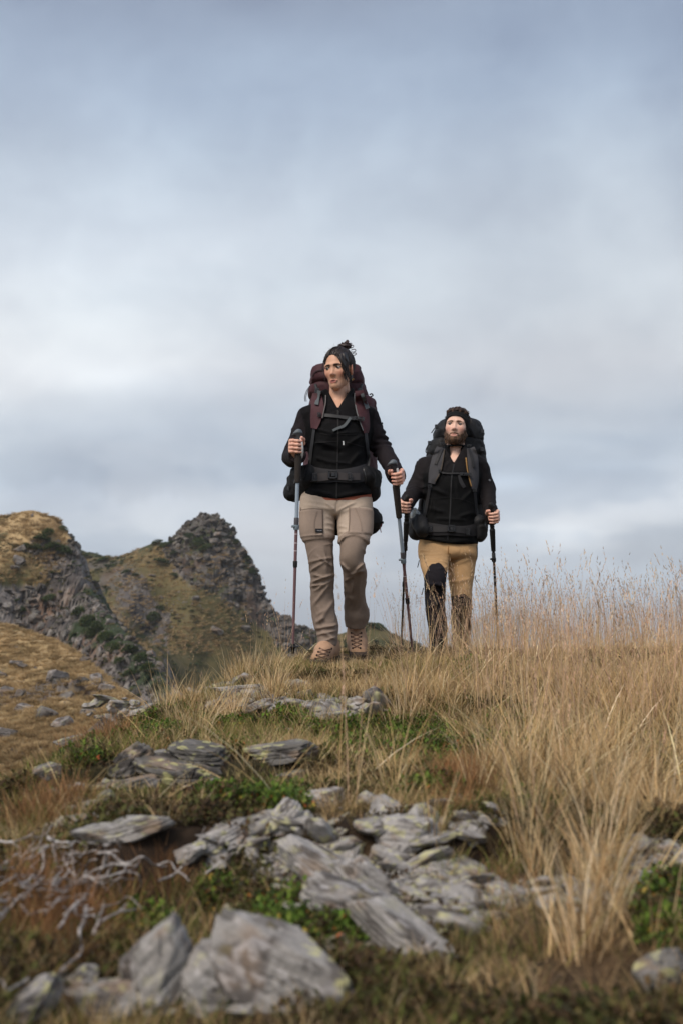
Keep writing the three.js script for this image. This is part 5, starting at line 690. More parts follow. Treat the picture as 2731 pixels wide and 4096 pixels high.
// ---------------------------------------------------------------- walking poles
function pole(label, p, s) {
  const g = thing('trekking_pole', label, 'trekking pole', 'trekking poles held by the two hikers', p.end), L = p.top.distanceTo(p.end), q = (t) => p.top.clone().lerp(p.end, t), side = s.side;
  const X = V(1, 0, 0), dn = p.end.clone().sub(p.top).normalize();
  const head = unite(.012, cap(q(.004), q(.03), .0165, .0175), cap(q(.004).add(V(-.004, .002, .006)), q(.004).add(V(-.03 * (s.hook ?? 1), -.014, .012)), .0125, .007), cap(q(.02), q(s.grip), .0165, .0155));
  part('grip', solid((x, y, z) => head(x, y, z) - .0015 * Math.sin(y * 330) * smooth(.02, .05, p.top.y - y), V(Math.min(p.top.x, q(s.grip).x) - .06, q(s.grip).y - .03, Math.min(p.top.z, q(s.grip).z) - .05), V(Math.max(p.top.x, q(s.grip).x) + .05, p.top.y + .03, Math.max(p.top.z, q(s.grip).z) + .05), .004), s.gripMat, g);
  if (s.capMat) part('grip_cap', solid(((a) => (x, y, z) => smax(a(x, y, z) - .0022, p.top.y - .012 - y, .004))(head), V(p.top.x - .06, p.top.y - .04, p.top.z - .05), V(p.top.x + .05, p.top.y + .035, p.top.z + .05), .004), s.capMat, g);
  if (s.foam) part('grip_extension', turned(q(s.grip - .01), q(s.foam), [[0, 0], [0, .0165], [.06, .0195], [.5, .0175], [.97, .0155], [1, .014], [1, 0]], 18), s.foamMat, g);
  if (s.strapMat) part('wrist_strap', tube([q(.035).add(V(.012 * side, .006, .016)), q(.06).add(V(.018 * side, 0, .02)), q(.1).add(V(.02 * side, 0, .012)), q(.13).add(V(.004 * side, 0, -.03))], [.007, .008, .007], 16, 6), s.strapMat, g);
  const up = s.foam || s.grip;
  part('upper_shaft', turned(q(up - .01), q(s.clamp), [[0, .0098], [1, .0098]], 16), s.upMat, g); part('lower_shaft', turned(q(s.clamp - .01), q(.985), [[0, .0086], [.35, .0082], [1, .0066]], 16), s.lowMat, g);
  part('collar', turned(q(s.clamp - .035), q(s.clamp), [[0, .0102], [.1, .0128], [1, .0128], [1, .009]], 16), s.collarMat, g);
  const c = q(s.clamp + .005), cl = join([turned(q(s.clamp - .002), q(s.clamp + .02), [[0, .009], [0, .0155], [1, .0145], [1, .009]], 16), slab(.034, .012, .02, .004, c.clone().add(V(-.008, 0, .006)), 0, .2, .05)]); part('clamp', cl, s.clampMat, g);
  if (s.joint) part('joint', turned(q(s.joint), q(s.joint + .03), [[0, .008], [.05, .0118], [.9, .0112], [1, .008]], 16), M(RGB(32, 32, 34), .6), g);
  for (const t of s.marks ?? []) part('marking', turned(q(t), q(t + .004), [[0, .0092], [0, .0096], [1, .0096], [1, .0092]], 14), M(RGB(196, 186, 190), .5), g);
  if (s.silver) part('ferrule', turned(q(s.silver), q(s.silver + .022), [[0, .0094], [1, .0094]], 14), M(RGB(200, 202, 206), .25, { metalness: .8 }), g);
  const bk = q(.957); part('basket', turned(bk.clone().addScaledVector(dn, -.012), bk.clone().addScaledVector(dn, .014), [[0, .008], [0, .012], [.4, .014], [.45, .035], [.6, .035], [.7, .014], [1, .01]], 10), M(RGB(26, 25, 28), .6), g);
  part('tip_sleeve', turned(q(.965), q(.99), [[0, .01], [1, .0075], [1, 0]], 12), M(RGB(24, 24, 26), .6), g); part('tip', turned(q(.988), p.end, [[0, .005], [.7, .0045], [1, .002], [1, 0]], 10), M(RGB(200, 205, 208), .25, { metalness: .8 }), g);
}
{
  const foam = M(RGB(52, 48, 46), .95), blue = M(STEEL_BLUE, .4), mauve = M(MAUVE, .35), cap_ = M(RGB(88, 96, 104), .5), strapG = M(RGB(200, 202, 204), .8), col = M(RGB(84, 84, 90), .5), clampG = M(RGB(120, 134, 144), .45), blk = M(RGB(20, 20, 21), .6), blkShaft = M(RGB(26, 26, 28), .3);
  pole('blue and mauve trekking pole with its basket showing above the grass, left of the woman', wPoleR, { side: 1, grip: .11, foam: .228, clamp: .418, joint: .577, marks: [.455, .495, .53], gripMat: M(RGB(50, 50, 54), .7), capMat: cap_, foamMat: foam, strapMat: strapG, upMat: blue, lowMat: mauve, collarMat: col, clampMat: clampG });
  pole('blue and mauve trekking pole leaning down into the grass between the two hikers', wPoleL, { side: 1, grip: .114, foam: .263, clamp: .466, joint: .665, marks: [.55, .61], gripMat: M(RGB(50, 50, 54), .7), capMat: cap_, foamMat: foam, strapMat: strapG, upMat: blue, lowMat: mauve, collarMat: col, clampMat: clampG });
  pole('black trekking pole beside the water bottle in the bearded man\'s hip pocket', mPoleR, { side: 1, hook: .4, grip: .155, foam: .26, clamp: .292, joint: .5, gripMat: blk, foamMat: blk, upMat: blkShaft, lowMat: blkShaft, collarMat: blk, clampMat: blk });
  pole('black trekking pole right of the bearded man, the rightmost of the poles', mPoleL, { side: -1, hook: -.6, grip: .16, foam: .29, clamp: .335, joint: .67, silver: .46, marks: [.38, .44], gripMat: blk, foamMat: blk, upMat: blkShaft, lowMat: blkShaft, collarMat: M(RGB(70, 72, 76), .4), clampMat: blk });
}
// ---------------------------------------------------------------- rocks
const F2 = PW / 1568;                                       // spots are noted on a 1568-wide sheet
const footprints = [];
const strataHard = (s) => { const t = s * 1.9 + .3; return hash3(Math.floor(t), 7, 3) - .5; };   // beds of uneven width step in and out
function rockGeometry(seed, { facets = 11, detail = 26, strata = .05, dip = .45, rough = .05, lichen = .3, pale = 0, dark = 0, squash = [1, 1, 1] }) {
  const r = rng(seed), planes = [];
  for (let i = 0; i < facets; i++) { const n = V(r() * 2 - 1, (r() * 2 - 1) * .9, r() * 2 - 1).normalize(); planes.push([n, .62 + .34 * r()]); }
  planes.push([V(Math.sin(-dip) * .9, Math.cos(dip), .1 + .3 * (r() - .5)).normalize(), .55]); planes.push([V(.1 * (r() - .5), .2, 1).normalize(), .68]);
  const g0 = new THREE.IcosahedronGeometry(1, detail); g0.deleteAttribute('uv'); g0.deleteAttribute('normal'); const g = mergeVertices(g0, 1e-4), p = g.attributes.position, v = V(0, 0, 0), o = seed * 7.31, lay = V(-Math.sin(dip), Math.cos(dip), .15);
  for (let i = 0; i < p.count; i++) {
    v.fromBufferAttribute(p, i).normalize(); let R = 1.15; for (const [n, d] of planes) { const c = n.dot(v); if (c > .05) R = smin(R, d / c, .012); }
    const x = v.x * R, y = v.y * R, z = v.z * R, s = (x * lay.x + y * lay.y + z * lay.z) * 4.2 + .3 * fbm(x * 1.4 + o, y * 1.4, z * 1.4, 3), step = s - Math.floor(s);
    R += strata * (step - .5) * .5 - strata * 1.1 * smooth(.1, .0, Math.min(step, 1 - step)) * smooth(-.3, .2, noise(x * 2 + o, y * 2, z * 2));
    const cr = Math.abs(noise(x * 1.7 + o, y * 1.7 + 4, z * 1.7)); R -= .1 * smooth(.05, 0, cr) * smooth(0, .3, noise(x * .9, y * .9 + o, z * .9));
    R += .035 * strataHard(s) + rough * fbm(x * 3.2 + o, y * 3.2, z * 3.2, 4) + rough * .45 * fbm(x * 11, y * 11 + o, z * 11, 3);
    p.setXYZ(i, v.x * R * squash[0], v.y * R * squash[1], v.z * R * squash[2]);
  }
  g.computeVertexNormals();
  const base = mixc(mixc(RGB(126, 124, 121), RGB(160, 157, 156), pale), RGB(74, 72, 70), dark * .9), deep = mixc(RGB(88, 84, 82), RGB(52, 50, 49), dark);
  return paint(g, (x, y, z) => {
    const lx = x + o, a = fbm(lx * 1.5, y * 1.5, z * 1.5, 4), s = (x * lay.x + y * lay.y + z * lay.z) * 5 + fbm(lx * 2, y * 2, z * 2, 3); let c = mixc(base, deep, smooth(-.05, .35, a + .12 * noise(s * 3, lx, 2)));
    c = mixc(c, RGB(130, 114, 100), smooth(.12, .45, fbm(lx * 1.1 + 8, y * 1.1, z * 1.1, 3)) * .75); c = mixc(c, RGB(184, 181, 182), smooth(.15, .4, fbm(lx * 3.5 + s * .6, y * 3.5, z * 3.5 + 2, 4)) * (.3 + .4 * pale) * (1 - dark * .6)); c = mulc(c, 1 + .22 * fbm(x * 14, y * 14, z * 14, 3));
    c = mixc(c, RGB(52, 50, 50), smooth(.3, .42, fbm(lx * 3.4, y * 3.4, z * 3.4 + 5, 4)) * (.6 + .4 * dark)); c = mixc(c, RGB(186, 184, 130), smooth(.34 - lichen * .22, .44 - lichen * .22, fbm(lx * 3.1 + 3, y * 3.1, z * 3.1, 4)) * .62 * Math.min(1, lichen * 3));
    c = mixc(c, RGB(120, 106, 60), smooth(.38, .5, fbm(lx * 2.6, y * 2.6 + 7, z * 2.6, 4)) * lichen); return mulc(c, 1 + .16 * noise(x * 26, y * 26, z * 26));
  });
}
const rockMat = VC(.9, { side: THREE.FrontSide });
function rock(fx, fy, fw, fh, label, seed, o = {}) {
  const px = fx * F2, py = fy * F2, w = fw * F2, h = fh * F2, hit = groundHit(px, py + h * (o.foot ?? .42)), D = -hit.z + (o.back ?? 0), s = D / FPX, rx = w / 2 * s, ry = h / 2 * s * (o.tall ?? 1.15), rz = rx * (o.deep ?? .75), c = at(px, py + h * .05, D + rz * .32);
  const g = rockGeometry(seed, { detail: fw > 110 ? 31 : fw > 60 ? 20 : 12, ...o }), m = part(o.name ?? 'rock', g, rockMat, null); g.scale(rx * 1.12, ry * 1.16, rz * 1.1); m.rotation.set(o.rx ?? 0, o.ry ?? (seed * 1.3 % 1 - .5), o.roll ?? 0); m.position.copy(c);
  tag(m, label, 'rock', o.group); footprints.push([c.x, c.z, rx * .9, rz * .9 + .02]); return m;
}
rock(648, 2205, 270, 230, 'large tilted pale boulder with yellow lichen low in the foreground, biggest of the front rocks', 11, { roll: -.5, dip: .2, lichen: .35, pale: .35, deep: .6, squash: [1.05, .8, 1], facets: 9 });
rock(492, 2240, 170, 180, 'grey boulder with split face wedged between the large tilted boulder and its left neighbour', 122, { roll: -.5, dip: .3, lichen: .12, pale: .3, squash: [1.05, .9, 1], deep: .8, facets: 14 });
rock(352, 2228, 150, 205, 'rounded grey and rusty boulder standing left of the split foreground boulder', 231, { roll: .15, dip: .4, pale: .3, lichen: .08, deep: .9, facets: 16 });
rock(515, 2150, 74, 40, 'pale flat stone lying on top of the split foreground boulder', 14, { roll: -.2, pale: .7, foot: .9 });
rock(520, 2098, 40, 40, 'small rounded stone above the large tilted foreground boulder', 15, { pale: .4 });
rock(572, 2102, 50, 30, 'small stone with yellow lichen behind the large tilted foreground boulder', 16, { lichen: .7 });
rock(236, 2290, 150, 80, 'low brownish rock at the bottom left beside the rounded boulder', 17, { roll: -.15, lichen: .15 });
rock(178, 2255, 90, 60, 'low grey rock behind the brownish one at the bottom left', 18, { pale: .2, roll: .3 });
rock(60, 2310, 150, 70, 'long pale slab in the bottom left corner of the photo', 19, { roll: .5, pale: .3, deep: .5 });
rock(765, 2008, 225, 104, 'broken pale slab, upper piece of the long outcrop in the middle foreground', 31, { roll: -.42, dip: -.1, pale: .65, strata: .09, lichen: .12, deep: .5, tall: 1 });
rock(855, 2030, 180, 90, 'ribbed grey slab at the upper right side of the long outcrop', 32, { roll: -.62, dip: -.1, pale: .5, strata: .1, deep: .45, lichen: .1 });
rock(832, 2080, 230, 104, 'slab with a yellow lichen spot in the middle of the long outcrop', 33, { roll: -.36, dip: -.1, pale: .6, strata: .08, lichen: .28, deep: .5 });
rock(930, 2148, 236, 108, 'lowest slab at the right end of the long outcrop', 34, { roll: -.5, dip: -.15, pale: .45, strata: .1, lichen: .06, deep: .5 });
rock(712, 1990, 70, 78, 'rounded pale block at the upper left of the long outcrop', 35, { roll: .3, pale: .6, lichen: .1 }); rock(662, 1975, 48, 50, 'small pale knob left of the rounded block on the outcrop', 36, { pale: .7 });
rock(574, 1982, 46, 52, 'upright grey stone left of the long outcrop', 37, { pale: .5, dip: 1.3 }); rock(630, 2000, 60, 44, 'low pale stone between the upright stone and the long outcrop', 38, { pale: .6 });
rock(927, 1905, 118, 80, 'single pale angular stone with a dark underside right of centre', 41, { roll: -.4, pale: .75, lichen: .25, facets: 8, deep: .8 });
rock(1086, 1922, 48, 36, 'small pinkish stone in the grass right of the single angular stone', 42, { pale: .5 }); rock(1160, 1858, 66, 30, 'thin pinkish slab under the tall grass right of centre', 43, { pale: .4 });
rock(958, 1802, 90, 26, 'flat pale slab above the single angular stone', 44, { pale: .5 }); rock(1032, 1840, 50, 30, 'small dark-edged stone between reddish tufts', 45, { dark: .3 });
rock(310, 1895, 150, 54, 'long flat grey slab beside the dead branches', 51, { roll: .12, pale: .3, lichen: .2, tall: 1 }); rock(232, 1912, 120, 44, 'flat grey slab left of the long one by the dead branches', 52, { roll: -.05, pale: .3, lichen: .1 });
rock(505, 1918, 130, 50, 'pale slab showing through reddish grass left of centre', 53, { roll: .15, pale: .75 }); rock(430, 1955, 90, 34, 'pale slab half hidden below the branch ends', 54, { pale: .6, roll: .2 });
rock(645, 1880, 84, 60, 'pale ribbed ledge left of the dry tuft in the middle', 55, { roll: .5, pale: .75, strata: .1 }); rock(740, 1838, 96, 56, 'pale ledge behind the dry tuft in the middle', 56, { pale: .65, roll: -.1 });
// the dark layered outcrop left of the middle
rock(462, 1735, 160, 66, 'upper dark slab with yellow lichen on the layered outcrop', 61, { roll: -.3, dark: .8, lichen: .42, strata: .09, tall: 1 }); rock(420, 1785, 180, 98, 'largest dark slab in the middle of the layered outcrop', 62, { roll: -.38, dark: .9, lichen: .34, strata: .1 });
rock(362, 1738, 76, 34, 'pale slab at the top left of the layered outcrop', 63, { dark: .3, pale: .2, lichen: .3 }); rock(290, 1760, 116, 74, 'dark pointed slab at the left end of the layered outcrop', 64, { roll: .5, dark: .7, lichen: .15 });
rock(302, 1778, 76, 26, 'thin slab with a yellow lichen top in the layered outcrop', 65, { lichen: .6, dark: .5, roll: -.1 }); rock(298, 1812, 124, 58, 'dark blunt slab at the bottom left of the layered outcrop', 66, { dark: .8, lichen: .1 }); rock(375, 1812, 74, 26, 'thin grey slab at the bottom of the layered outcrop', 67, { roll: -.3, dark: .4 }); rock(420, 1838, 66, 24, 'flat grey stone below the layered outcrop', 68, { dark: .3 }); rock(238, 1838, 62, 40, 'small grey stone lower left of the layered outcrop', 69, { dark: .4, roll: .4 });
rock(644, 1724, 146, 52, 'wide dark stone with bright lichen patches right of the layered outcrop', 71, { roll: -.05, dark: .7, lichen: .62, tall: 1.05 }); rock(650, 1680, 60, 20, 'thin pale stone behind the lichen-patched stone', 72, { pale: .4 }); rock(672, 1778, 60, 20, 'low grey stone in front of the lichen-patched stone', 73, {});
rock(165, 1704, 72, 32, 'grey layered stone at the left rim of the hill', 74, { dark: .4, strata: .1 }); rock(236, 1668, 80, 40, 'dark stone on the left rim below the golden grass', 75, { roll: .45, dark: .6 }); rock(110, 1770, 60, 40, 'small dark stone low on the left rim', 76, { dark: .5 });
rock(566, 1585, 130, 34, 'flat lichened slab on the brow below the lone pole', 81, { lichen: .35, pale: .3, roll: -.05 }); rock(448, 1600, 66, 24, 'grey stone at the left of the brow below the golden grass', 82, { lichen: .3, roll: .2 }); rock(688, 1574, 72, 22, 'flat pale stone with yellow lichen just below the woman', 83, { pale: .4, lichen: .4 }); rock(700, 1592, 40, 18, 'small yellowish stone below the flat pale one', 84, { lichen: .7 }); rock(510, 1612, 60, 20, 'low pale stone in front of the lichened brow slab', 85, { pale: .3 });
rock(755, 1648, 86, 38, 'broad grey stone in the grass below the woman', 86, { roll: -.15, pale: .2 }); rock(826, 1630, 52, 26, 'grey stone right of the broad one below the woman', 87, { dark: .2 }); rock(440, 1640, 40, 16, 'tiny stone below the brow grass', 88, {});
rock(1480, 1940, 34, 26, 'small bright white stone at the right edge', 91, { pale: 1 }); rock(1524, 2238, 110, 90, 'blurred dark boulder in the bottom right corner', 92, { dark: .6 }); rock(1010, 2075, 60, 30, 'pale fragment above the lowest slab of the outcrop', 93, { pale: .5 }); rock(985, 2048, 46, 26, 'small pale fragment beside the ribbed slab', 94, { pale: .6 }); rock(1046, 2090, 66, 46, 'loose pale fragment right of the long outcrop', 95, { pale: .4 }); rock(1010, 2110, 60, 30, 'loose brownish fragment beside the lowest slab', 96, {}); rock(120, 1820, 50, 26, 'small pale stone in reddish grass at the left', 97, { pale: .4 });
{ // rubble between the slabs and pebbles at the right: too many to count
  const r = rng(404), gs = [0, 1, 2].map((k) => { const g = rockGeometry(900 + k, { detail: 6, facets: 9, pale: .4 }); return g; }), spots = [[1010, 2080, 80, 60, 170], [1500, 1990, 80, 70, 110], [700, 1870, 90, 50, 60], [560, 1600, 170, 30, 70], [760, 1640, 120, 30, 50], [200, 1860, 110, 60, 50], [340, 1830, 130, 40, 50], [1000, 1880, 160, 60, 70], [640, 2060, 120, 60, 40], [1260, 2060, 140, 40, 50], [300, 1640, 120, 40, 50], [940, 2060, 160, 100, 160], [780, 2130, 120, 60, 60], [430, 1830, 160, 60, 90], [650, 1940, 160, 60, 90], [450, 2290, 200, 50, 60], [1080, 2080, 80, 60, 80]];
  const group = thing('loose_stones', 'loose rubble and pebbles lying between the slabs and tufts of the hillside', 'rubble'); group.userData.kind = 'stuff';
  const lists = [[], [], []]; for (const [fx, fy, a, b, n] of spots) for (let i = 0; i < n; i++) { const t = r() * 6.28, q = Math.sqrt(r()), h = groundHit((fx + Math.cos(t) * q * a) * F2, (fy + Math.sin(t) * q * b) * F2), s = (.007 + .03 * r() ** 3) * (.6 + .25 * -h.z); lists[i % 3].push(new THREE.Matrix4().compose(h.add(V(0, s * .15, 0)), new THREE.Quaternion().setFromEuler(new THREE.Euler((r() - .5) * .8, r() * 6, (r() - .5) * .8)), V(s * (1 + r()), s * (.4 + .4 * r()), s * (.8 + .5 * r())))); }
  lists.forEach((l, k) => { const m = new THREE.InstancedMesh(gs[k], rockMat, l.length); l.forEach((q, i) => m.setMatrixAt(i, q)); m.name = numbered('pebbles'); group.add(m); });
}

// ---------------------------------------------------------------- grass, herbs and moss
const leafMat = (c = 1) => new THREE.MeshPhysicalMaterial({ vertexColors: true, roughness: .9, specularIntensity: .25, side: THREE.DoubleSide, transmission: .34, thickness: 0 });
function strip(out, base, dir, len, w, bend, twist, col, seg = 4, taper = 1) {
  // a blade that rises along dir and bends over
  const p = base.clone(), d = dir.clone().normalize(), side = V(Math.cos(twist), 0, Math.sin(twist)), ds = len / seg, i0 = out.pos.length / 3;
  for (let i = 0; i <= seg; i++) { const k = w * .5 * (i === seg ? .08 : 1 - taper * .75 * (i / seg) ** 1.6); out.pos.push(p.x - side.x * k, p.y, p.z - side.z * k, p.x + side.x * k, p.y, p.z + side.z * k); out.col.push(...col, ...col); p.addScaledVector(d, ds); d.x += bend.x / seg; d.y += bend.y / seg; d.z += bend.z / seg; d.normalize(); }
  for (let i = 0; i < seg; i++) { const a = i0 + i * 2; out.idx.push(a, a + 1, a + 3, a, a + 3, a + 2); } return { p, d };
}
function bake(out) { const g = new THREE.BufferGeometry(); g.setAttribute('position', new THREE.Float32BufferAttribute(out.pos, 3)); g.setAttribute('color', new THREE.Float32BufferAttribute(out.col, 3)); g.setIndex(out.idx); g.computeVertexNormals(); return g; }
const pick = (r, cols) => { const c = mixc(cols[Math.floor(r() * cols.length)], cols[Math.floor(r() * cols.length)], r()); return mulc(c, .8 + .4 * r()); };
function tuft(seed, n, h0, h1, spread, lean, bend, w, cols) { const r = rng(seed), o = { pos: [], col: [], idx: [] }; for (let i = 0; i < n; i++) { const a = r() * 6.28, q = Math.sqrt(r()) * spread, L = lean * (.2 + r()), b = a + (r() - .5) * 1.8; strip(o, V(Math.cos(a) * q, -.01, Math.sin(a) * q), V(Math.cos(b) * L, 1, Math.sin(b) * L), h0 + (h1 - h0) * r(), w * (.7 + .6 * r()), V(Math.cos(b) * bend * r(), -bend * .8 * r(), Math.sin(b) * bend * r()), r() * 3.14, pick(r, cols)); } return bake(o); }
function seedStems(seed, n, h0, h1, cols, headCols, dense = 1) { const r = rng(seed), o = { pos: [], col: [], idx: [] }; for (let i = 0; i < n; i++) { const a = r() * 6.28, q = r() * .05, L = .05 + .22 * r(), b = r() * 6.28, c = pick(r, cols), e = strip(o, V(Math.cos(a) * q, -.01, Math.sin(a) * q), V(Math.cos(b) * L, 1, Math.sin(b) * L), h0 + (h1 - h0) * r(), .0021, V(Math.cos(b) * .25 * r(), -.1 * r(), Math.sin(b) * .25 * r()), r() * 3.14, c, 6, .5), hl = .05 + .05 * r(), m = Math.round((7 + 7 * r()) * dense), hc = pick(r, headCols); for (let k = 0; k < m; k++) { const t = k / m, s = e.p.clone().addScaledVector(e.d, (t - .6) * hl), f = r() * 6.28, sp = .35 + .3 * r(); strip(o, s, V(Math.cos(f) * sp + e.d.x, e.d.y, Math.sin(f) * sp + e.d.z), .009 + .009 * r(), .0034, V(0, -.2, 0), f + 1.57, mulc(hc, .85 + .3 * r()), 2, .6); } } return bake(o); }
function leafy(seed, n, R, H, size, cols, odd) { const r = rng(seed), o = { pos: [], col: [], idx: [] }; for (let i = 0; i < n; i++) { const a = r() * 6.28, q = Math.sqrt(r()), y = H * (1 - q * q * .7) * (.25 + .75 * r()), c = r() < .06 ? pick(r, odd) : pick(r, cols), p = V(Math.cos(a) * q * R, y, Math.sin(a) * q * R), b = r() * 6.28, s = size * (.6 + .7 * r()), up = .3 + r() * .9, d = V(Math.cos(b), up, Math.sin(b)).normalize(), w = V(-Math.sin(b), 0, Math.cos(b)).multiplyScalar(s * .28), t = p.clone().addScaledVector(d, s), m = p.clone().addScaledVector(d, s * .5).add(V(0, s * .06, 0)), i0 = o.pos.length / 3; for (const v of [p, m.clone().add(w), t, m.clone().sub(w)]) { o.pos.push(v.x, v.y, v.z); o.col.push(...c); } o.idx.push(i0, i0 + 1, i0 + 2, i0, i0 + 2, i0 + 3); if (i % 5 === 0) strip(o, V(p.x * .5, -.01, p.z * .5), V(p.x, H * 1.4, p.z), y, .0016, V(0, 0, 0), b, RGB(84, 62, 44), 2); } return bake(o); }
const STRAW = [RGB(238, 214, 168), RGB(224, 194, 146), RGB(204, 172, 124), RGB(244, 226, 190), RGB(168, 136, 94)], TAN = [RGB(192, 162, 118), RGB(160, 130, 92), RGB(212, 184, 138), RGB(134, 106, 72)], PINK = [RGB(206, 176, 152), RGB(188, 150, 128), RGB(210, 182, 146)], RED = [RGB(142, 100, 68), RGB(118, 82, 56), RGB(170, 128, 88), RGB(108, 86, 60)], GREEN = [RGB(92, 108, 48), RGB(72, 92, 40), RGB(122, 130, 64), RGB(56, 76, 34), RGB(104, 104, 56)], BROWN = [RGB(76, 59, 42), RGB(54, 43, 32), RGB(98, 78, 54), RGB(62, 58, 36)];
const E = (list) => (fx, fy) => { let m = 0; for (const [x, y, a, b] of list) { const d = ((fx - x) / a) ** 2 + ((fy - y) / b) ** 2; if (d < 1) m = Math.max(m, 1 - d); } return m; };
const zHerb = E([[560, 1822, 120, 56], [640, 1850, 60, 40], [900, 1715, 160, 66], [1000, 1840, 70, 36], [560, 1700, 110, 40], [480, 1900, 60, 30], [330, 1690, 90, 34], [410, 1660, 90, 26], [760, 1690, 70, 40], [730, 2112, 150, 70], [1140, 1728, 64, 34], [1000, 2024, 62, 40], [1540, 2110, 60, 90], [520, 2072, 70, 34], [300, 2135, 60, 36], [180, 1740, 60, 26], [1180, 1660, 60, 26], [1270, 1730, 60, 30], [1390, 1800, 70, 30], [1230, 1880, 60, 30], [1010, 1770, 60, 24], [700, 1650, 60, 22], [1070, 1550, 36, 22], [1500, 1740, 40, 30]]);
const zGreen = E([[890, 1552, 220, 28], [640, 1540, 110, 36], [560, 1600, 90, 20], [1050, 1556, 120, 30], [690, 1640, 140, 40], [900, 1690, 160, 60], [640, 2330, 140, 40], [900, 2310, 110, 40], [1130, 1935, 60, 30], [885, 1960, 36, 30], [1200, 1750, 120, 60], [560, 2040, 120, 50], [1090, 2100, 80, 60], [420, 1640, 120, 30], [1400, 1700, 160, 80], [60, 1830, 70, 40]]);
const zTall = (fx, fy) => Math.max(smooth(860, 1120, fx + 1.1 * (1600 - fy) * .3 + 70 * noise(fx * .02, fy * .03, 3)) * smooth(1940, 1700, fy) * smooth(-90, 120, fx - 890 - (fy - 1560) * .95 + 110 * noise(fx * .016, fy * .024, 8)), E([[1380, 1980, 90, 160], [1130, 2200, 110, 120], [1400, 2150, 120, 150], [1300, 2260, 150, 90], [730, 1850, 40, 60], [1220, 1950, 90, 110]])(fx, fy) * .55, smooth(1565, 1530, fy) * smooth(300, 380, fx) * smooth(1040, 900, fx) * (fx > 690 && fx < 900 ? .35 : .85), E([[300, 1610, 170, 60], [480, 1520, 190, 60], [620, 1490, 120, 50]])(fx, fy), E([[620, 1600, 60, 40], [740, 1660, 80, 40], [860, 1830, 90, 50], [960, 1650, 110, 60], [700, 1860, 60, 50], [430, 1690, 60, 30], [1010, 1960, 60, 60], [860, 1620, 70, 30], [520, 1650, 70, 30], [250, 1690, 60, 40]])(fx, fy) * .5);
const zRed = E([[60, 1800, 170, 120], [110, 2120, 220, 150], [520, 1945, 120, 50], [640, 1625, 30, 70], [1040, 1835, 90, 70], [360, 2000, 200, 90], [860, 1840, 160, 50], [150, 1690, 170, 70], [1160, 2010, 120, 60]]);
const zBare = E([[770, 2050, 150, 80], [1010, 2075, 90, 60], [360, 1790, 150, 70], [1500, 1990, 70, 60], [640, 1870, 70, 40]]);
function scatter(name, label, geos, count, seed, keep, size, o = {}) {
  const r = rng(seed), lists = geos.map(() => []); let tries = 0, n = 0; const D0 = o.near ?? 1.2, D1 = o.far ?? 8.6;
  while (n < count && tries++ < count * 60) {
    const e = o.e ?? 1.35, D = (D0 ** e + r() * (D1 ** e - D0 ** e)) ** (1 / e), x = (r() - .5) * .86 * D, z = -D, y = groundY(x, z), q = toPx(x, y, z), k = keep(q[0] / F2, q[1] / F2, x, D); if (r() > k * (o.gaps === 0 ? 1 : mix(.4, 1, smooth(-.42, -.12, fbm(x * 3.1 + 17, D * 3.1, 6.6, 3))))) continue;
    let hit = false; for (const f of footprints) { const dx = (x - f[0]) / f[2], dz = (z - f[1]) / f[3]; if (dx * dx + (dz > 0 ? dz * dz * (o.front ?? .75) : dz * dz) < (o.over ?? 1)) { hit = true; break; } } if (hit) continue;
    const feet = Math.min(Math.hypot(x + .09, (D - 5.2) * .8), Math.hypot(x - .09, (D - 5.45) * .8)); if (feet < .1) continue;
    const s = (size[0] + (size[1] - size[0]) * r()) * (1 - (o.calm ?? .55) * smooth(.5, .15, feet)) * (o.sizeAt ? o.sizeAt(q[0] / F2, q[1] / F2, D) : 1), t = (r() - .5) * .25, b = .74 + .56 * r();
    lists[Math.floor(r() * geos.length)].push([new THREE.Matrix4().compose(V(x, y, z), new THREE.Quaternion().setFromEuler(new THREE.Euler(t, r() * 6.28, (r() - .5) * .25)), V(s, s * (.85 + .3 * r()), s)), b, b * (.97 + .08 * r()), b * (.94 + .14 * r())]); n++;
  }
  const g = thing(name, label, 'grass'); g.userData.kind = 'stuff'; const mat = leafMat();
  lists.forEach((l, i) => { if (!l.length) return; const m = new THREE.InstancedMesh(geos[i], mat, l.length), c = new THREE.Color(); l.forEach((e, k) => { m.setMatrixAt(k, e[0]); m.setColorAt(k, c.setRGB(e[1], e[2], e[3])); }); m.name = numbered(name + '_tufts'); m.castShadow = m.receiveShadow = true; g.add(m); });
}
const nz = (x, D, f, o) => fbm(x * f + o, D * f, o, 3);
const zDead = E([[150, 2020, 260, 150]]);
const short = (fx, fy) => 1 - .45 * zBare(fx, fy);
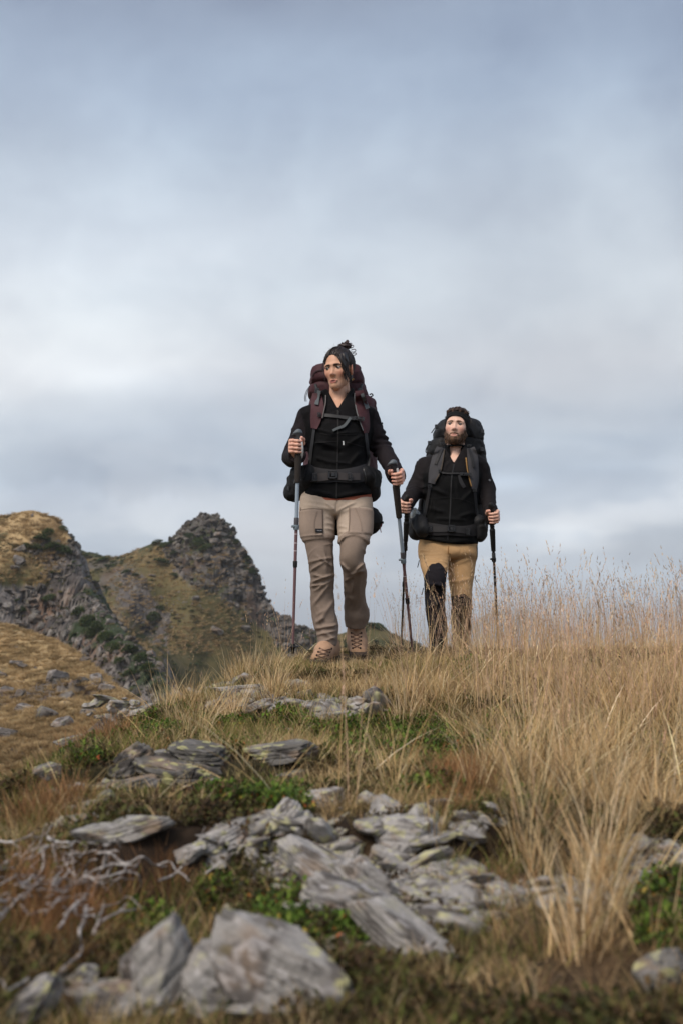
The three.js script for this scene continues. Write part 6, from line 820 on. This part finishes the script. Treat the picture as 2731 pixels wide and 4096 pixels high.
// sizes of tufts in different places (the plants close to the viewer are grazed short)
const tuftSize = (D) => mix(.62, 1, smooth(1.4, 3.4, D)), near0 = (D) => smooth(3.6, 2.4, D);
scatter('moss', 'low dark moss and withered heather between the stones of the foreground', [1, 2, 3].map((k) => leafy(90 + k, 60, .055, .028, .014, [[...BROWN, RGB(70, 56, 40)], [...BROWN, RGB(82, 84, 44)], [RGB(86, 88, 48), RGB(66, 70, 36), RGB(104, 94, 58)]][k - 1], BROWN)), 4600, 8, (fx, fy, x, D) => smooth(-.1, .25, nz(x, D, 3.3, 21)) * mix(.35, 1, near0(D)) * short(fx, fy) * (1 - .5 * zDead(fx, fy)), [.7, 1.3], { over: .8, gaps: 0 });
scatter('matted_grass', 'matted brown and tan dead grass covering the ground between the stones', [1, 2, 3].map((k) => tuft(100 + k, 16, .025, .07, .03, 1.8, 1.2, .002, k < 3 ? [...TAN, ...BROWN] : BROWN)), 19000, 1, (fx, fy, x, D) => (.35 + .6 * smooth(-.25, .2, nz(x, D, 2.2, 1))) * short(fx, fy) * (1 - .25 * zDead(fx, fy)), [.7, 1.4], { over: .85, sizeAt: (fx, fy, D) => tuftSize(D) });
scatter('short_grass', 'short tan grass tufts over the brow and round the boots', [1, 2, 3].map((k) => tuft(120 + k, 18, .04, .11, .028, .55, .8, .0018, k === 3 ? [...TAN, ...GREEN.slice(0, 2)] : [...TAN, ...STRAW])), 10000, 2, (fx, fy, x, D) => clamp(.2 + .65 * smooth(-.1, .3, nz(x, D, 1.7, 3)) - zHerb(fx, fy) * .7 - zRed(fx, fy) * .3) * short(fx, fy) + .4 * smooth(1600, 1540, fy), [.6, 1.25], { sizeAt: (fx, fy, D) => tuftSize(D) * mix(1, .55, smooth(4.6, 5.3, D)) });
scatter('golden_grass', 'tall golden grass on the right flank and along the left crest', [1, 2, 3, 4].map((k) => tuft(140 + k, 18, .07, .24, .028, [.25, .4, .6, .9][k - 1], .8, .0028, k === 4 ? [...TAN, ...BROWN, GREEN[2]] : k === 3 ? [...STRAW, ...TAN] : STRAW)), 10500, 3, (fx, fy, x, D) => zTall(fx, fy) * (.08 + .92 * smooth(-.12, .18, nz(x, D, 1.9, 12))) * (fx > 900 && fx < 1140 && D > 4.9 ? .25 : 1), [.6, 1.2], { e: 2, near: 1.3, far: 9, sizeAt: (fx, fy, D) => mix(.95, 1, smooth(1.6, 3.6, D)) * (fx > 880 ? mix(1, .27, smooth(3.2, 5, D)) : .8) * (fx > 640 && fx < 900 ? .65 : 1) });
scatter('seed_grass', 'thin pinkish grass stems with seed heads rising against the sky', [1, 2, 3, 4].map((k) => seedStems(160 + k, 4, .2, .46, [...STRAW, ...PINK], PINK, .5)), 1300, 4, (fx, fy, x, D) => zTall(fx, fy) * (fx > 1100 ? 1 : fx > 880 ? .5 : .42) * smooth(2200, 1660, fy) * (fx > 660 && fx < 900 ? .3 : 1), [.6, 1.1], { e: 2, near: 1.9, far: 9, gaps: 0 });
scatter('bent_stalks', 'long pale bent and broken straws lying across the dry grass', [1, 2, 3].map((k) => tuft(260 + k, 2, .2, .42, .02, 1.1, 1.1, .0034, [RGB(244, 226, 188), RGB(232, 206, 158), RGB(214, 184, 134)])), 900, 9, (fx, fy) => Math.max(zTall(fx, fy) * (fx > 880 ? 1 : .4), .05 * smooth(1560, 1640, fy)), [.6, 1.15], { near: 1.8, far: 6.4, e: 2 });
scatter('herbs', 'low green leafy herbs growing in patches between the rocks', [1, 2, 3, 4].map((k) => leafy(180 + k, 64, .05, .045, .0145, k < 3 ? [RGB(98, 122, 46), RGB(76, 102, 38), RGB(124, 140, 60), RGB(60, 84, 34)] : k < 4 ? [RGB(122, 130, 64), RGB(96, 104, 50), ...BROWN] : [RGB(56, 76, 34), RGB(70, 84, 40)], [RGB(166, 90, 56), RGB(176, 154, 70)])), 7500, 5, (fx, fy, x, D) => smooth(.02, .45, zHerb(fx, fy)) * smooth(-.35, .05, nz(x, D, 5, 9)), [.6, 1.2], { over: .8, sizeAt: (fx, fy, D) => mix(.75, 1, smooth(1.4, 3, D)) });
scatter('green_grass', 'short fresh green grass blades on the brow and between the stones', [1, 2, 3].map((k) => tuft(200 + k, 16, .035, .1, .03, .5, .6, .0022, k < 3 ? [...GREEN, RGB(140, 150, 76), TAN[2]] : [...TAN, GREEN[2]])), 10500, 6, (fx, fy, x, D) => Math.max(zGreen(fx, fy) * .9, zHerb(fx, fy) * .8, .34 * smooth(1600, 1680, fy) * smooth(1300, 1100, fx)) * smooth(-.4, .1, nz(x, D, 3, 4)), [.6, 1.2], { sizeAt: (fx, fy, D) => tuftSize(D) });
scatter('reddish_grass', 'reddish brown withered grass at the left and between the outcrops', [1, 2].map((k) => tuft(220 + k, 16, .04, .14, .03, .55, .75, .0017, k === 1 ? RED : [...RED, ...BROWN, ...TAN])), 2300, 7, (fx, fy, x, D) => zRed(fx, fy) * smooth(0, .35, nz(x, D, 2.8, 6)), [.5, 1.15], { sizeAt: (fx, fy, D) => mix(.7, 1, smooth(1.5, 3, D)) });

// ---------------------------------------------------------------- silvery dead branches of a low shrub at the left
{
  const t = thing('dead_shrub', 'bleached silvery branches of a dead shrub sprawling at the left edge of the foreground', 'dead shrub', null, groundHit(230, 3420)), r = rng(808), bark = (x, y, z) => mixc(RGB(186, 182, 180), RGB(120, 112, 108), smooth(-.3, .3, fbm(x * 90, y * 220, z * 220, 2)));
  const Z = (x, y) => [x * .893, 3200 + y * .893], add = (pts, w, lift = .03) => { const p = pts.map(([x, y], i) => { const [px, py] = Z(x, y), h = groundHit(px, Math.min(py + 30, 4200)), D = -h.z * (1 - (lift + .02) * (.5 + .9 * r())); return at(px, py, D).add(V(0, 0, 0)); }); for (let i = 1; i < p.length - 1; i++) p[i].add(V((r() - .5) * .012, (r() - .5) * .012, (r() - .5) * .02)); const n = p.length; const g = tube(p, Array.from({ length: n }, (_, i) => w * .4 * mix(1, .3, i / (n - 1)) * (.85 + .3 * r())), n * 6, 7); const q = g.attributes.position; for (let i = 0; i < q.count; i++) { const k = .0012 * noise(q.getX(i) * 70, q.getY(i) * 70, q.getZ(i) * 70); q.setXYZ(i, q.getX(i) + k, q.getY(i) + k, q.getZ(i) - k); } g.computeVertexNormals(); const br = part('branch', paint(g, bark), branchMat, t); if (w > .0045) for (let k = 0; k < 3; k++) { const i = 1 + Math.floor(r() * (n - 1)), a = p[i], d = a.clone().sub(p[i - 1]).normalize().add(V((r() - .5) * 1.4, (r() - .35) * 1.4, (r() - .5) * .6)).normalize(), L = .015 + .035 * r(), m = a.clone().addScaledVector(d, L * .5).add(V(.004 * (r() - .5), .006 * (r() - .5), 0)); part('twig', paint(tube([a, m, a.clone().addScaledVector(d, L)], [w * .26, w * .18, w * .05], 8, 5), bark), branchMat, br); } };
  const branchMat = VC(.8, { side: THREE.FrontSide });
  add([[-30, 178], [60, 185], [120, 165], [205, 158]], .006); add([[218, 168], [245, 188], [300, 186], [335, 192]], .009); add([[240, 195], [238, 270], [228, 310], [215, 380]], .006); add([[322, 195], [335, 250], [320, 320], [338, 380]], .007); add([[288, 255], [305, 300], [322, 340], [345, 385]], .008);
  add([[215, 205], [165, 240], [115, 300], [100, 390]], .006); add([[196, 230], [178, 310], [145, 360], [128, 420]], .007); add([[-30, 330], [50, 275], [120, 238], [180, 200]], .005); add([[-30, 450], [60, 445], [105, 408], [160, 396], [235, 375]], .006); add([[-30, 515], [45, 492], [90, 440], [140, 398], [200, 350]], .006);
  add([[320, 385], [400, 342], [450, 312], [496, 286]], .009); add([[370, 345], [460, 348], [540, 330], [600, 306]], .006); add([[430, 240], [500, 238], [560, 270], [640, 265], [700, 288], [750, 284], [800, 322]], .008); add([[715, 360], [780, 335], [820, 300], [850, 230], [900, 190], [970, 160]], .006); add([[920, 330], [980, 290], [1010, 262], [1050, 230]], .004);
  add([[290, 520], [340, 468], [400, 430], [432, 370], [480, 335]], .008); add([[270, 570], [320, 500], [385, 448]], .006); add([[385, 480], [392, 560], [352, 600], [338, 650], [354, 690], [312, 730], [262, 795]], .008); add([[415, 610], [440, 570], [520, 520], [615, 486]], .007); add([[205, 440], [300, 410], [390, 378], [440, 350]], .007); add([[130, 800], [60, 830], [10, 800]], .004);
  for (let i = 0; i < 60; i++) { const x = 20 + r() * 460, y = 190 + r() * 330, a = -.9 + r() * 1.2 + (r() < .5 ? Math.PI : 0), L = 50 + r() * 120; add([[x, y], [x + Math.cos(a) * L * .4, y + Math.sin(a) * L * .4 + 8 * (r() - .5)], [x + Math.cos(a) * L * .75, y + Math.sin(a) * L * .7 + 16 * (r() - .5)], [x + Math.cos(a + .4) * L, y + Math.sin(a + .4) * L]], .0022 + .002 * r(), .04); }
}
{ // two bleached twigs by the layered outcrop
  const t = thing('driftwood', 'small bleached root lying below the layered outcrop at the left', 'root', null, groundHit(330, 3190)), m = M(RGB(196, 188, 190), .8); const P = (x, y) => { const h = groundHit(x, y + 14); return at(x, y, -h.z * .985); };
  part('stem', tube([P(318, 3186), P(334, 3204), P(352, 3196), P(358, 3176)], [.004, .007, .006, .004], 18, 6), m, t); part('stem', tube([P(352, 3198), P(366, 3186), P(372, 3176)], [.005, .003], 10, 6), m, t); part('stem', tube([P(312, 3200), P(326, 3210), P(342, 3206)], [.003, .004, .003], 10, 6), m, t);
}

// ---------------------------------------------------------------- on the far slopes: juniper patches, boulders and one small spruce
const ORD = ['first', 'second', 'third', 'fourth', 'fifth', 'sixth', 'seventh', 'eighth', 'ninth', 'tenth', 'eleventh', 'twelfth', 'thirteenth', 'fourteenth'];
function rowLabels(list, what, where) {     // counts each member along its row, left to right
  const ys = list.map((q) => q[1]).sort((a, b) => a - b), n = list.length, cut = n > 8 ? [ys[Math.floor(n / 3)], ys[Math.floor(2 * n / 3)]] : [1e9, 1e9], row = (q) => q[1] < cut[0] ? 0 : q[1] < cut[1] ? 1 : 2, seen = new Map();
  [0, 1, 2].forEach((k) => list.filter((q) => row(q) === k).sort((a, b) => a[0] - b[0]).forEach((q, i) => seen.set(q, `${what}, ${ORD[i]} from the left in the ${n > 8 ? ['upper', 'middle', 'lower'][k] + ' ' : ''}row ${where}`)));
  return seen;
}
function farAt(m, px, py) {       // the nearest point of a mountain seen about a pixel
  const B = 5; if (!m.grid) { m.grid = new Map(); const p = m.mesh.geometry.attributes.position; for (let i = 0; i < p.count; i++) { const q = toPx(p.getX(i), p.getY(i), p.getZ(i)), k = Math.floor(q[0] / B) + 1000 * Math.floor(q[1] / B), o = m.grid.get(k); if (o === undefined || p.getZ(i) > p.getZ(o)) m.grid.set(k, i); } }
  const a = Math.floor(px / B), b = Math.floor(py / B), p = m.mesh.geometry.attributes.position; for (let R = 0; R < 5; R++) { let best; for (let i = -R; i <= R; i++) for (let j = -R; j <= R; j++) { const o = m.grid.get(a + i + 1000 * (b + j)); if (o !== undefined && (best === undefined || p.getZ(o) > p.getZ(best))) best = o; } if (best !== undefined) return V(p.getX(best), p.getY(best), p.getZ(best)); }
}
{
  const jm = new THREE.MeshPhysicalMaterial({ vertexColors: true, roughness: .9, specularIntensity: .3, side: THREE.DoubleSide }), geo = [1, 2, 3].map((k) => leafy(300 + k, 900, .5, .42, .09, [JUNIPER, RGB(52, 66, 36), RGB(36, 50, 28), RGB(64, 74, 42)], [RGB(88, 76, 46)])), r = rng(77);
  const put = (m, list, where, label, g) => { const names = rowLabels(list, label, where); list.forEach((q) => { const [x, y, w, h, roll] = q, p = farAt(m, x, y); if (!p) return; const s = 1.15 * w / FPX * -p.z, o = new THREE.Mesh(geo[Math.floor(r() * 3)], jm); o.name = numbered('juniper_bush'); o.position.copy(p).add(V(0, -s * .05, s * .25)); o.scale.set(s, Math.max(.6, h / w * 1.15) * s, s); o.rotation.set(.35, r() * 6, roll ?? -.3); o.castShadow = o.receiveShadow = true; scene.add(o); tag(o, names.get(q), 'juniper', g); }); };
  put(spur, [[214, 2086, 40, 40], [232, 2100, 36, 40], [250, 2118, 34, 30], [195, 2125, 44, 40], [170, 2160, 60, 50], [240, 2140, 70, 60], [272, 2165, 60, 60], [300, 2190, 40, 50], [150, 2195, 50, 40], [215, 2190, 60, 50], [255, 2205, 60, 50], [120, 2215, 40, 50], [140, 2240, 40, 60], [105, 2190, 30, 40], [40, 2306, 56, 30], [200, 2395, 56, 34], [96, 2440, 26, 46], [290, 2415, 44, 50], [320, 2450, 56, 56], [352, 2480, 60, 60], [385, 2510, 60, 50], [420, 2545, 60, 50], [360, 2530, 50, 40], [450, 2590, 60, 50], [500, 2560, 50, 60], [520, 2600, 60, 50], [560, 2640, 50, 50], [590, 2680, 60, 60], [480, 2640, 40, 40], [610, 2650, 50, 40], [520, 2690, 60, 50], [455, 2515, 30, 20], [70, 2395, 30, 16]], 'on the left spur', 'dark juniper mat', 'junipers on the nearer spur');
  put(crag, [[348, 2222, 36, 22, -.5], [412, 2238, 44, 20], [634, 2172, 44, 30], [660, 2184, 40, 26], [686, 2178, 34, 26], [650, 2246, 60, 30], [700, 2218, 40, 30], [510, 2290, 40, 26], [540, 2300, 30, 24], [760, 2150, 50, 40], [790, 2170, 46, 40], [820, 2190, 50, 30], [905, 2100, 40, 30], [950, 2172, 26, 40], [990, 2240, 30, 50], [1010, 2290, 26, 40], [1030, 2330, 22, 30], [1052, 2370, 20, 26], [880, 2230, 60, 30], [620, 2470, 50, 60], [640, 2430, 40, 40], [700, 2300, 40, 24], [1098, 2444, 16, 14], [1480, 2500, 50, 26], [1510, 2505, 40, 24], [1450, 2520, 30, 20]], 'along the crag ridge', 'dark juniper mat', 'junipers on the far ridge');
  put(mound, [[140, 2470 + 180, 40, 24], [236, 2744, 60, 34], [45, 2560, 30, 14]], 'on the golden shoulder', 'dark green bush', 'bushes on the golden shoulder');
}
{
  const gs = [0, 1, 2, 3, 4].map((k) => rockGeometry(500 + k, { detail: 12, facets: 10, lichen: .12, strata: .08, pale: k % 2 * .3, dark: .15 })), r = rng(99);
  const farRock = VC(.9, { side: THREE.FrontSide, color: new THREE.Color(.8, .77, .76) }), put = (m, list, where, g, one) => { const names = one ? null : rowLabels(list, 'grey boulder', where); list.forEach((q) => { const [x, y, w, h] = q, p = farAt(m, x, y + h * .3); if (!p) return; const s = w * (m === mound ? 1.05 : .8) / 2 / FPX * -p.z, o = new THREE.Mesh(gs[Math.floor(r() * 5)], farRock); o.name = numbered('boulder'); o.position.copy(p).add(V(0, s * .15, 0)); o.scale.set(s * 1.15, h / w * s * 1.25, s); o.rotation.set(0, r() * 6, (r() - .5) * .5); o.castShadow = o.receiveShadow = true; scene.add(o); tag(o, one ?? names.get(q), 'boulder', g); }); };
  put(mound, [[222, 2700, 90, 62], [160, 2720, 70, 50], [120, 2650, 60, 24], [165, 2640, 70, 44], [60, 2650, 50, 22], [90, 2655, 44, 18], [30, 2760, 60, 40], [90, 2760, 50, 34], [140, 2770, 60, 40], [215, 2665, 30, 26], [100, 2830, 80, 44], [40, 2850, 70, 40], [270, 2780, 60, 40], [330, 2760, 50, 30], [380, 2700, 60, 36], [420, 2740, 60, 40], [10, 2700, 44, 24], [60, 2590, 26, 10], [180, 2850, 90, 50], [20, 2930, 90, 50], [250, 2880, 70, 40], [350, 2840, 60, 36]], 'on the golden shoulder', 'boulders on the golden shoulder');
  put(spur, [[30, 2420, 60, 44], [120, 2400, 50, 44], [135, 2455, 60, 50], [70, 2430, 40, 30], [20, 2465, 50, 36], [90, 2490, 60, 30], [160, 2500, 40, 40], [60, 2260, 50, 30], [80, 2190, 60, 44], [70, 2235, 60, 44], [110, 2370, 30, 24], [40, 2500, 50, 24], [225, 2450, 30, 40], [265, 2440, 40, 60], [300, 2330, 40, 40], [350, 2390, 50, 60], [380, 2420, 40, 50], [250, 2530, 40, 60], [300, 2560, 40, 60], [340, 2600, 50, 60], [400, 2600, 40, 60], [440, 2480, 50, 36], [480, 2510, 60, 36], [520, 2550, 60, 30], [600, 2610, 70, 40], [640, 2650, 60, 50]], 'on the left spur', 'boulders on the nearer spur');
  put(crag, [[834, 2058, 20, 26], [872, 2062, 22, 30], [812, 2068, 30, 20], [852, 2074, 34, 20], [885, 2085, 30, 24], [720, 2150, 50, 24], [700, 2166, 40, 22], [740, 2120, 30, 20], [880, 2130, 50, 28], [850, 2150, 40, 30], [520, 2350, 24, 22], [560, 2380, 26, 22], [590, 2400, 28, 26], [540, 2420, 22, 20], [610, 2440, 24, 20], [575, 2340, 22, 18], [500, 2380, 22, 18], [870, 2510, 60, 40], [780, 2390, 40, 22], [610, 2300, 30, 10], [990, 2500, 60, 36]], 'along the crag ridge', 'boulders on the far ridge');
  put(spur, [[127, 2062, 18, 26]], null, null, 'lone small dark upright rock on the golden hump at the far left');
  // scree: far too many pieces to count
  const lists = gs.map(() => []), add = (m, px, py, n, a, b) => { for (let i = 0; i < n; i++) { const t = r() * 6.28, q = Math.sqrt(r()), p = farAt(m, px + Math.cos(t) * q * a, py + Math.sin(t) * q * b); if (!p) continue; const s = (5 + 9 * r() * r()) / 2 / FPX * -p.z; lists[Math.floor(r() * 5)].push(new THREE.Matrix4().compose(p, new THREE.Quaternion().setFromEuler(new THREE.Euler(r() * 3, r() * 6, r() * 3)), V(s * 1.2, s * .8, s))); } };
  add(crag, 540, 2400, 150, 90, 90); add(crag, 600, 2520, 130, 90, 80); add(crag, 700, 2420, 60, 120, 60); add(spur, 80, 2440, 120, 110, 60); add(spur, 300, 2480, 140, 140, 120); add(spur, 480, 2600, 120, 110, 100); add(mound, 150, 2740, 110, 190, 90);
  const g = thing('scree', 'grey scree and broken stones scattered over the slopes at the left', 'scree'); g.userData.kind = 'stuff';
  lists.forEach((l, k) => { const m = new THREE.InstancedMesh(gs[k], farRock, l.length); l.forEach((q, i) => m.setMatrixAt(i, q)); m.name = numbered('scree_stones'); g.add(m); });
}
{ // the cliffs are built of broken blocks, and scrub grows between them: far too many to count
  const r = rng(606), flat = (g) => { const q = g.toNonIndexed(); q.computeVertexNormals(); return q; }, gs = [0, 1, 2, 3, 4, 5].map((k) => flat(rockGeometry(700 + k, { detail: 4, facets: 7, strata: .0, rough: .02, lichen: .08, pale: k % 3 * .2, dark: k % 2 * .6 }))), lists = gs.map(() => []), bush = [1, 2, 3].map((k) => leafy(360 + k, 160, .5, .45, .2, [[JUNIPER, RGB(52, 64, 36)], [OLIVE, RGB(74, 80, 42), JUNIPER], [RGB(104, 92, 54), OLIVE]][k - 1], [OCHRE])), shrubs = bush.map(() => []);
  const cover = (m, n, lo, hi) => { for (let i = 0; i < n; i++) { const q = m.sample(r(), .16 + .84 * r() ** 1.3); if (q.px[0] < -60 || q.px[0] > 1700 || q.px[1] > 2900) continue; if ((q.rock ?? 0) + (q.scree ?? 0) * .4 < (m === spur ? .2 : .4) + .3 * r()) continue; if (m === spur && fbm(q.p.x * .12, q.p.y * .12 + q.p.x * .1, q.p.z * .1, 3) + .3 * (r() - .5) < -.22) continue; const s = mix(lo, hi, r() ** 2.2) / 2 / FPX * -q.p.z; lists[Math.floor(r() * 6)].push(new THREE.Matrix4().compose(q.p.addScaledVector(q.n.y < 0 ? q.n.negate() : q.n, s * .1), new THREE.Quaternion().setFromEuler(new THREE.Euler((r() - .5) * 1.2, r() * 6, -.5 + (r() - .5) * 1.2)), V(s * (1 + .8 * r()), s * (.6 + .4 * r()), s * 1.1))); } };
  cover(crag, 15000, 7, 30); cover(spur, 10000, 7, 30); cover(mound, 5000, 6, 46);
  const grow = (m, n, lo, hi, y0, y1, on) => { for (let i = 0; i < n; i++) { const q = m.sample(r(), .1 + .9 * r()); if (q.px[0] < -60 || q.px[0] > 1700 || q.px[1] < y0 || q.px[1] > y1) continue; const k = fbm(q.p.x * .14 + 2, q.p.y * .18, q.p.z * .14, 3) + (r() - .5) * .3 - ((q.rock ?? 0) > .5 ? on : 0); if (k < .02) continue; const s = mix(lo, hi, r() ** 2) / FPX * -q.p.z; shrubs[k > .22 ? 0 : r() < .6 ? 1 : 2].push(new THREE.Matrix4().compose(q.p, new THREE.Quaternion().setFromEuler(new THREE.Euler(.3, r() * 6, (r() - .5) * .4)), V(s * 1.4, s * .7, s))); } };
  grow(crag, 20000, 5, 20, 2040, 2760, .1); grow(spur, 17500, 5, 20, 2060, 2860, .03);
  const g = thing('cliff_rocks', 'broken grey rock faces of the crag and the spur at the left', 'cliff rocks'); g.userData.kind = 'stuff'; const cm = VC(.92, { side: THREE.FrontSide, color: new THREE.Color(.56, .54, .53) });
  lists.forEach((l, k) => { const m = new THREE.InstancedMesh(gs[k], cm, l.length); l.forEach((q, i) => m.setMatrixAt(i, q)); m.name = numbered('cliff_blocks'); g.add(m); });
  const h = thing('scrub', 'olive and dark green scrub growing over the slopes of the crag and the spur', 'scrub'); h.userData.kind = 'stuff'; const sm = VC(.9);
  shrubs.forEach((l, k) => { const m = new THREE.InstancedMesh(bush[k], sm, l.length); l.forEach((q, i) => m.setMatrixAt(i, q)); m.name = numbered('scrub_tufts'); h.add(m); });
}
{ // golden tussocks over the far grass
  const r = rng(321), geo = [1, 2].map((k) => tuft(340 + k, 60, .25, .6, .35, .7, .8, .03, k === 1 ? [RGB(186, 164, 126), RGB(168, 144, 106), TAN[0], RGB(200, 180, 144)] : [OCHRE, RGB(160, 138, 102), OLIVE, TAN[1]])), lists = [[], []];
  const add = (m, n, x0, x1, y0, y1, s0) => { for (let i = 0; i < n; i++) { const p = farAt(m, mix(x0, x1, r()), mix(y0, y1, r())); if (!p) continue;  const s = s0 * (.6 + .8 * r()); lists[r() < .55 ? 0 : 1].push(new THREE.Matrix4().compose(p, new THREE.Quaternion().setFromEuler(new THREE.Euler(.2, r() * 6, 0)), V(s, s * .8, s))); } };
  add(mound, 8200, -20, 620, 2490, 3200, .34); add(spur, 700, -20, 260, 2050, 2330, .9); add(crag, 1800, 430, 1000, 2190, 2620, 1.1);
  const g = thing('tussock_grass', 'golden and olive tussocks on the slopes at the left', 'grass'); g.userData.kind = 'stuff'; const mat = leafMat();
  lists.forEach((l, k) => { const m = new THREE.InstancedMesh(geo[k], mat, l.length); l.forEach((q, i) => m.setMatrixAt(i, q)); m.name = numbered('tussocks'); g.add(m); });
}
{
  const p = farAt(crag, 990, 2236) ?? at(990, 2236, 211), t = thing('spruce_tree', 'tiny dark spruce standing on the steep right edge of the far crag', 'tree', null, p), o = { pos: [], col: [], idx: [] }, r = rng(15);
  part('trunk', turned(p.clone().add(V(0, -.3, 0)), p.clone().add(V(0, 2.2, 0)), [[0, .09], [1, .02]], 7), M(RGB(60, 48, 38), .9), t);
  for (let i = 0; i < 420; i++) { const h = r(), a = r() * 6.28, R = .55 * (1 - h) * (.5 + .5 * r()); strip(o, V(p.x + Math.cos(a) * R * .3, p.y + .2 + h * 2, p.z + Math.sin(a) * R * .3), V(Math.cos(a), -.25, Math.sin(a)), .12 + R, .07, V(0, .2, 0), a + 1.57, pick(r, [JUNIPER, RGB(50, 62, 40)]), 2); } part('crown', bake(o), VC(.9), t);
}
renderer.render(scene, camera);
